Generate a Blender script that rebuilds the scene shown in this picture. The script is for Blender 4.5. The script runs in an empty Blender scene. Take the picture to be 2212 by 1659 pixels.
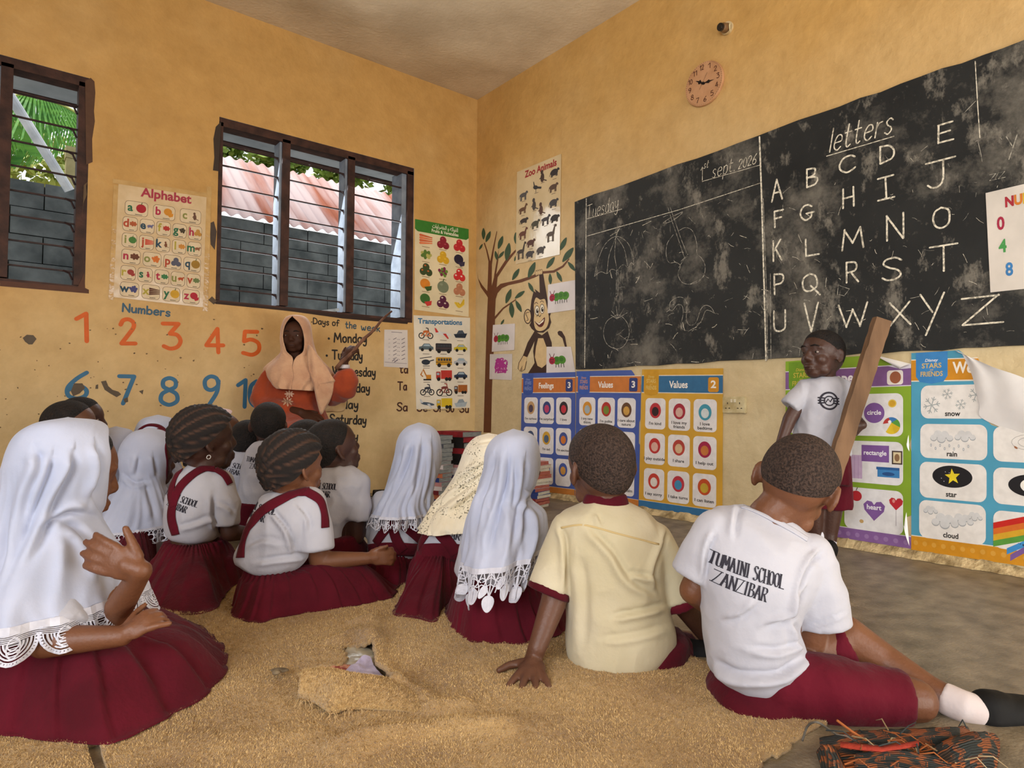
import bpy, bmesh, math, random
import numpy as np
from mathutils import Vector, Matrix, noise
from mathutils.bvhtree import BVHTree
from mathutils.geometry import tessellate_polygon

random.seed(7)
SC = bpy.context.scene
COL = SC.collection
PI = math.pi

# ------------------------------------------------------------------ camera
CAM_H = 0.66                      # the photographer sits on the floor
F_PX = 1416.2                     # focal length for a 2212 px wide frame
YAW, PITCH, ROLL = math.radians(38.78), math.radians(1.914), math.radians(0.358)
WX = 3.127 * CAM_H / 0.64         # plane of the blackboard wall (X)
WY = 4.376 * CAM_H / 0.64         # plane of the window wall (Y)
CEIL = CAM_H + (3.1817 - 0.64) * CAM_H / 0.64
X0_ = -2.75
FWD = Vector((math.sin(YAW) * math.cos(PITCH), math.cos(YAW) * math.cos(PITCH), math.sin(PITCH)))
_r = Vector((math.cos(YAW), -math.sin(YAW), 0))
_u = _r.cross(FWD)
RGT = _r * math.cos(ROLL) + _u * math.sin(ROLL)
UPV = -_r * math.sin(ROLL) + _u * math.cos(ROLL)
EYE = Vector((0, 0, CAM_H))
HF = Vector((math.sin(YAW), math.cos(YAW), 0))    # horizontal forward
HR = Vector((math.cos(YAW), -math.sin(YAW), 0))   # horizontal right
UP = Vector((0, 0, 1))
cd = bpy.data.cameras.new('camera')
cd.sensor_width = 36.0
cd.lens = F_PX * 36.0 / 2212.0
cd.clip_start = 0.02
cam = bpy.data.objects.new('camera', cd)
COL.objects.link(cam)
m3 = Matrix((RGT, UPV, -FWD)).transposed()
cam.matrix_world = Matrix.Translation(EYE) @ m3.to_4x4()
SC.camera = cam

# ------------------------------------------------------------------ light
SC.view_settings.view_transform = 'Standard'
SC.view_settings.look = 'None'
SC.view_settings.gamma = 1.0
SC.view_settings.use_curve_mapping = False
SC.view_settings.exposure = -0.06
W = bpy.data.worlds.new('sky')
SC.world = W
W.use_nodes = True
_n = W.node_tree
_bg = _n.nodes['Background']
_tc = _n.nodes.new('ShaderNodeTexCoord')
_sx = _n.nodes.new('ShaderNodeSeparateXYZ')
_cr = _n.nodes.new('ShaderNodeValToRGB')
_n.links.new(_tc.outputs['Generated'], _sx.inputs[0])
_n.links.new(_sx.outputs['Z'], _cr.inputs[0])
_cr.color_ramp.elements[0].position = 0.0
_cr.color_ramp.elements[0].color = (0.62, 0.60, 0.55, 1)
_cr.color_ramp.elements[1].position = 0.35
_cr.color_ramp.elements[1].color = (0.92, 0.95, 1.0, 1)
_n.links.new(_cr.outputs[0], _bg.inputs['Color'])
_bg.inputs['Strength'].default_value = 1.5
sd = bpy.data.lights.new('sun', 'SUN')
sd.energy = 5.0
sd.angle = math.radians(1.0)
sd.color = (1.0, 0.93, 0.82)
sun = bpy.data.objects.new('sun', sd)
COL.objects.link(sun)
sun.rotation_euler = Vector((0.25, -0.30, -1.0)).to_track_quat('-Z', 'Y').to_euler()


def area(name, loc, target, sx, sy, energy, color):
    d = bpy.data.lights.new(name, 'AREA')
    d.shape = 'RECTANGLE'
    d.size, d.size_y = sx, sy
    d.energy = energy
    d.color = color
    o = bpy.data.objects.new(name, d)
    o.location = loc
    o.rotation_euler = (Vector(target) - Vector(loc)).to_track_quat('-Z', 'Y').to_euler()
    COL.objects.link(o)
    return o


# daylight through the wide doorway behind the photographer and in at the window
area('doorway_daylight', (1.95, -2.72, 1.2), (1.8, 3.0, 1.5), 2.3, 2.2, 55, (0.95, 0.97, 1.0))
area('side_window_daylight', (X0_ + 0.03, -0.9, 1.7), (3.2, 0.9, 1.2), 3.0, 1.6, 190, (0.95, 0.97, 1.0))
area('ground_bounce_fill', (2.0, -2.70, 0.25), (2.6, 1.2, 3.2), 2.2, 0.5, 75, (1.0, 0.92, 0.78))  # added low lamp brightening the ceiling, standing in for light off unseen ground outside
area('window_daylight', (1.9, WY + 0.16, 1.95), (1.6, 0.5, 0.2), 1.3, 1.1, 25, (0.90, 0.95, 1.0))

# ------------------------------------------------------------------ points from the photograph's lines of sight
def ray(x, y):
    return FWD + RGT * ((x - 1106.0) / F_PX) - UPV * ((y - 829.5) / F_PX)


def P(x, y, d):
    return EYE + ray(x, y) * d


def on_back(x, y, off=0.0):
    r = ray(x, y)
    return EYE + r * ((WY - off) / r.y)


def on_right(x, y, off=0.0):
    r = ray(x, y)
    return EYE + r * ((WX - off) / r.x)


def on_floor(x, y, z=0.0):
    r = ray(x, y)
    return EYE + r * ((z - CAM_H) / r.z)


def depth_of(p):
    return (p - EYE).dot(FWD)


# ------------------------------------------------------------------ materials
def lin(c):
    if isinstance(c, str):
        c = [int(c[i:i + 2], 16) for i in (0, 2, 4)]
    o = []
    for v in c:
        v /= 255.0
        o.append(v / 12.92 if v <= 0.04045 else ((v + 0.055) / 1.055) ** 2.4)
    return (o[0], o[1], o[2], 1.0)


MATS = {}


def mat(name, c, rough=0.8, c2=None, scale=8.0, bump=0.0, bscale=60.0, spec=0.3, detail=4.0, sheen=0.0, lo=0.35, hi=0.65, stretch=None, sss=0.0):
    """Principled surface whose colour wanders between two tones, with a fine bump."""
    if name in MATS:
        return MATS[name]
    m = bpy.data.materials.new(name)
    m.use_nodes = True
    nt = m.node_tree
    b = nt.nodes['Principled BSDF']
    b.inputs['Roughness'].default_value = rough
    b.inputs['Specular IOR Level'].default_value = spec
    if sheen:
        b.inputs['Sheen Weight'].default_value = sheen
        b.inputs['Sheen Roughness'].default_value = 0.5
    if sss:
        b.inputs['Subsurface Weight'].default_value = sss
        b.inputs['Subsurface Radius'].default_value = (0.02, 0.008, 0.004)
        b.inputs['Subsurface Scale'].default_value = 0.3
    tc = nt.nodes.new('ShaderNodeTexCoord')
    src = tc.outputs['Object']
    if stretch:
        mp = nt.nodes.new('ShaderNodeMapping')
        mp.inputs['Scale'].default_value = stretch
        nt.links.new(src, mp.inputs[0])
        src = mp.outputs[0]
    a = lin(c)
    b2 = lin(c2) if c2 else tuple(x * 0.86 for x in a[:3]) + (1,)
    n = nt.nodes.new('ShaderNodeTexNoise')
    n.inputs['Scale'].default_value = scale
    n.inputs['Detail'].default_value = detail
    nt.links.new(src, n.inputs['Vector'])
    r = nt.nodes.new('ShaderNodeValToRGB')
    r.color_ramp.elements[0].position = lo
    r.color_ramp.elements[1].position = hi
    r.color_ramp.elements[0].color = b2
    r.color_ramp.elements[1].color = a
    nt.links.new(n.outputs['Fac'], r.inputs[0])
    nt.links.new(r.outputs[0], b.inputs['Base Color'])
    if bump:
        n2 = nt.nodes.new('ShaderNodeTexNoise')
        n2.inputs['Scale'].default_value = bscale
        n2.inputs['Detail'].default_value = 3.0
        nt.links.new(src, n2.inputs['Vector'])
        bp = nt.nodes.new('ShaderNodeBump')
        bp.inputs['Strength'].default_value = bump
        bp.inputs['Distance'].default_value = 0.01
        nt.links.new(n2.outputs['Fac'], bp.inputs['Height'])
        nt.links.new(bp.outputs[0], b.inputs['Normal'])
    MATS[name] = m
    return m


def ink(c, rough=0.6):
    """Flat printing ink or paint of one colour."""
    c = c.lower()
    return mat('ink_' + c, c, rough, scale=30.0, c2='%02x%02x%02x' % tuple(int(int(c[i:i + 2], 16) * 0.95) for i in (0, 2, 4)), spec=0.25)


# ------------------------------------------------------------------ objects
def tag(o, label=None, cat=None, group=None, kind=None):
    if label:
        o['label'] = label
    if cat:
        o['category'] = cat
    if group:
        o['group'] = group
    if kind:
        o['kind'] = kind
    return o


def empty(name, loc, label=None, cat=None, group=None, kind=None):
    o = bpy.data.objects.new(name, None)
    o.empty_display_size = 0.05
    COL.objects.link(o)
    o.location = loc
    return tag(o, label, cat, group, kind)


def link(name, me, parent=None, mats=None):
    o = bpy.data.objects.new(name, me)
    COL.objects.link(o)
    if mats is not None:
        me.materials.clear()
        for m in (mats if isinstance(mats, (list, tuple)) else [mats]):
            me.materials.append(m)
    if parent is not None:
        o.parent = parent
        if parent.type == 'EMPTY':
            o.matrix_parent_inverse = Matrix.Translation(parent.location).inverted()
    return o


def mesh(name, vs, fs, mats, parent=None, smooth=False, mi=None):
    me = bpy.data.meshes.new(name)
    me.from_pydata([tuple(v) for v in vs], [], fs)
    o = link(name, me, parent, mats)
    if mi is not None:
        me.polygons.foreach_set('material_index', mi)
    if smooth:
        me.polygons.foreach_set('use_smooth', [True] * len(me.polygons))
    me.update()
    return o


class MB:
    """Collects closed shapes into one mesh."""

    def __init__(self):
        self.v, self.f, self.m = [], [], []
        self.cur = 0

    def add(self, vs, fs):
        b = len(self.v)
        self.v += [Vector(v) for v in vs]
        self.f += [tuple(b + i for i in f) for f in fs]
        self.m += [self.cur] * len(fs)
        return self

    def box(self, c, sx, sy, sz, ax=None):
        c = Vector(c)
        X, Y, Z = ax if ax else (Vector((1, 0, 0)), Vector((0, 1, 0)), Vector((0, 0, 1)))
        vs = [c + X * (sx / 2 * i) + Y * (sy / 2 * j) + Z * (sz / 2 * k) for i in (-1, 1) for j in (-1, 1) for k in (-1, 1)]
        return self.add(vs, [(0, 1, 3, 2), (4, 6, 7, 5), (0, 4, 5, 1), (2, 3, 7, 6), (0, 2, 6, 4), (1, 5, 7, 3)])

    def bar(self, a, b, w, h, up=UP):
        """A rectangular bar from a to b."""
        a, b = Vector(a), Vector(b)
        d = (b - a)
        z = d.normalized()
        x = z.cross(up)
        if x.length < 1e-4:
            x = Vector((1, 0, 0))
        x.normalize()
        y = x.cross(z).normalized()
        return self.box((a + b) / 2, w, h, d.length, (x, y, z))

    def loft(self, rings, cap=True):
        """Rings: lists of points of equal count."""
        n = len(rings[0])
        vs = [p for r in rings for p in r]
        fs = []
        for i in range(len(rings) - 1):
            for j in range(n):
                k = (j + 1) % n
                fs.append((i * n + j, i * n + k, (i + 1) * n + k, (i + 1) * n + j))
        if cap:
            fs.append(tuple(range(n - 1, -1, -1)))
            fs.append(tuple((len(rings) - 1) * n + j for j in range(n)))
        return self.add(vs, fs)

    def tube(self, pts, rad, n=10, cap=True, flat=1.0, up=None):
        """Round tube through pts, one radius each (or one for all)."""
        pts = [Vector(p) for p in pts]
        rs = list(rad) if isinstance(rad, (list, tuple)) else [rad] * len(pts)
        rings = []
        x = None
        for i, p in enumerate(pts):
            t = (pts[min(i + 1, len(pts) - 1)] - pts[max(i - 1, 0)]).normalized()
            if x is None:
                x = t.cross(up if up else (UP if abs(t.z) < 0.9 else Vector((1, 0, 0)))).normalized()
            else:
                x = (x - t * x.dot(t)).normalized()
            y = t.cross(x)
            rings.append([p + x * (rs[i] * math.cos(2 * PI * k / n)) + y * (rs[i] * flat * math.sin(2 * PI * k / n)) for k in range(n)])
        return self.loft(rings, cap)

    def cap(self, a, ra, b, rb, n=14):
        """Tapered capsule."""
        a, b = Vector(a), Vector(b)
        d = b - a
        if d.length < 1e-6:
            d = Vector((0, 0, 1e-5))
        t = d.normalized()
        pts, rs = [], []
        for k in range(5):
            q = PI / 2 * (1 - k / 4.0)
            pts.append(a - t * (ra * math.sin(q)))
            rs.append(max(ra * math.cos(q), ra * 0.02))
        for k in range(5):
            q = PI / 2 * (k / 4.0)
            pts.append(b + t * (rb * math.sin(q)))
            rs.append(max(rb * math.cos(q), rb * 0.02))
        return self.tube(pts, rs, n)

    def chain(self, pts, rs, n=14):
        for i in range(len(pts) - 1):
            self.cap(pts[i], rs[i], pts[i + 1], rs[i + 1], n)
        return self

    def ell(self, c, r, ax=None, nu=20, nv=12):
        c = Vector(c)
        X, Y, Z = ax if ax else (Vector((1, 0, 0)), Vector((0, 1, 0)), Vector((0, 0, 1)))
        rings = []
        for i in range(nv + 1):
            q = PI * min(max(i / nv, 0.004), 0.996)
            z, s = -math.cos(q), math.sin(q)
            rings.append([c + X * (r[0] * s * math.cos(2 * PI * k / nu)) + Y * (r[1] * s * math.sin(2 * PI * k / nu)) + Z * (r[2] * z) for k in range(nu)])
        return self.loft(rings)

    def build(self, name, mats, parent=None, smooth=False):
        return mesh(name, self.v, self.f, mats, parent, smooth, self.m)

    def fuse(self, name, mats, parent=None, voxel=0.006, smooth=6, fac=0.5, disp=None, disp_iter=None):
        """All shapes grown together into one continuous skin."""
        me = bpy.data.meshes.new(name)
        me.from_pydata([tuple(v) for v in self.v], [], self.f)
        o = bpy.data.objects.new(name, me)
        COL.objects.link(o)
        r = o.modifiers.new('r', 'REMESH')
        r.mode = 'VOXEL'
        r.voxel_size = voxel
        if smooth:
            s = o.modifiers.new('s', 'SMOOTH')
            s.factor = fac
            s.iterations = smooth
        dg = bpy.context.evaluated_depsgraph_get()
        m2 = bpy.data.meshes.new_from_object(o.evaluated_get(dg))
        bpy.data.objects.remove(o)
        bpy.data.meshes.remove(me)
        if disp:
            co = [v.co.copy() for v in m2.vertices]
            no = [v.normal.copy() for v in m2.vertices]
            for v, c, n in zip(m2.vertices, co, no):
                v.co = c + n * disp(c, n)
        m2.name = name
        m2.polygons.foreach_set('use_smooth', [True] * len(m2.polygons))
        m2.update()
        return link(name, m2, parent, mats)


def bvh_of(*obs):
    vs, fs = [], []
    for o in obs:
        b = len(vs)
        vs += [v.co.copy() for v in o.data.vertices]
        fs += [tuple(b + i for i in p.vertices) for p in o.data.polygons]
    return BVHTree.FromPolygons(vs, fs)


def crom(pts, n=6, closed=False):
    """Catmull-Rom through points (Vectors or tuples of any size)."""
    p = [np.array(q, float) for q in pts]
    if len(p) < 3:
        return [tuple(q) for q in p]
    m = len(p)
    out = []
    for i in range(m if closed else m - 1):
        if closed:
            a, b, c, d = p[i - 1], p[i], p[(i + 1) % m], p[(i + 2) % m]
        else:
            a = p[i - 1] if i else 2 * p[0] - p[1]
            b, c = p[i], p[i + 1]
            d = p[i + 2] if i + 2 < m else 2 * p[-1] - p[-2]
        for k in range(n):
            t = k / n
            out.append(tuple(0.5 * (2 * b + (c - a) * t + (2 * a - 5 * b + 4 * c - d) * t * t + (3 * b - a - 3 * c + d) * t ** 3)))
    if not closed:
        out.append(tuple(p[-1]))
    return out


# ------------------------------------------------------------------ flat drawing (print, paint, chalk, lace)
_TXT = {}


def text_tris(s, bold=0.0, shear=0.0):
    key = (s, bold, shear)
    if key not in _TXT:
        c = bpy.data.curves.new('t', 'FONT')
        c.body = s
        c.size = 1.0
        c.offset = bold
        c.shear = shear
        c.resolution_u = 3
        c.fill_mode = 'FRONT'
        o = bpy.data.objects.new('t', c)
        COL.objects.link(o)
        dg = bpy.context.evaluated_depsgraph_get()
        me = bpy.data.meshes.new_from_object(o.evaluated_get(dg))
        vs = [(v.co.x, v.co.y) for v in me.vertices]
        fs = [tuple(p.vertices) for p in me.polygons]
        bpy.data.objects.remove(o)
        bpy.data.curves.remove(c)
        bpy.data.meshes.remove(me)
        x0 = min([v[0] for v in vs] or [0])
        x1 = max([v[0] for v in vs] or [0])
        _TXT[key] = ([(a - x0, b) for a, b in vs], fs, x1 - x0)
    return _TXT[key]


class Ink:
    """Shapes drawn in (s, t) with t upward, carried onto a surface by fmap(s, t, lift)."""

    def __init__(self, fmap, step=0.0005):
        self.map, self.step = fmap, step
        self.v, self.f, self.mi, self.mats = [], [], [], []

    def _m(self, m):
        if isinstance(m, str):
            m = ink(m)
        if m not in self.mats:
            self.mats.append(m)
        return self.mats.index(m)

    def raw(self, pts, fs, m, L=1):
        b = len(self.v)
        for p in pts:
            self.v.append(self.map(p[0], p[1], L * self.step + (len(self.v) * 7 % 97) * 1.2e-6))
        k = self._m(m)
        for f in fs:
            self.f.append(tuple(b + i for i in f))
            self.mi.append(k)
        return self

    def poly(self, pts, m, L=1, smooth=0):
        if smooth:
            pts = crom(pts, smooth, True)
        v3 = [Vector((p[0], p[1], 0)) for p in pts]
        return self.raw(pts, [tuple(t) for t in tessellate_polygon([v3])], m, L)

    def rect(self, x0, y0, x1, y1, m, L=1, nx=1, ny=1):
        pts = [(x0 + (x1 - x0) * i / nx, y0 + (y1 - y0) * j / ny) for j in range(ny + 1) for i in range(nx + 1)]
        fs = [(j * (nx + 1) + i, j * (nx + 1) + i + 1, (j + 1) * (nx + 1) + i + 1, (j + 1) * (nx + 1) + i) for j in range(ny) for i in range(nx)]
        return self.raw(pts, fs, m, L)

    def ell(self, cx, cy, rx, ry, m, L=1, n=24, rot=0.0, a0=0.0, a1=2 * PI):
        c, s = math.cos(rot), math.sin(rot)
        pts = []
        full = a1 - a0 > 6.28
        for k in range(n + (0 if full else 1)):
            a = a0 + (a1 - a0) * k / n
            x, y = rx * math.cos(a), ry * math.sin(a)
            pts.append((cx + x * c - y * s, cy + x * s + y * c))
        return self.raw(pts, [tuple(range(len(pts)))], m, L)

    def rr_pts(self, x0, y0, x1, y1, r, n=5):
        out = []
        for cx, cy, a in ((x1 - r, y1 - r, 0), (x0 + r, y1 - r, PI / 2), (x0 + r, y0 + r, PI), (x1 - r, y0 + r, 1.5 * PI)):
            for k in range(n + 1):
                q = a + PI / 2 * k / n
                out.append((cx + r * math.cos(q), cy + r * math.sin(q)))
        return out

    def rrect(self, x0, y0, x1, y1, r, m, L=1):
        p = self.rr_pts(x0, y0, x1, y1, r)
        return self.raw(p, [tuple(range(len(p)))], m, L)

    def line(self, pts, w, m, L=1, closed=False, smooth=0, wf=None, caps=True):
        """A ribbon of width w along pts; wf(tangent) scales the width."""
        if smooth and len(pts) > 2:
            pts = crom(pts, smooth, closed)
        p = [np.array(q[:2], float) for q in pts]
        q = [p[0]]
        for a in p[1:]:
            if np.hypot(*(a - q[-1])) > 1e-7:
                q.append(a)
        p = q
        if len(p) < 2:
            return self
        n = len(p)
        L_, R_ = [], []
        for i in range(n):
            a = p[(i - 1) % n] if closed else p[max(i - 1, 0)]
            b = p[(i + 1) % n] if closed else p[min(i + 1, n - 1)]
            t = b - a
            if np.hypot(*t) < 1e-9:
                t = np.array([1.0, 0])
            t = t / np.hypot(*t)
            e1 = p[i] - a
            e2 = b - p[i]
            k = 1.0
            l1, l2 = np.hypot(*e1), np.hypot(*e2)
            if l1 > 1e-9 and l2 > 1e-9:
                cs = max(-1, min(1, float(np.dot(e1 / l1, e2 / l2))))
                k = min(1.0 / max(math.sqrt((1 + cs) / 2), 0.3), 1.6)
            ww = (w[i] if isinstance(w, list) and i < len(w) else (w[-1] if isinstance(w, list) else w)) / 2 * k * (wf(t) if wf else 1.0)
            nn = np.array([-t[1], t[0]])
            L_.append(p[i] + nn * ww)
            R_.append(p[i] - nn * ww)
        pts = L_ + R_
        fs = [(i, n + i, n + (i + 1) % n, (i + 1) % n) for i in range(n if closed else n - 1)]
        self.raw(pts, fs, m, L)
        if caps and not closed and not wf:
            for c in (p[0], p[-1]):
                w0 = (w[0] if c is p[0] else w[-1]) if isinstance(w, list) else w
                self.ell(c[0], c[1], w0 / 2, w0 / 2, m, L, 8)
        return self

    def text(self, s, x, y, h, m, L=2, align='c', bold=0.02, shear=0.0, sx=1.0, rot=0.0, w=None):
        """s on baseline (x, y), capital height about h."""
        vs, fs, wd = text_tris(s, bold, shear)
        k = h / 0.70
        if w:
            sx = w / (wd * k)
        o = {'c': -wd / 2, 'l': 0, 'r': -wd}[align]
        c, sn = math.cos(rot), math.sin(rot)
        pts = [(x + ((a + o) * k * sx) * c - b * k * sn, y + ((a + o) * k * sx) * sn + b * k * c) for a, b in vs]
        return self.raw(pts, fs, m, L)

    def hand(self, s, x, y, h, w, m, L=2, width=None, slant=0.0, jit=0.0, rot=0.0, serif=False, gap=0.16):
        """Hand-lettered strokes; width fits w if given. Returns the drawn width."""
        tot = sum(GLYPH_W(c) + gap for c in s) - gap
        sx = (width / (tot * h)) if width else 1.0
        cur = 0.0
        cr, sr = math.cos(rot), math.sin(rot)
        for ch in s:
            g = GLYPHS.get(ch)
            if serif and ch == 'I':
                g = [(False, [(.2, 0), (.2, 1)])]
            if g:
                for smooth, pts in g:
                    pp = []
                    for a, b in pts:
                        a2 = (cur + a + slant * b + random.uniform(-jit, jit)) * h * sx
                        b2 = (b + random.uniform(-jit, jit)) * h
                        pp.append((x + a2 * cr - b2 * sr, y + a2 * sr + b2 * cr))
                    if smooth:
                        pp = crom(pp, 5)
                    if serif:
                        if not smooth and len(pp) == 2:
                            pp = [(pp[0][0] + (pp[1][0] - pp[0][0]) * k / 4, pp[0][1] + (pp[1][1] - pp[0][1]) * k / 4) for k in range(5)]
                        wf = lambda t: 0.36 + 0.64 * abs(t[1]) if not (t[1] * t[0] > 0.15 and abs(t[0]) > 0.25) else 0.45
                        self.line(pp, w, m, L, wf=wf)
                        if not smooth:
                            for q, o in ((pts[0], pp[0]), (pts[-1], pp[-1])):
                                if q[1] < 0.05 or q[1] > 0.95:
                                    self.line([(o[0] - 0.11 * h * cr, o[1] - 0.11 * h * sr), (o[0] + 0.11 * h * cr, o[1] + 0.11 * h * sr)], w * 0.4, m, L, caps=False)
                    else:
                        self.line(pp, w, m, L)
            cur += GLYPH_W(ch) + gap
        return tot * h * sx

    def build(self, name, parent=None):
        return mesh(name, self.v, self.f, self.mats, parent, False, self.mi)


def _g(s):
    out = []
    for st in s.split(';'):
        st = st.strip()
        sm = st.startswith('~')
        pts = [tuple(float(v) for v in q.split(',')) for q in st.lstrip('~').split()]
        out.append((sm, pts))
    return out


_RAW = {
    'A': '0,0 .3,1;.3,1 .6,0;.12,.38 .5,.38', 'B': '.05,0 .05,1;~.05,1 .4,.95 .45,.75 .35,.57 .05,.52;~.05,.52 .45,.47 .55,.25 .4,.04 .05,0',
    'C': '~.6,.85 .45,1 .2,.95 .04,.6 .08,.25 .28,0 .5,.05 .62,.18', 'D': '.05,0 .05,1;~.05,1 .4,.92 .58,.55 .5,.15 .05,0',
    'E': '.05,0 .05,1;.05,1 .52,1;.05,.52 .42,.52;.05,0 .54,0', 'F': '.05,0 .05,1;.05,1 .5,1;.05,.55 .4,.55',
    'G': '~.6,.85 .42,1 .18,.94 .04,.6 .08,.22 .3,0 .55,.12 .6,.42;.35,.42 .7,.42', 'H': '.05,0 .05,1;.6,0 .6,1;.05,.5 .6,.5',
    'I': '.2,0 .2,1;0,1 .4,1;0,0 .4,0', 'J': '.0,1 .7,1;~.42,1 .42,.3 .34,.04 .16,.0 .05,.14', 'K': '.05,0 .05,1;.5,1 .06,.45;.2,.58 .55,0',
    'L': '.05,1 .05,0;.05,0 .5,0', 'M': '.0,0 .1,1;.1,1 .38,.3;.38,.3 .66,1;.66,1 .76,0', 'N': '.05,0 .05,1;.05,1 .6,0;.6,0 .6,1',
    'O': '~.33,1 .1,.85 .03,.5 .1,.15 .33,0 .57,.15 .64,.5 .57,.85 .33,1', 'P': '.05,0 .05,1;~.05,1 .42,.96 .53,.75 .42,.52 .05,.47',
    'Q': '~.33,1 .1,.85 .03,.55 .1,.25 .33,.15 .57,.3 .62,.55 .55,.85 .33,1;.35,.4 .72,-.08', 'R': '.05,0 .05,1;~.05,1 .42,.96 .52,.76 .4,.55 .05,.5;.25,.52 .58,0',
    'S': '~.55,.85 .4,1 .15,.96 .08,.75 .25,.56 .45,.44 .55,.22 .4,.02 .18,.0 .03,.14', 'T': '.33,0 .33,1;0,1 .66,1',
    'U': '~.05,1 .05,.3 .12,.06 .3,0 .48,.08 .55,.3 .55,1', 'V': '.0,1 .3,0;.3,0 .6,1', 'W': '.0,1 .22,0;.22,0 .42,.75;.42,.75 .62,0;.62,0 .85,1',
    'X': '0,1 .55,0;.55,1 0,0', 'Y': '0,1 .3,.5;.6,1 .12,-.1', 'Z': '0,1 .6,1;.6,1 0,0;0,0 .65,0',
    'a': '~.42,.5 .25,.62 .06,.45 .05,.15 .2,0 .36,.12 .42,.4;.43,.6 .45,0', 'b': '.05,1 .05,0;~.05,.4 .22,.6 .42,.5 .45,.2 .3,0 .05,.08', 'd': '~.4,.5 .22,.62 .05,.4 .06,.12 .22,0 .4,.14;.42,1 .42,0',
    'e': '~.06,.33 .42,.36 .38,.58 .2,.62 .05,.4 .08,.12 .25,0 .43,.1', 'f': '~.4,.92 .25,1 .15,.85 .15,0;.0,.55 .36,.55', 'h': '.05,1 .05,0;~.05,.4 .2,.6 .36,.52 .38,0',
    'i': '.05,.6 .05,0;.05,.8 .05,.84', 'k': '.05,1 .05,0;.36,.62 .06,.28;.15,.36 .4,0', 'l': '.05,1 .05,0', 'm': '.04,.6 .04,0;~.04,.4 .16,.6 .28,.5 .29,0;~.29,.4 .42,.6 .55,.5 .56,0',
    'n': '.04,.6 .04,0;~.04,.4 .2,.6 .36,.5 .38,0', 'o': '~.22,.62 .06,.5 .03,.3 .08,.08 .22,0 .38,.1 .42,.32 .36,.55 .22,.62', 'p': '.05,.6 .05,-.35;~.05,.45 .22,.62 .4,.5 .42,.2 .28,0 .05,.08',
    'r': '.04,.6 .04,0;~.04,.38 .14,.56 .32,.58', 's': '~.36,.52 .22,.62 .07,.52 .12,.36 .3,.25 .34,.1 .2,0 .03,.08', 't': '~.15,.95 .13,.2 .22,.0 .36,.06;.0,.62 .34,.62',
    'u': '~.04,.6 .05,.15 .18,0 .34,.1 .38,.3;.39,.6 .4,0', 'w': '~.0,.6 .1,.05 .2,.02 .28,.4;~.28,.4 .36,.02 .46,.04 .54,.6', 'y': '~.03,.6 .08,.25 .2,.15 .36,.3;~.4,.6 .38,.0 .3,-.3 .12,-.33 .05,-.22',
    '0': '~.28,1 .08,.82 .02,.5 .08,.15 .28,0 .48,.15 .54,.5 .48,.82 .28,1', '1': '0,.8 .24,1;.24,1 .22,0', '2': '~.03,.78 .12,.95 .3,1 .46,.88 .46,.68 .3,.42 .03,.03;.03,.03 .5,.03',
    '3': '0,1 .48,1;.48,1 .2,.6;~.2,.6 .42,.55 .52,.32 .42,.08 .2,0 .0,.1', '4': '.38,0 .38,1;.38,1 0,.3;0,.3 .55,.3', '5': '.48,1 .1,1;.1,1 .06,.58;~.06,.58 .28,.66 .5,.5 .5,.18 .3,0 .02,.08',
    '6': '~.5,1 .25,.75 .05,.42 .06,.12 .26,0 .46,.1 .5,.3 .38,.46 .2,.46 .06,.32', '7': '0,1 .5,1;.5,1 .14,0', '8': '~.28,.56 .1,.68 .1,.9 .28,1 .46,.9 .46,.68 .28,.56 .06,.4 .04,.14 .28,0 .52,.14 .5,.4 .28,.56',
    '9': '~.5,.75 .42,.95 .22,1 .05,.85 .08,.6 .26,.52 .46,.65 .5,.85;~.5,.85 .45,.45 .2,0', '.': '.04,.0 .07,.02', ',': '.06,.02 .02,-.1',
}
GLYPHS = {k: _g(v) for k, v in _RAW.items()}
GLYPHS['\u00b7'] = _g('.05,.28 .08,.3')


def GLYPH_W(c):
    g = GLYPHS.get(c)
    if not g:
        return 0.3
    return max(p[0] for _s, ps in g for p in ps)


def plane_map(o, X, Y, N, base=0.0):
    """(s, t) in metres from o along X and Y, lifted along N."""
    return lambda s, t, n: o + X * s + Y * t + N * (n + base)


def wall_frame(side, px, py):
    """Origin and axes on a wall at a photographed point, plus metres per photo pixel there."""
    if side == 'back':
        o = on_back(px, py)
        X, N = Vector((1, 0, 0)), Vector((0, -1, 0))
    else:
        o = on_right(px, py)
        X, N = Vector((0, -1, 0)), Vector((-1, 0, 0))
    return o, X, UP, N, depth_of(o) / F_PX


def quad_map(c, N, asp, base=0.0012):
    """Unit-width sheet, s 0..1 rightward, t 0 (bottom) .. asp (top), over corners TL TR BR BL."""
    tl, tr, br, bl = c

    def f(s, t, n):
        v = t / asp
        a = bl.lerp(br, s)
        b = tl.lerp(tr, s)
        return a.lerp(b, v) + N * (n + base)
    return f

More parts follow.
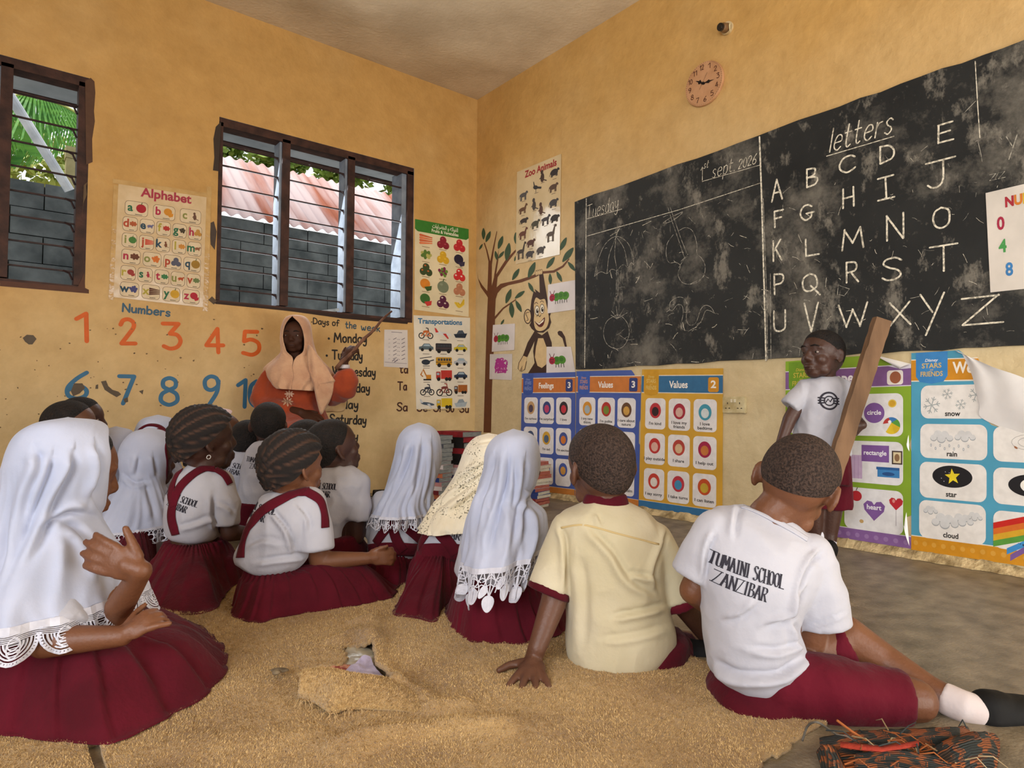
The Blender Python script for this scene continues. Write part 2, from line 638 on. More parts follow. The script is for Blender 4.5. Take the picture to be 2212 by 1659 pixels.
# ------------------------------------------------------------------ room shell
def wall_mat(name, hi, lo, z0, z1, patch=0.5, xdir=None, xr=(0, 1)):
    """Limewash in two tones: the upper coat worn through to a paler one low down, with scuffs."""
    m = bpy.data.materials.new(name)
    m.use_nodes = True
    nt = m.node_tree
    N, L = nt.nodes.new, nt.links.new
    b = nt.nodes['Principled BSDF']
    b.inputs['Roughness'].default_value = 0.62
    b.inputs['Specular IOR Level'].default_value = 0.35
    tc = N('ShaderNodeTexCoord')
    sp = N('ShaderNodeSeparateXYZ')
    L(tc.outputs['Object'], sp.inputs[0])
    n1 = N('ShaderNodeTexNoise')
    n1.inputs['Scale'].default_value = 1.6
    n1.inputs['Detail'].default_value = 5
    L(tc.outputs['Object'], n1.inputs['Vector'])
    mr = N('ShaderNodeMapRange')
    mr.inputs[1].default_value, mr.inputs[2].default_value = z0, z1
    L(sp.outputs['Z'], mr.inputs[0])
    src = mr.outputs[0]
    if xdir is not None:
        mx = N('ShaderNodeMapRange')
        mx.inputs[1].default_value, mx.inputs[2].default_value = xr
        L(sp.outputs[xdir], mx.inputs[0])
        ml = N('ShaderNodeMath')
        ml.operation = 'MAXIMUM'
        L(src, ml.inputs[0])
        L(mx.outputs[0], ml.inputs[1])
        src = ml.outputs[0]
    ad = N('ShaderNodeMath')
    ad.operation = 'MULTIPLY_ADD'
    ad.inputs[1].default_value = patch
    L(n1.outputs['Fac'], ad.inputs[0])
    ad2 = N('ShaderNodeMath')
    ad2.operation = 'SUBTRACT'
    ad2.inputs[1].default_value = patch * 0.5
    L(src, ad.inputs[2])
    L(ad.outputs[0], ad2.inputs[0])
    mx1 = N('ShaderNodeMixRGB')
    mx1.inputs[1].default_value, mx1.inputs[2].default_value = lin(lo), lin(hi)
    L(ad2.outputs[0], mx1.inputs[0])
    # blotches of another wash
    n2 = N('ShaderNodeTexNoise')
    n2.inputs['Scale'].default_value = 7.0
    n2.inputs['Detail'].default_value = 8
    n2.inputs['Roughness'].default_value = 0.65
    L(tc.outputs['Object'], n2.inputs['Vector'])
    r2 = N('ShaderNodeValToRGB')
    r2.color_ramp.elements[0].position, r2.color_ramp.elements[1].position = 0.3, 0.72
    r2.color_ramp.elements[0].color = (0.80, 0.76, 0.68, 1)
    r2.color_ramp.elements[1].color = (1.06, 1.05, 1.04, 1)
    L(n2.outputs['Fac'], r2.inputs[0])
    mu = N('ShaderNodeMixRGB')
    mu.blend_type = 'MULTIPLY'
    mu.inputs[0].default_value = 0.8
    L(mx1.outputs[0], mu.inputs[1])
    L(r2.outputs[0], mu.inputs[2])
    # small dark scuffs and chips
    n3 = N('ShaderNodeTexNoise')
    n3.inputs['Scale'].default_value = 26.0
    n3.inputs['Detail'].default_value = 9
    n3.inputs['Roughness'].default_value = 0.7
    L(tc.outputs['Object'], n3.inputs['Vector'])
    r3 = N('ShaderNodeValToRGB')
    r3.color_ramp.elements[0].position, r3.color_ramp.elements[1].position = 0.70, 0.80
    r3.color_ramp.elements[0].color, r3.color_ramp.elements[1].color = (0, 0, 0, 1), (1, 1, 1, 1)
    L(n3.outputs['Fac'], r3.inputs[0])
    mz = N('ShaderNodeMixRGB')
    mz.inputs[2].default_value = lin('6b5636')
    mz2 = N('ShaderNodeMath')
    mz2.operation = 'MULTIPLY'
    mz2.inputs[1].default_value = 0.75
    L(r3.outputs[0], mz2.inputs[0])
    L(mz2.outputs[0], mz.inputs[0])
    L(mu.outputs[0], mz.inputs[1])
    L(mz.outputs[0], b.inputs['Base Color'])
    n4 = N('ShaderNodeTexNoise')
    n4.inputs['Scale'].default_value = 28
    n4.inputs['Detail'].default_value = 7
    L(tc.outputs['Object'], n4.inputs['Vector'])
    bp = N('ShaderNodeBump')
    bp.inputs['Strength'].default_value = 0.35
    bp.inputs['Distance'].default_value = 0.015
    L(n4.outputs['Fac'], bp.inputs['Height'])
    L(bp.outputs[0], b.inputs['Normal'])
    return m


M_WB = wall_mat('wall_wash_window_side', 'c79c5b', 'd5bc8c', 0.55, 1.6, 0.9)
M_WR = wall_mat('wall_wash_board_side', 'cca25f', 'd6c49c', 1.0, 2.7, 0.5)
M_CEIL = mat('ceiling_plaster', 'dccbae', 0.9, 'c0ad90', 2.2, 0.4, 40, detail=7)
M_FLOOR = mat('floor_cement', '938670', 0.40, '605644', 5.0, 0.25, 45, spec=0.4, detail=12, lo=0.3, hi=0.7, stretch=(2.2, 2.6, 1.0))
M_FRAME = mat('window_wood', '4a2f26', 0.6, '2e1c18', 14, 0.2, 60)
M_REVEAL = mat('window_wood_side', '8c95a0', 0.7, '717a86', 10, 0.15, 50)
M_BAR = mat('louvre_bar', '3a2422', 0.5, '24181a', 30)

X0, Y0 = -2.75, -2.8
TH = 0.2


def wall_with_holes(name, x0, x1, z0, z1, holes, mats):
    xs = sorted({x0, x1, *[h[0] for h in holes], *[h[1] for h in holes]})
    zs = sorted({z0, z1, *[h[2] for h in holes], *[h[3] for h in holes]})
    mb = MB()
    solid = {}
    for i in range(len(xs) - 1):
        for j in range(len(zs) - 1):
            cx, cz = (xs[i] + xs[i + 1]) / 2, (zs[j] + zs[j + 1]) / 2
            solid[i, j] = not any(h[0] < cx < h[1] and h[2] < cz < h[3] for h in holes)
    q = lambda a, b, c, d, k: (setattr(mb, 'cur', k), mb.add([a, b, c, d], [(0, 1, 2, 3)]))
    V = lambda x, y, z: Vector((x, y, z))
    for (i, j), s in solid.items():
        if not s:
            continue
        a, b, c, d = xs[i], xs[i + 1], zs[j], zs[j + 1]
        q(V(a, WY, c), V(b, WY, c), V(b, WY, d), V(a, WY, d), 0)
        q(V(b, WY + TH, c), V(a, WY + TH, c), V(a, WY + TH, d), V(b, WY + TH, d), 1)
        if not solid.get((i - 1, j), False):
            q(V(a, WY + TH, c), V(a, WY, c), V(a, WY, d), V(a, WY + TH, d), 1)
        if not solid.get((i + 1, j), False):
            q(V(b, WY, c), V(b, WY + TH, c), V(b, WY + TH, d), V(b, WY, d), 1)
        if not solid.get((i, j - 1), False):
            q(V(a, WY + TH, c), V(b, WY + TH, c), V(b, WY, c), V(a, WY, c), 1)
        if not solid.get((i, j + 1), False):
            q(V(a, WY, d), V(b, WY, d), V(b, WY + TH, d), V(a, WY + TH, d), 1)
    return mb.build(name, mats)


w2a, w2b = on_back(474, 250), on_back(886, 697)
W2 = (w2a.x, w2b.x + 0.02, w2b.z, on_back(888, 362).z)
w1b = on_back(166, 627)
W1 = (on_back(4, 118).x - 1.05, on_back(196, 170).x, w1b.z, on_back(196, 170).z)
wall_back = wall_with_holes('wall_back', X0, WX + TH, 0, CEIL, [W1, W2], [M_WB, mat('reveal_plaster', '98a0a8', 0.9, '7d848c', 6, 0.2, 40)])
tag(wall_back, kind='structure')
mb = MB().box((WX + TH / 2, (Y0 + WY) / 2, CEIL / 2), TH, WY - Y0, CEIL)
wall_right = tag(mb.build('wall_right', M_WR), kind='structure')
mb = MB().box(((X0 - 1 + WX + TH) / 2, (Y0 - 1.2 + WY + TH) / 2, CEIL + 0.08), WX + TH - X0 + 1, WY + TH - Y0 + 1.2, 0.16)
tag(mb.build('ceiling', M_CEIL), kind='structure')
mb = MB().box(((X0 + WX + TH) / 2, (Y0 + WY + TH) / 2, -0.06), WX + TH - X0, WY + TH - Y0, 0.12)
tag(mb.build('floor', M_FLOOR), kind='structure')
# the side of the room opposite the blackboard, and the rear with its wide doorway
mb = MB()
mb.box((X0 - 0.1, (0.6 + WY) / 2, CEIL / 2), 0.2, WY - 0.6, CEIL).box((X0 - 0.1, (Y0 + 0.6) / 2, 0.45), 0.2, 0.6 - Y0, 0.9).box((X0 - 0.1, (Y0 + 0.6) / 2, CEIL - 0.35), 0.2, 0.6 - Y0, 0.7)
tag(mb.build('wall_left', M_WR), kind='structure')
mb = MB()
mb.box(((X0 + 0.7) / 2, Y0 - 0.1, CEIL / 2), 0.7 - X0, 0.2, CEIL).box(((X0 + WX) / 2, Y0 - 0.1, CEIL - 0.2), WX - X0, 0.2, 0.4)
tag(mb.build('wall_rear', M_WB), kind='structure')
# crumbled cement fillet along the blackboard wall
pts = []
vs, fs = [], []
ny = 160
random.seed(3)
for i in range(ny + 1):
    y = -0.6 + (WY + 0.6) * i / ny
    a, b = 0.035 + 0.02 * random.random(), 0.03 + 0.018 * random.random()
    vs += [(WX, y, b), (WX - a * 0.45, y, b * 0.5), (WX - a, y, 0.001)]
for i in range(ny):
    k = 3 * i
    fs += [(k, k + 1, k + 4, k + 3), (k + 1, k + 2, k + 5, k + 4)]
tag(mesh('baseboard_right', vs, fs, mat('crumbled_plaster', 'd8c294', 0.95, '8d7a55', 18, 0.8, 60, detail=8), None), kind='structure')


# ------------------------------------------------------------------ windows
def window(name, x0, x1, z0, z1, mull, nbar, jamb=True):
    e = empty(name, ((x0 + x1) / 2, WY, z0), kind='structure')
    fw, fd = 0.055, 0.10
    yc = WY + 0.055
    mb = MB()
    mb.box(((x0 + x1) / 2, yc, z1 - fw / 2), x1 - x0, fd, fw)
    mb.box(((x0 + x1) / 2, yc, z0 + fw / 4), x1 - x0, fd, fw / 2)
    mb.box((x0 + fw / 4, yc, (z0 + z1) / 2), fw / 2, fd, z1 - z0 - 0.06)
    mb.box((x1 - fw / 2, yc, (z0 + z1) / 2), fw, fd, z1 - z0 - 0.06)
    mb.build('window_frame', M_FRAME, e)
    edges = [x0 + fw / 2]
    for x in mull:
        mb = MB()
        mb.box((x, yc, (z0 + z1) / 2), 0.055, fd, z1 - z0 - 0.07)
        mb.cur = 1
        mb.box((x - 0.034, yc + 0.02, (z0 + z1) / 2), 0.018, 0.11, z1 - z0 - 0.07)
        mb.build('mullion', [M_FRAME, M_REVEAL], e)
        edges += [x - 0.0275, x + 0.0275]
    edges.append(x1 - fw)
    mb = MB()
    if not jamb:
        mb.box((x1 - 0.01, yc + 0.06, (z0 + z1) / 2), 0.02, 0.14, z1 - z0 - 0.08)
    else:
        mb.box((x1 - fw - 0.02, yc + 0.05, (z0 + z1) / 2), 0.04, 0.16, z1 - z0 - 0.08)
    mb.build('window_jamb', M_REVEAL, e)
    for k in range(0, len(edges), 2):
        a, b = edges[k], edges[k + 1]
        for i in range(nbar):
            z = z0 + (z1 - z0) * (i + 1.02) / (nbar + 1.0) - 0.03
            mb = MB().bar((a, yc - 0.01, z), (b, yc - 0.01, z), 0.012, 0.009)
            # the bent clip that carries the bar at its far end
            mb.tube([(b - 0.05, yc - 0.02, z), (b - 0.02, yc - 0.02, z - 0.012), (b - 0.004, yc - 0.02, z - 0.05)], 0.006, 6)
            mb.build('louvre_bar', M_BAR, e)
    return e


window('window_1', W1[0], W1[1], W1[2], W1[3], [on_back(8, 400).x], 8, False)
window('window_2', W2[0], W2[1], W2[2], W2[3], [on_back(617, 480).x, on_back(758, 520).x], 8)
# rough plaster broken away round the frames
ik = Ink(lambda s, t, n: on_back(s, t, 0.001 + n))
ik.poly([(196, 168), (204, 176), (206, 200), (203, 240), (205, 262), (199, 300), (200, 350), (186, 356), (184, 175)], '5a4030')
ik.poly([(190, 392), (186, 402), (188, 420), (180, 440), (178, 470), (181, 400)], '64503a')
ik.poly([(182, 590), (184, 622), (192, 626), (192, 634), (0, 618), (0, 606), (168, 620)], '5a3a2c')
ik.poly([(478, 262), (466, 274), (461, 300), (463, 340), (460, 368), (472, 370), (476, 300)], '3f332c')
ik.poly([(462, 478), (453, 482), (455, 528), (464, 540), (468, 500)], '4c4038')
ik.poly([(458, 640), (450, 648), (462, 658), (468, 650)], '5a4a3a')
ik.poly([(462, 655), (540, 662), (640, 674), (740, 688), (880, 700), (882, 695), (740, 680), (620, 666), (462, 650)], '33241f')
ik.build('broken_plaster', wall_back)

# ------------------------------------------------------------------ outside
def at_y(px, py, Y):
    r = ray(px, py)
    return EYE + r * (Y / r.y)


YB = WY + 1.7
zt = (at_y(472, 458, YB).z + at_y(862, 536, YB).z) / 2
M_BLOCK = mat('block_wall', '6e7474', 0.95, '454b4c', 5, 0.6, 25, detail=9)
mb = MB()
bw, bh = 0.42, 0.21
zz, row = zt, 0
random.seed(5)
while zz > 0.7:
    x = -2.2 - (row % 2) * bw / 2
    while x < 4.6:
        j = random.uniform(-0.004, 0.004)
        mb.box((x + bw / 2, YB + 0.1 + j, zz - bh / 2), bw - 0.008, 0.2, bh - 0.007)
        x += bw
    zz -= bh
    row += 1
mb.box((1.2, YB + 0.12, (zt + 0.7) / 2 - 0.01), 6.8, 0.17, zt - 0.72)
tag(mb.build('block_wall', M_BLOCK), 'grey concrete block wall standing just outside the two windows', 'wall')
# corrugated roof beyond it
zr = zt + 0.02
y_a, z_a = YB + 0.02, zr
t_sl = math.tan(math.radians(40))
y_b = y_a
while True:
    y_b += 0.05
    q = Vector((1.6, y_b, z_a + (y_b - y_a) * t_sl)) - EYE
    d = q.dot(FWD)
    py = 829.5 - F_PX * q.dot(UPV) / d
    px = 1106 + F_PX * q.dot(RGT) / d
    if py < 334 + 0.2 * (px - 470) or y_b > y_a + 9:
        break
vs, fs = [], []
nx = 420
xa, xb = at_y(330, 430, y_a).x, 7.5
for i in range(nx + 1):
    x = xa + (xb - xa) * i / nx
    w = 0.017 * math.sin(x * 2 * PI / 0.115)
    vs += [(x, y_a - 0.04, z_a + w), (x, y_b, z_a + (y_b - y_a) * t_sl + w), (x, y_a - 0.04, z_a + w - 0.006)]
for i in range(nx):
    k = 3 * i
    fs += [(k, k + 3, k + 4, k + 1), (k, k + 2, k + 5, k + 3)]
M_ROOF = mat('rusted_sheet', 'c9b6b6', 0.7, 'a0604a', 0.9, 0.0, spec=0.1, detail=8, lo=0.36, hi=0.56, stretch=(4.5, 0.5, 0.5))
tag(mesh('corrugated_roof', vs, fs, M_ROOF, None, True), 'rust streaked corrugated metal roof rising beyond the block wall', 'roof')
# soffit of this building over the windows
e1 = at_y(478, 303, WY + 0.75)
zs = e1.z
mb = MB().box((1.2, WY + (TH + 0.74) / 2, zs + 0.03), 7.6, 0.74 - TH, 0.06)
mb.bar((-2.6, WY + 0.5, zs - 0.004), (5, WY + 0.5, zs - 0.004), 0.008, 0.008)
tag(mb.build('ceiling_eave', mat('eave_board', 'b4bcc2', 0.8, '8e979e', 3, 0.1, 30)), kind='structure')
mb = MB().box((1.2, WY + 0.765, zs + 0.045), 7.6, 0.05, 0.11)
tag(mb.build('trim_1', M_FRAME), kind='structure')
tag(MB().box((0.5, YB + 1.2, 0.0), 22, 26, 0.06).build('trim_2', mat('yard_soil', '8a7a60', 1, '6e6148', 1)), kind='structure').location = (0, 12.0, -0.04)


def foliage(name, c, r, n, ls, m, label, cat, group=None):
    mb = MB()
    for _ in range(n):
        u = Vector((random.gauss(0, 1), random.gauss(0, 1), random.gauss(0, 1))).normalized() * random.uniform(0.3, 1.0)
        p = Vector(c) + Vector((u.x * r[0], u.y * r[1], u.z * r[2]))
        a = Vector((random.gauss(0, 1), random.gauss(0, 1), random.gauss(0, 0.6))).normalized()
        b = a.cross(Vector((random.gauss(0, 1), random.gauss(0, 1), random.gauss(0, 1)))).normalized()
        l, w = ls * random.uniform(0.6, 1.3), ls * 0.3
        k = len(mb.v)
        mb.add([p, p + a * l * 0.5 + b * w, p + a * l, p + a * l * 0.5 - b * w], [(0, 1, 2, 3)])
    mb.tube([(c[0], c[1], 0), (c[0], c[1], c[2])], 0.07, 8)
    return tag(mb.build(name, m), label, cat, group)


M_LEAF = mat('tree_leaf', '8fa848', 0.6, '5f7a2c', 6)
M_LEAF2 = mat('tree_leaf_light', 'b9bf63', 0.6, '7c8a3a', 6)
for i, px in enumerate((465, 606, 746, 886)):
    c = at_y(px, 316 + 0.2 * (px - 470), y_b + 1.0)
    foliage('tree', (c.x, c.y, c.z), (0.38, 0.5, 0.24), 800, 0.12, M_LEAF, ['leafy green tree above the roof, first from the banana plant', 'leafy green tree above the roof, second from the banana plant', 'leafy green tree above the roof, third from the banana plant', 'leafy green tree above the roof, farthest from the banana plant'][i], 'tree', 'trees behind the rusted roof')
c = at_y(90, 370, YB + 2.6)
foliage('bush', (c.x, c.y, c.z - 0.1), (1.5, 0.6, 0.6), 1500, 0.12, M_LEAF2, 'thin yellow green bush behind the block wall, below the banana leaves', 'bush')
# banana plant: torn leaves arching over the wall, seen through the window by the doorless corner
M_BAN = mat('banana_leaf', '6fae3c', 0.45, '3f8128', 3, 0.0, spec=0.4, stretch=(1, 1, 6))
root = empty('banana_plant', at_y(30, 300, YB + 1.3) * 1.0, 'banana plant with torn bright green leaves hanging behind the diagonal white pole', 'plant')
root.location.z = 0
mb = MB().tube([root.location, root.location + Vector((-0.1, 0, 1.6)), root.location + Vector((-0.15, 0, at_y(-60, 215, YB + 1.3).z))], [0.12, 0.1, 0.06], 10)
mb.build('trunk', mat('banana_trunk', '8d8a55', 0.7, '6d6a40', 5), root)


def banana_leaf(pts, w):
    sp = [Vector(p) for p in crom([tuple(q) for q in pts], 14)]
    vs, fs = [], []
    n = len(sp)
    for i, p in enumerate(sp):
        t = (sp[min(i + 1, n - 1)] - sp[max(i - 1, 0)]).normalized()
        s = i / (n - 1)
        ww = w * (math.sin(PI * min(1, s * 0.92 + 0.06)) ** 0.6)
        for sd in (-1, 1):
            dirv = (t.cross(Vector((0, 1, 0.2))).normalized() * sd * 0.55 + Vector((0, 0, -0.85))).normalized()
            k = len(vs)
            nx_ = sp[min(i + 1, n - 1)] - p
            g = random.uniform(0.55, 1.0)
            vs += [p, p + nx_ * g, p + nx_ * g + dirv * ww * random.uniform(0.85, 1.05), p + dirv * ww * random.uniform(0.9, 1.05) + nx_ * 0.1]
            fs.append((k, k + 1, k + 2, k + 3))
    mesh('leaf', vs, fs, M_BAN, root)
    MB().tube(sp, 0.012, 6).build('midrib', mat('banana_rib', 'b9c46a', 0.5), root)


YL = YB + 1.1
banana_leaf([at_y(-60, 250, YL), at_y(40, 205, YL - 0.1), at_y(130, 225, YL - 0.2), at_y(215, 275, YL - 0.3)], 0.55)
banana_leaf([at_y(-60, 260, YL + 0.3), at_y(10, 255, YL + 0.2), at_y(60, 285, YL + 0.15), at_y(100, 330, YL)], 0.40)
banana_leaf([at_y(-80, 280, YL + 0.1), at_y(20, 210, YL + 0.3), at_y(90, 215, YL + 0.3), at_y(170, 245, YL + 0.3)], 0.40)
mb = MB().tube([at_y(14, 195, YB - 0.25), at_y(150, 412, YB - 0.1)], [0.035, 0.035], 12)
tag(mb.build('pole', mat('pale_pole', 'dfe3e6', 0.5, 'b8bfc6', 8)), 'long pale pole leaning on the block wall before the banana leaves', 'pole')
q = at_y(160, 335, YB + 0.6)
mb = MB().box((q.x, q.y, q.z), 0.13, 0.13, 0.1).box((q.x, q.y, q.z / 2), 0.12, 0.12, q.z)
tag(mb.build('post', mat('mossy_post', 'b0a578', 0.9, '857c50', 6)), 'mossy concrete post standing behind the foot of the pale pole', 'post')

# ------------------------------------------------------------------ lettering painted on the walls
def wall_hand(side, s, pl, pr, hpx, wpx, color, name, parent, slant=0.0, jit=0.004, rough=0.5):
    """Hand-painted word from photo point pl to pr (baseline), capital height hpx photo px."""
    o, X, Y, N, k = wall_frame(side, *pl)
    o2 = on_back(*pr) if side == 'back' else on_right(*pr)
    d = o2 - o
    wd = d.dot(X)
    rot = math.atan2(d.z, wd)
    hm = hpx * k
    ik = Ink(plane_map(o, X, Y, N, 0.0008))
    ik.hand(s, 0, 0, hm, wpx * k, ink(color, rough), 1, width=math.hypot(wd, d.z), slant=slant, jit=jit, rot=rot)
    return ik.build(name, parent)


c3 = lambda x, y: (40 + x / 3.6867, 630 + y / 3.6867)
c4 = lambda x, y: (540 + x / 4.424, 650 + y / 4.424)
wall_hand('back', 'Numbers', c3(825, 157), c3(1203, 197), 17, 3.6, '3d5d72', 'painted_word', wall_back)
for ch, x, y, h, w, col in (('1', 510, 290, 222, 80, 'd2601f'), ('2', 872, 325, 200, 118, 'd2601f'), ('3', 1225, 360, 200, 135, 'd2601f'), ('4', 1565, 395, 190, 135, 'd2601f'), ('5', 1848, 416, 185, 130, 'd2601f'),
                            ('6', 458, 752, 210, 165, '3a6f92'), ('7', 858, 788, 218, 118, '3a6f92'), ('8', 1193, 800, 215, 135, '3a6f92'), ('9', 1530, 793, 225, 120, '3a6f92'), ('1', 1775, 816, 215, 60, '3a6f92'), ('0', 1890, 818, 200, 110, '3a6f92')):
    pl, pr = c3(x - w / 2, y + h / 2 - 6), c3(x + w / 2, y + h / 2 - 6)
    wall_hand('back', ch, pl, pr, h / 3.6867, 8.6, col, 'painted_numeral', wall_back, jit=0.0)
BL = '2a2420'
wall_hand('back', '\u00b7Days', c4(585, 218), c4(752, 232), 13, 2.4, BL, 'painted_word', wall_back)
wall_hand('back', 'of', c4(785, 235), c4(850, 242), 13, 2.4, BL, 'painted_word', wall_back)
wall_hand('back', 'the', c4(912, 258), c4(1012, 266), 13.5, 2.4, '35505e', 'painted_word', wall_back)
wall_hand('back', 'week', c4(1062, 276), c4(1240, 294), 13.5, 2.4, '35505e', 'painted_word', wall_back)
for s, a, b, h in (('Monday', (805, 392), (1112, 402), 19), ('Tuesday', (785, 555), (1070, 566), 19), ('Wednesday', (790, 712), (1195, 722), 19), ('Thursday', (775, 872), (1140, 872), 18.5),
                   ('Friday', (760, 1025), (1028, 1030), 18.5), ('Saturday', (758, 1168), (1105, 1180), 19), ('Sunday', (745, 1320), (1025, 1330), 18)):
    wall_hand('back', s, c4(*a), c4(*b), h, 3.4, BL, 'painted_word', wall_back)
    o, X, Y, N, k = wall_frame('back', *c4(a[0] - 52, a[1] - 32))
    Ink(plane_map(o, X, Y, N, 0.0008)).ell(0, 0, 2.6 * k, 2.6 * k, BL).build('painted_dot', wall_back)
BR = '4a2a20'
for s, a, b in (('ta', (1432, 685), (1505, 690)), ('Ta', (1412, 850), (1495, 852)), ('Sa', (1402, 1048), (1500, 1052)), ('Se', (1595, 1052), (1690, 1056)), ('Si', (1752, 1054), (1815, 1058)), ('So', (1872, 1058), (1945, 1060)), ('Su', (2002, 1062), (2085, 1066))):
    wall_hand('back', s, c4(*a), c4(*b), 17, 3.2, BR, 'painted_word', wall_back)
# patches where the wash has come off
random.seed(11)
ik = Ink(lambda s, t, n: on_back(s, t, 0.0009 + n))
for pts in ([(49, 730), (58, 723), (72, 724), (79, 732), (70, 744), (62, 744), (54, 738)], [(153, 845), (160, 828), (178, 828), (184, 838), (172, 850), (158, 856)], [(218, 824), (229, 822), (234, 834), (243, 842), (256, 846), (262, 852), (252, 858), (238, 850), (226, 842)],
            [(266, 862), (276, 858), (277, 868), (270, 870)], [(250, 945), (262, 938), (284, 940), (280, 960), (262, 985), (248, 985)], [(207, 832), (212, 830), (212, 840), (206, 840)], [(608, 925), (616, 905), (628, 905), (640, 922), (628, 935)], [(300, 845), (310, 842), (308, 852)]):
    ik.poly(pts, '5f5344')
for _ in range(70):
    x, y, r = random.uniform(0, 600), random.uniform(690, 960), random.uniform(0.8, 3.0)
    ik.poly([(x + r * random.uniform(0.4, 1.3) * math.cos(q), y + r * random.uniform(0.3, 0.9) * math.sin(q)) for q in (0, 1, 2, 3, 4, 5.2)], random.choice(['6a5434', '7a6240', '5c4a34']))
ik.build('peeled_patch', wall_back)

# ------------------------------------------------------------------ tree and monkey painted on the blackboard wall
c6 = lambda x, y: (1020 + x / 3.1917, 320 + y / 3.1904)
mural = lambda: Ink(lambda s, t, n: on_right(*c6(s, t), 0.0008 + n), 0.0003)
ik = mural()
TB = '6a3f26'
ik.poly([(78, 1960), (88, 1600), (100, 1200), (108, 1030), (96, 1010), (60, 960), (40, 900), (33, 855), (42, 900), (70, 945), (104, 985), (108, 900), (112, 780), (95, 700), (80, 655), (86, 650), (105, 705), (124, 780), (140, 700), (168, 572), (172, 574), (150, 700), (136, 800), (134, 950), (140, 930),
         (150, 890), (152, 870), (175, 740), (182, 700), (180, 770), (165, 870), (230, 770), (300, 698), (302, 712), (240, 790), (175, 890), (168, 960), (195, 935), (240, 925), (330, 905), (420, 875), (470, 850), (560, 842), (620, 810), (668, 758), (670, 766), (630, 820), (565, 858), (480, 866), (430, 892),
         (340, 925), (250, 945), (205, 965), (175, 1000), (162, 1040), (156, 1160), (210, 1100), (300, 1040), (304, 1046), (215, 1110), (158, 1180), (148, 1400), (136, 1660), (130, 1960)], TB)
LF = '3d5238'
for x, y, dx, dy in ((78, 590, 0, -40), (110, 610, 16, -38), (60, 680, 12, -20), (195, 650, 16, -45), (165, 740, -6, -32), (200, 735, 20, -25), (245, 715, 10, -62), (300, 620, 0, -40), (297, 760, 6, -20), (300, 870, 24, -40), (410, 840, 24, -55), (405, 960, -18, -34), (540, 790, 28, -40), (628, 660, 22, -45), (660, 735, 38, -50),
                     (685, 815, 26, 32), (600, 885, 18, 36), (538, 902, 2, 38), (250, 1020, 18, -50), (328, 1010, 34, -26), (272, 1115, 4, 55), (320, 1090, 20, 40), (208, 1200, 12, -20)):
    n = math.hypot(dx, dy)
    ux, uy = dx / n, dy / n
    w = n * 0.33
    ik.poly([(x - dx, y - dy), (x - uy * w, y + ux * w), (x + dx, y + dy), (x + uy * w, y - ux * w)], LF, 2, smooth=6)
ik.build('painted_tree', wall_right)
ik = mural()
DB, SK = '3f281e', 'd9bb88'
ik.poly([(462, 868), (488, 858), (500, 930), (512, 1000), (524, 1080), (500, 1120), (466, 1000)], DB, 1)          # raised arm
ik.poly([(430, 1260), (480, 1290), (520, 1260), (548, 1340), (552, 1440), (530, 1560), (516, 1640), (400, 1640), (380, 1560), (430, 1480), (420, 1400), (430, 1330), (380, 1440), (348, 1435), (382, 1340)], DB, 1)   # body and lowered arm
ik.poly([(352, 1430), (376, 1440), (374, 1470), (366, 1520), (340, 1538), (326, 1538), (318, 1520), (322, 1480), (340, 1450)], SK, 2)
ik.line([(352, 1430), (322, 1480), (316, 1520), (330, 1538), (345, 1500), (340, 1540), (362, 1525), (374, 1470)], 4, DB, 3)
ik.poly([(600, 1258), (618, 1262), (640, 1300), (655, 1380), (652, 1440), (640, 1440), (642, 1380), (622, 1310), (592, 1285), (588, 1268)], DB, 1)  # tail
ik.poly([(455, 1310), (490, 1310), (512, 1370), (520, 1430), (510, 1490), (480, 1515), (450, 1500), (432, 1440), (440, 1370)], SK, 2)
ik.poly([(420, 1000), (408, 1050), (400, 1120), (405, 1200), (395, 1220), (410, 1245), (440, 1270), (490, 1272), (530, 1240), (545, 1200), (535, 1160), (542, 1140), (525, 1090), (512, 1020), (500, 1000), (480, 990), (470, 1000), (450, 985), (430, 970), (440, 995), (425, 985)], DB, 2)
ik.ell(383, 1160, 27, 52, DB, 3)
ik.ell(383, 1160, 21, 45, SK, 4)
ik.line([(392, 1130), (370, 1140), (385, 1180), (375, 1190)], 4, DB, 5, smooth=4)
ik.poly([(440, 1030), (425, 1080), (428, 1140), (425, 1200), (440, 1250), (475, 1260), (510, 1240), (528, 1190), (525, 1140), (512, 1080), (500, 1040), (470, 1045)], SK, 3, smooth=4)
for x, y in ((447, 1118), (482, 1108)):
    ik.ell(x, y, 16, 34, DB, 4)
    ik.ell(x, y, 13, 30, 'f4ead2', 5)
    ik.ell(x + 2, y + 4, 8, 17, '2a1a14', 6)
    ik.ell(x + 4, y - 3, 3, 5, 'f4ead2', 7)
ik.line([(430, 1075), (440, 1062), (452, 1072)], 4, DB, 4, smooth=4)
ik.line([(470, 1062), (480, 1052), (492, 1062)], 4, DB, 4, smooth=4)
ik.line([(446, 1160), (455, 1150), (465, 1162), (474, 1148)], 4, DB, 4, smooth=4)
ik.poly([(430, 1192), (460, 1205), (500, 1165), (495, 1210), (478, 1232), (455, 1228)], '5a1f18', 4, smooth=4)
ik.poly([(434, 1196), (462, 1208), (496, 1176), (490, 1196), (462, 1218)], 'f4ead2', 5)
for k in range(4):
    ik.ell(442 + 12 * k, 862 - 3 * k, 8, 20, DB, 3)
    ik.ell(442 + 12 * k, 862 - 3 * k, 6, 17, SK, 4)
ik.build('painted_monkey', wall_right)

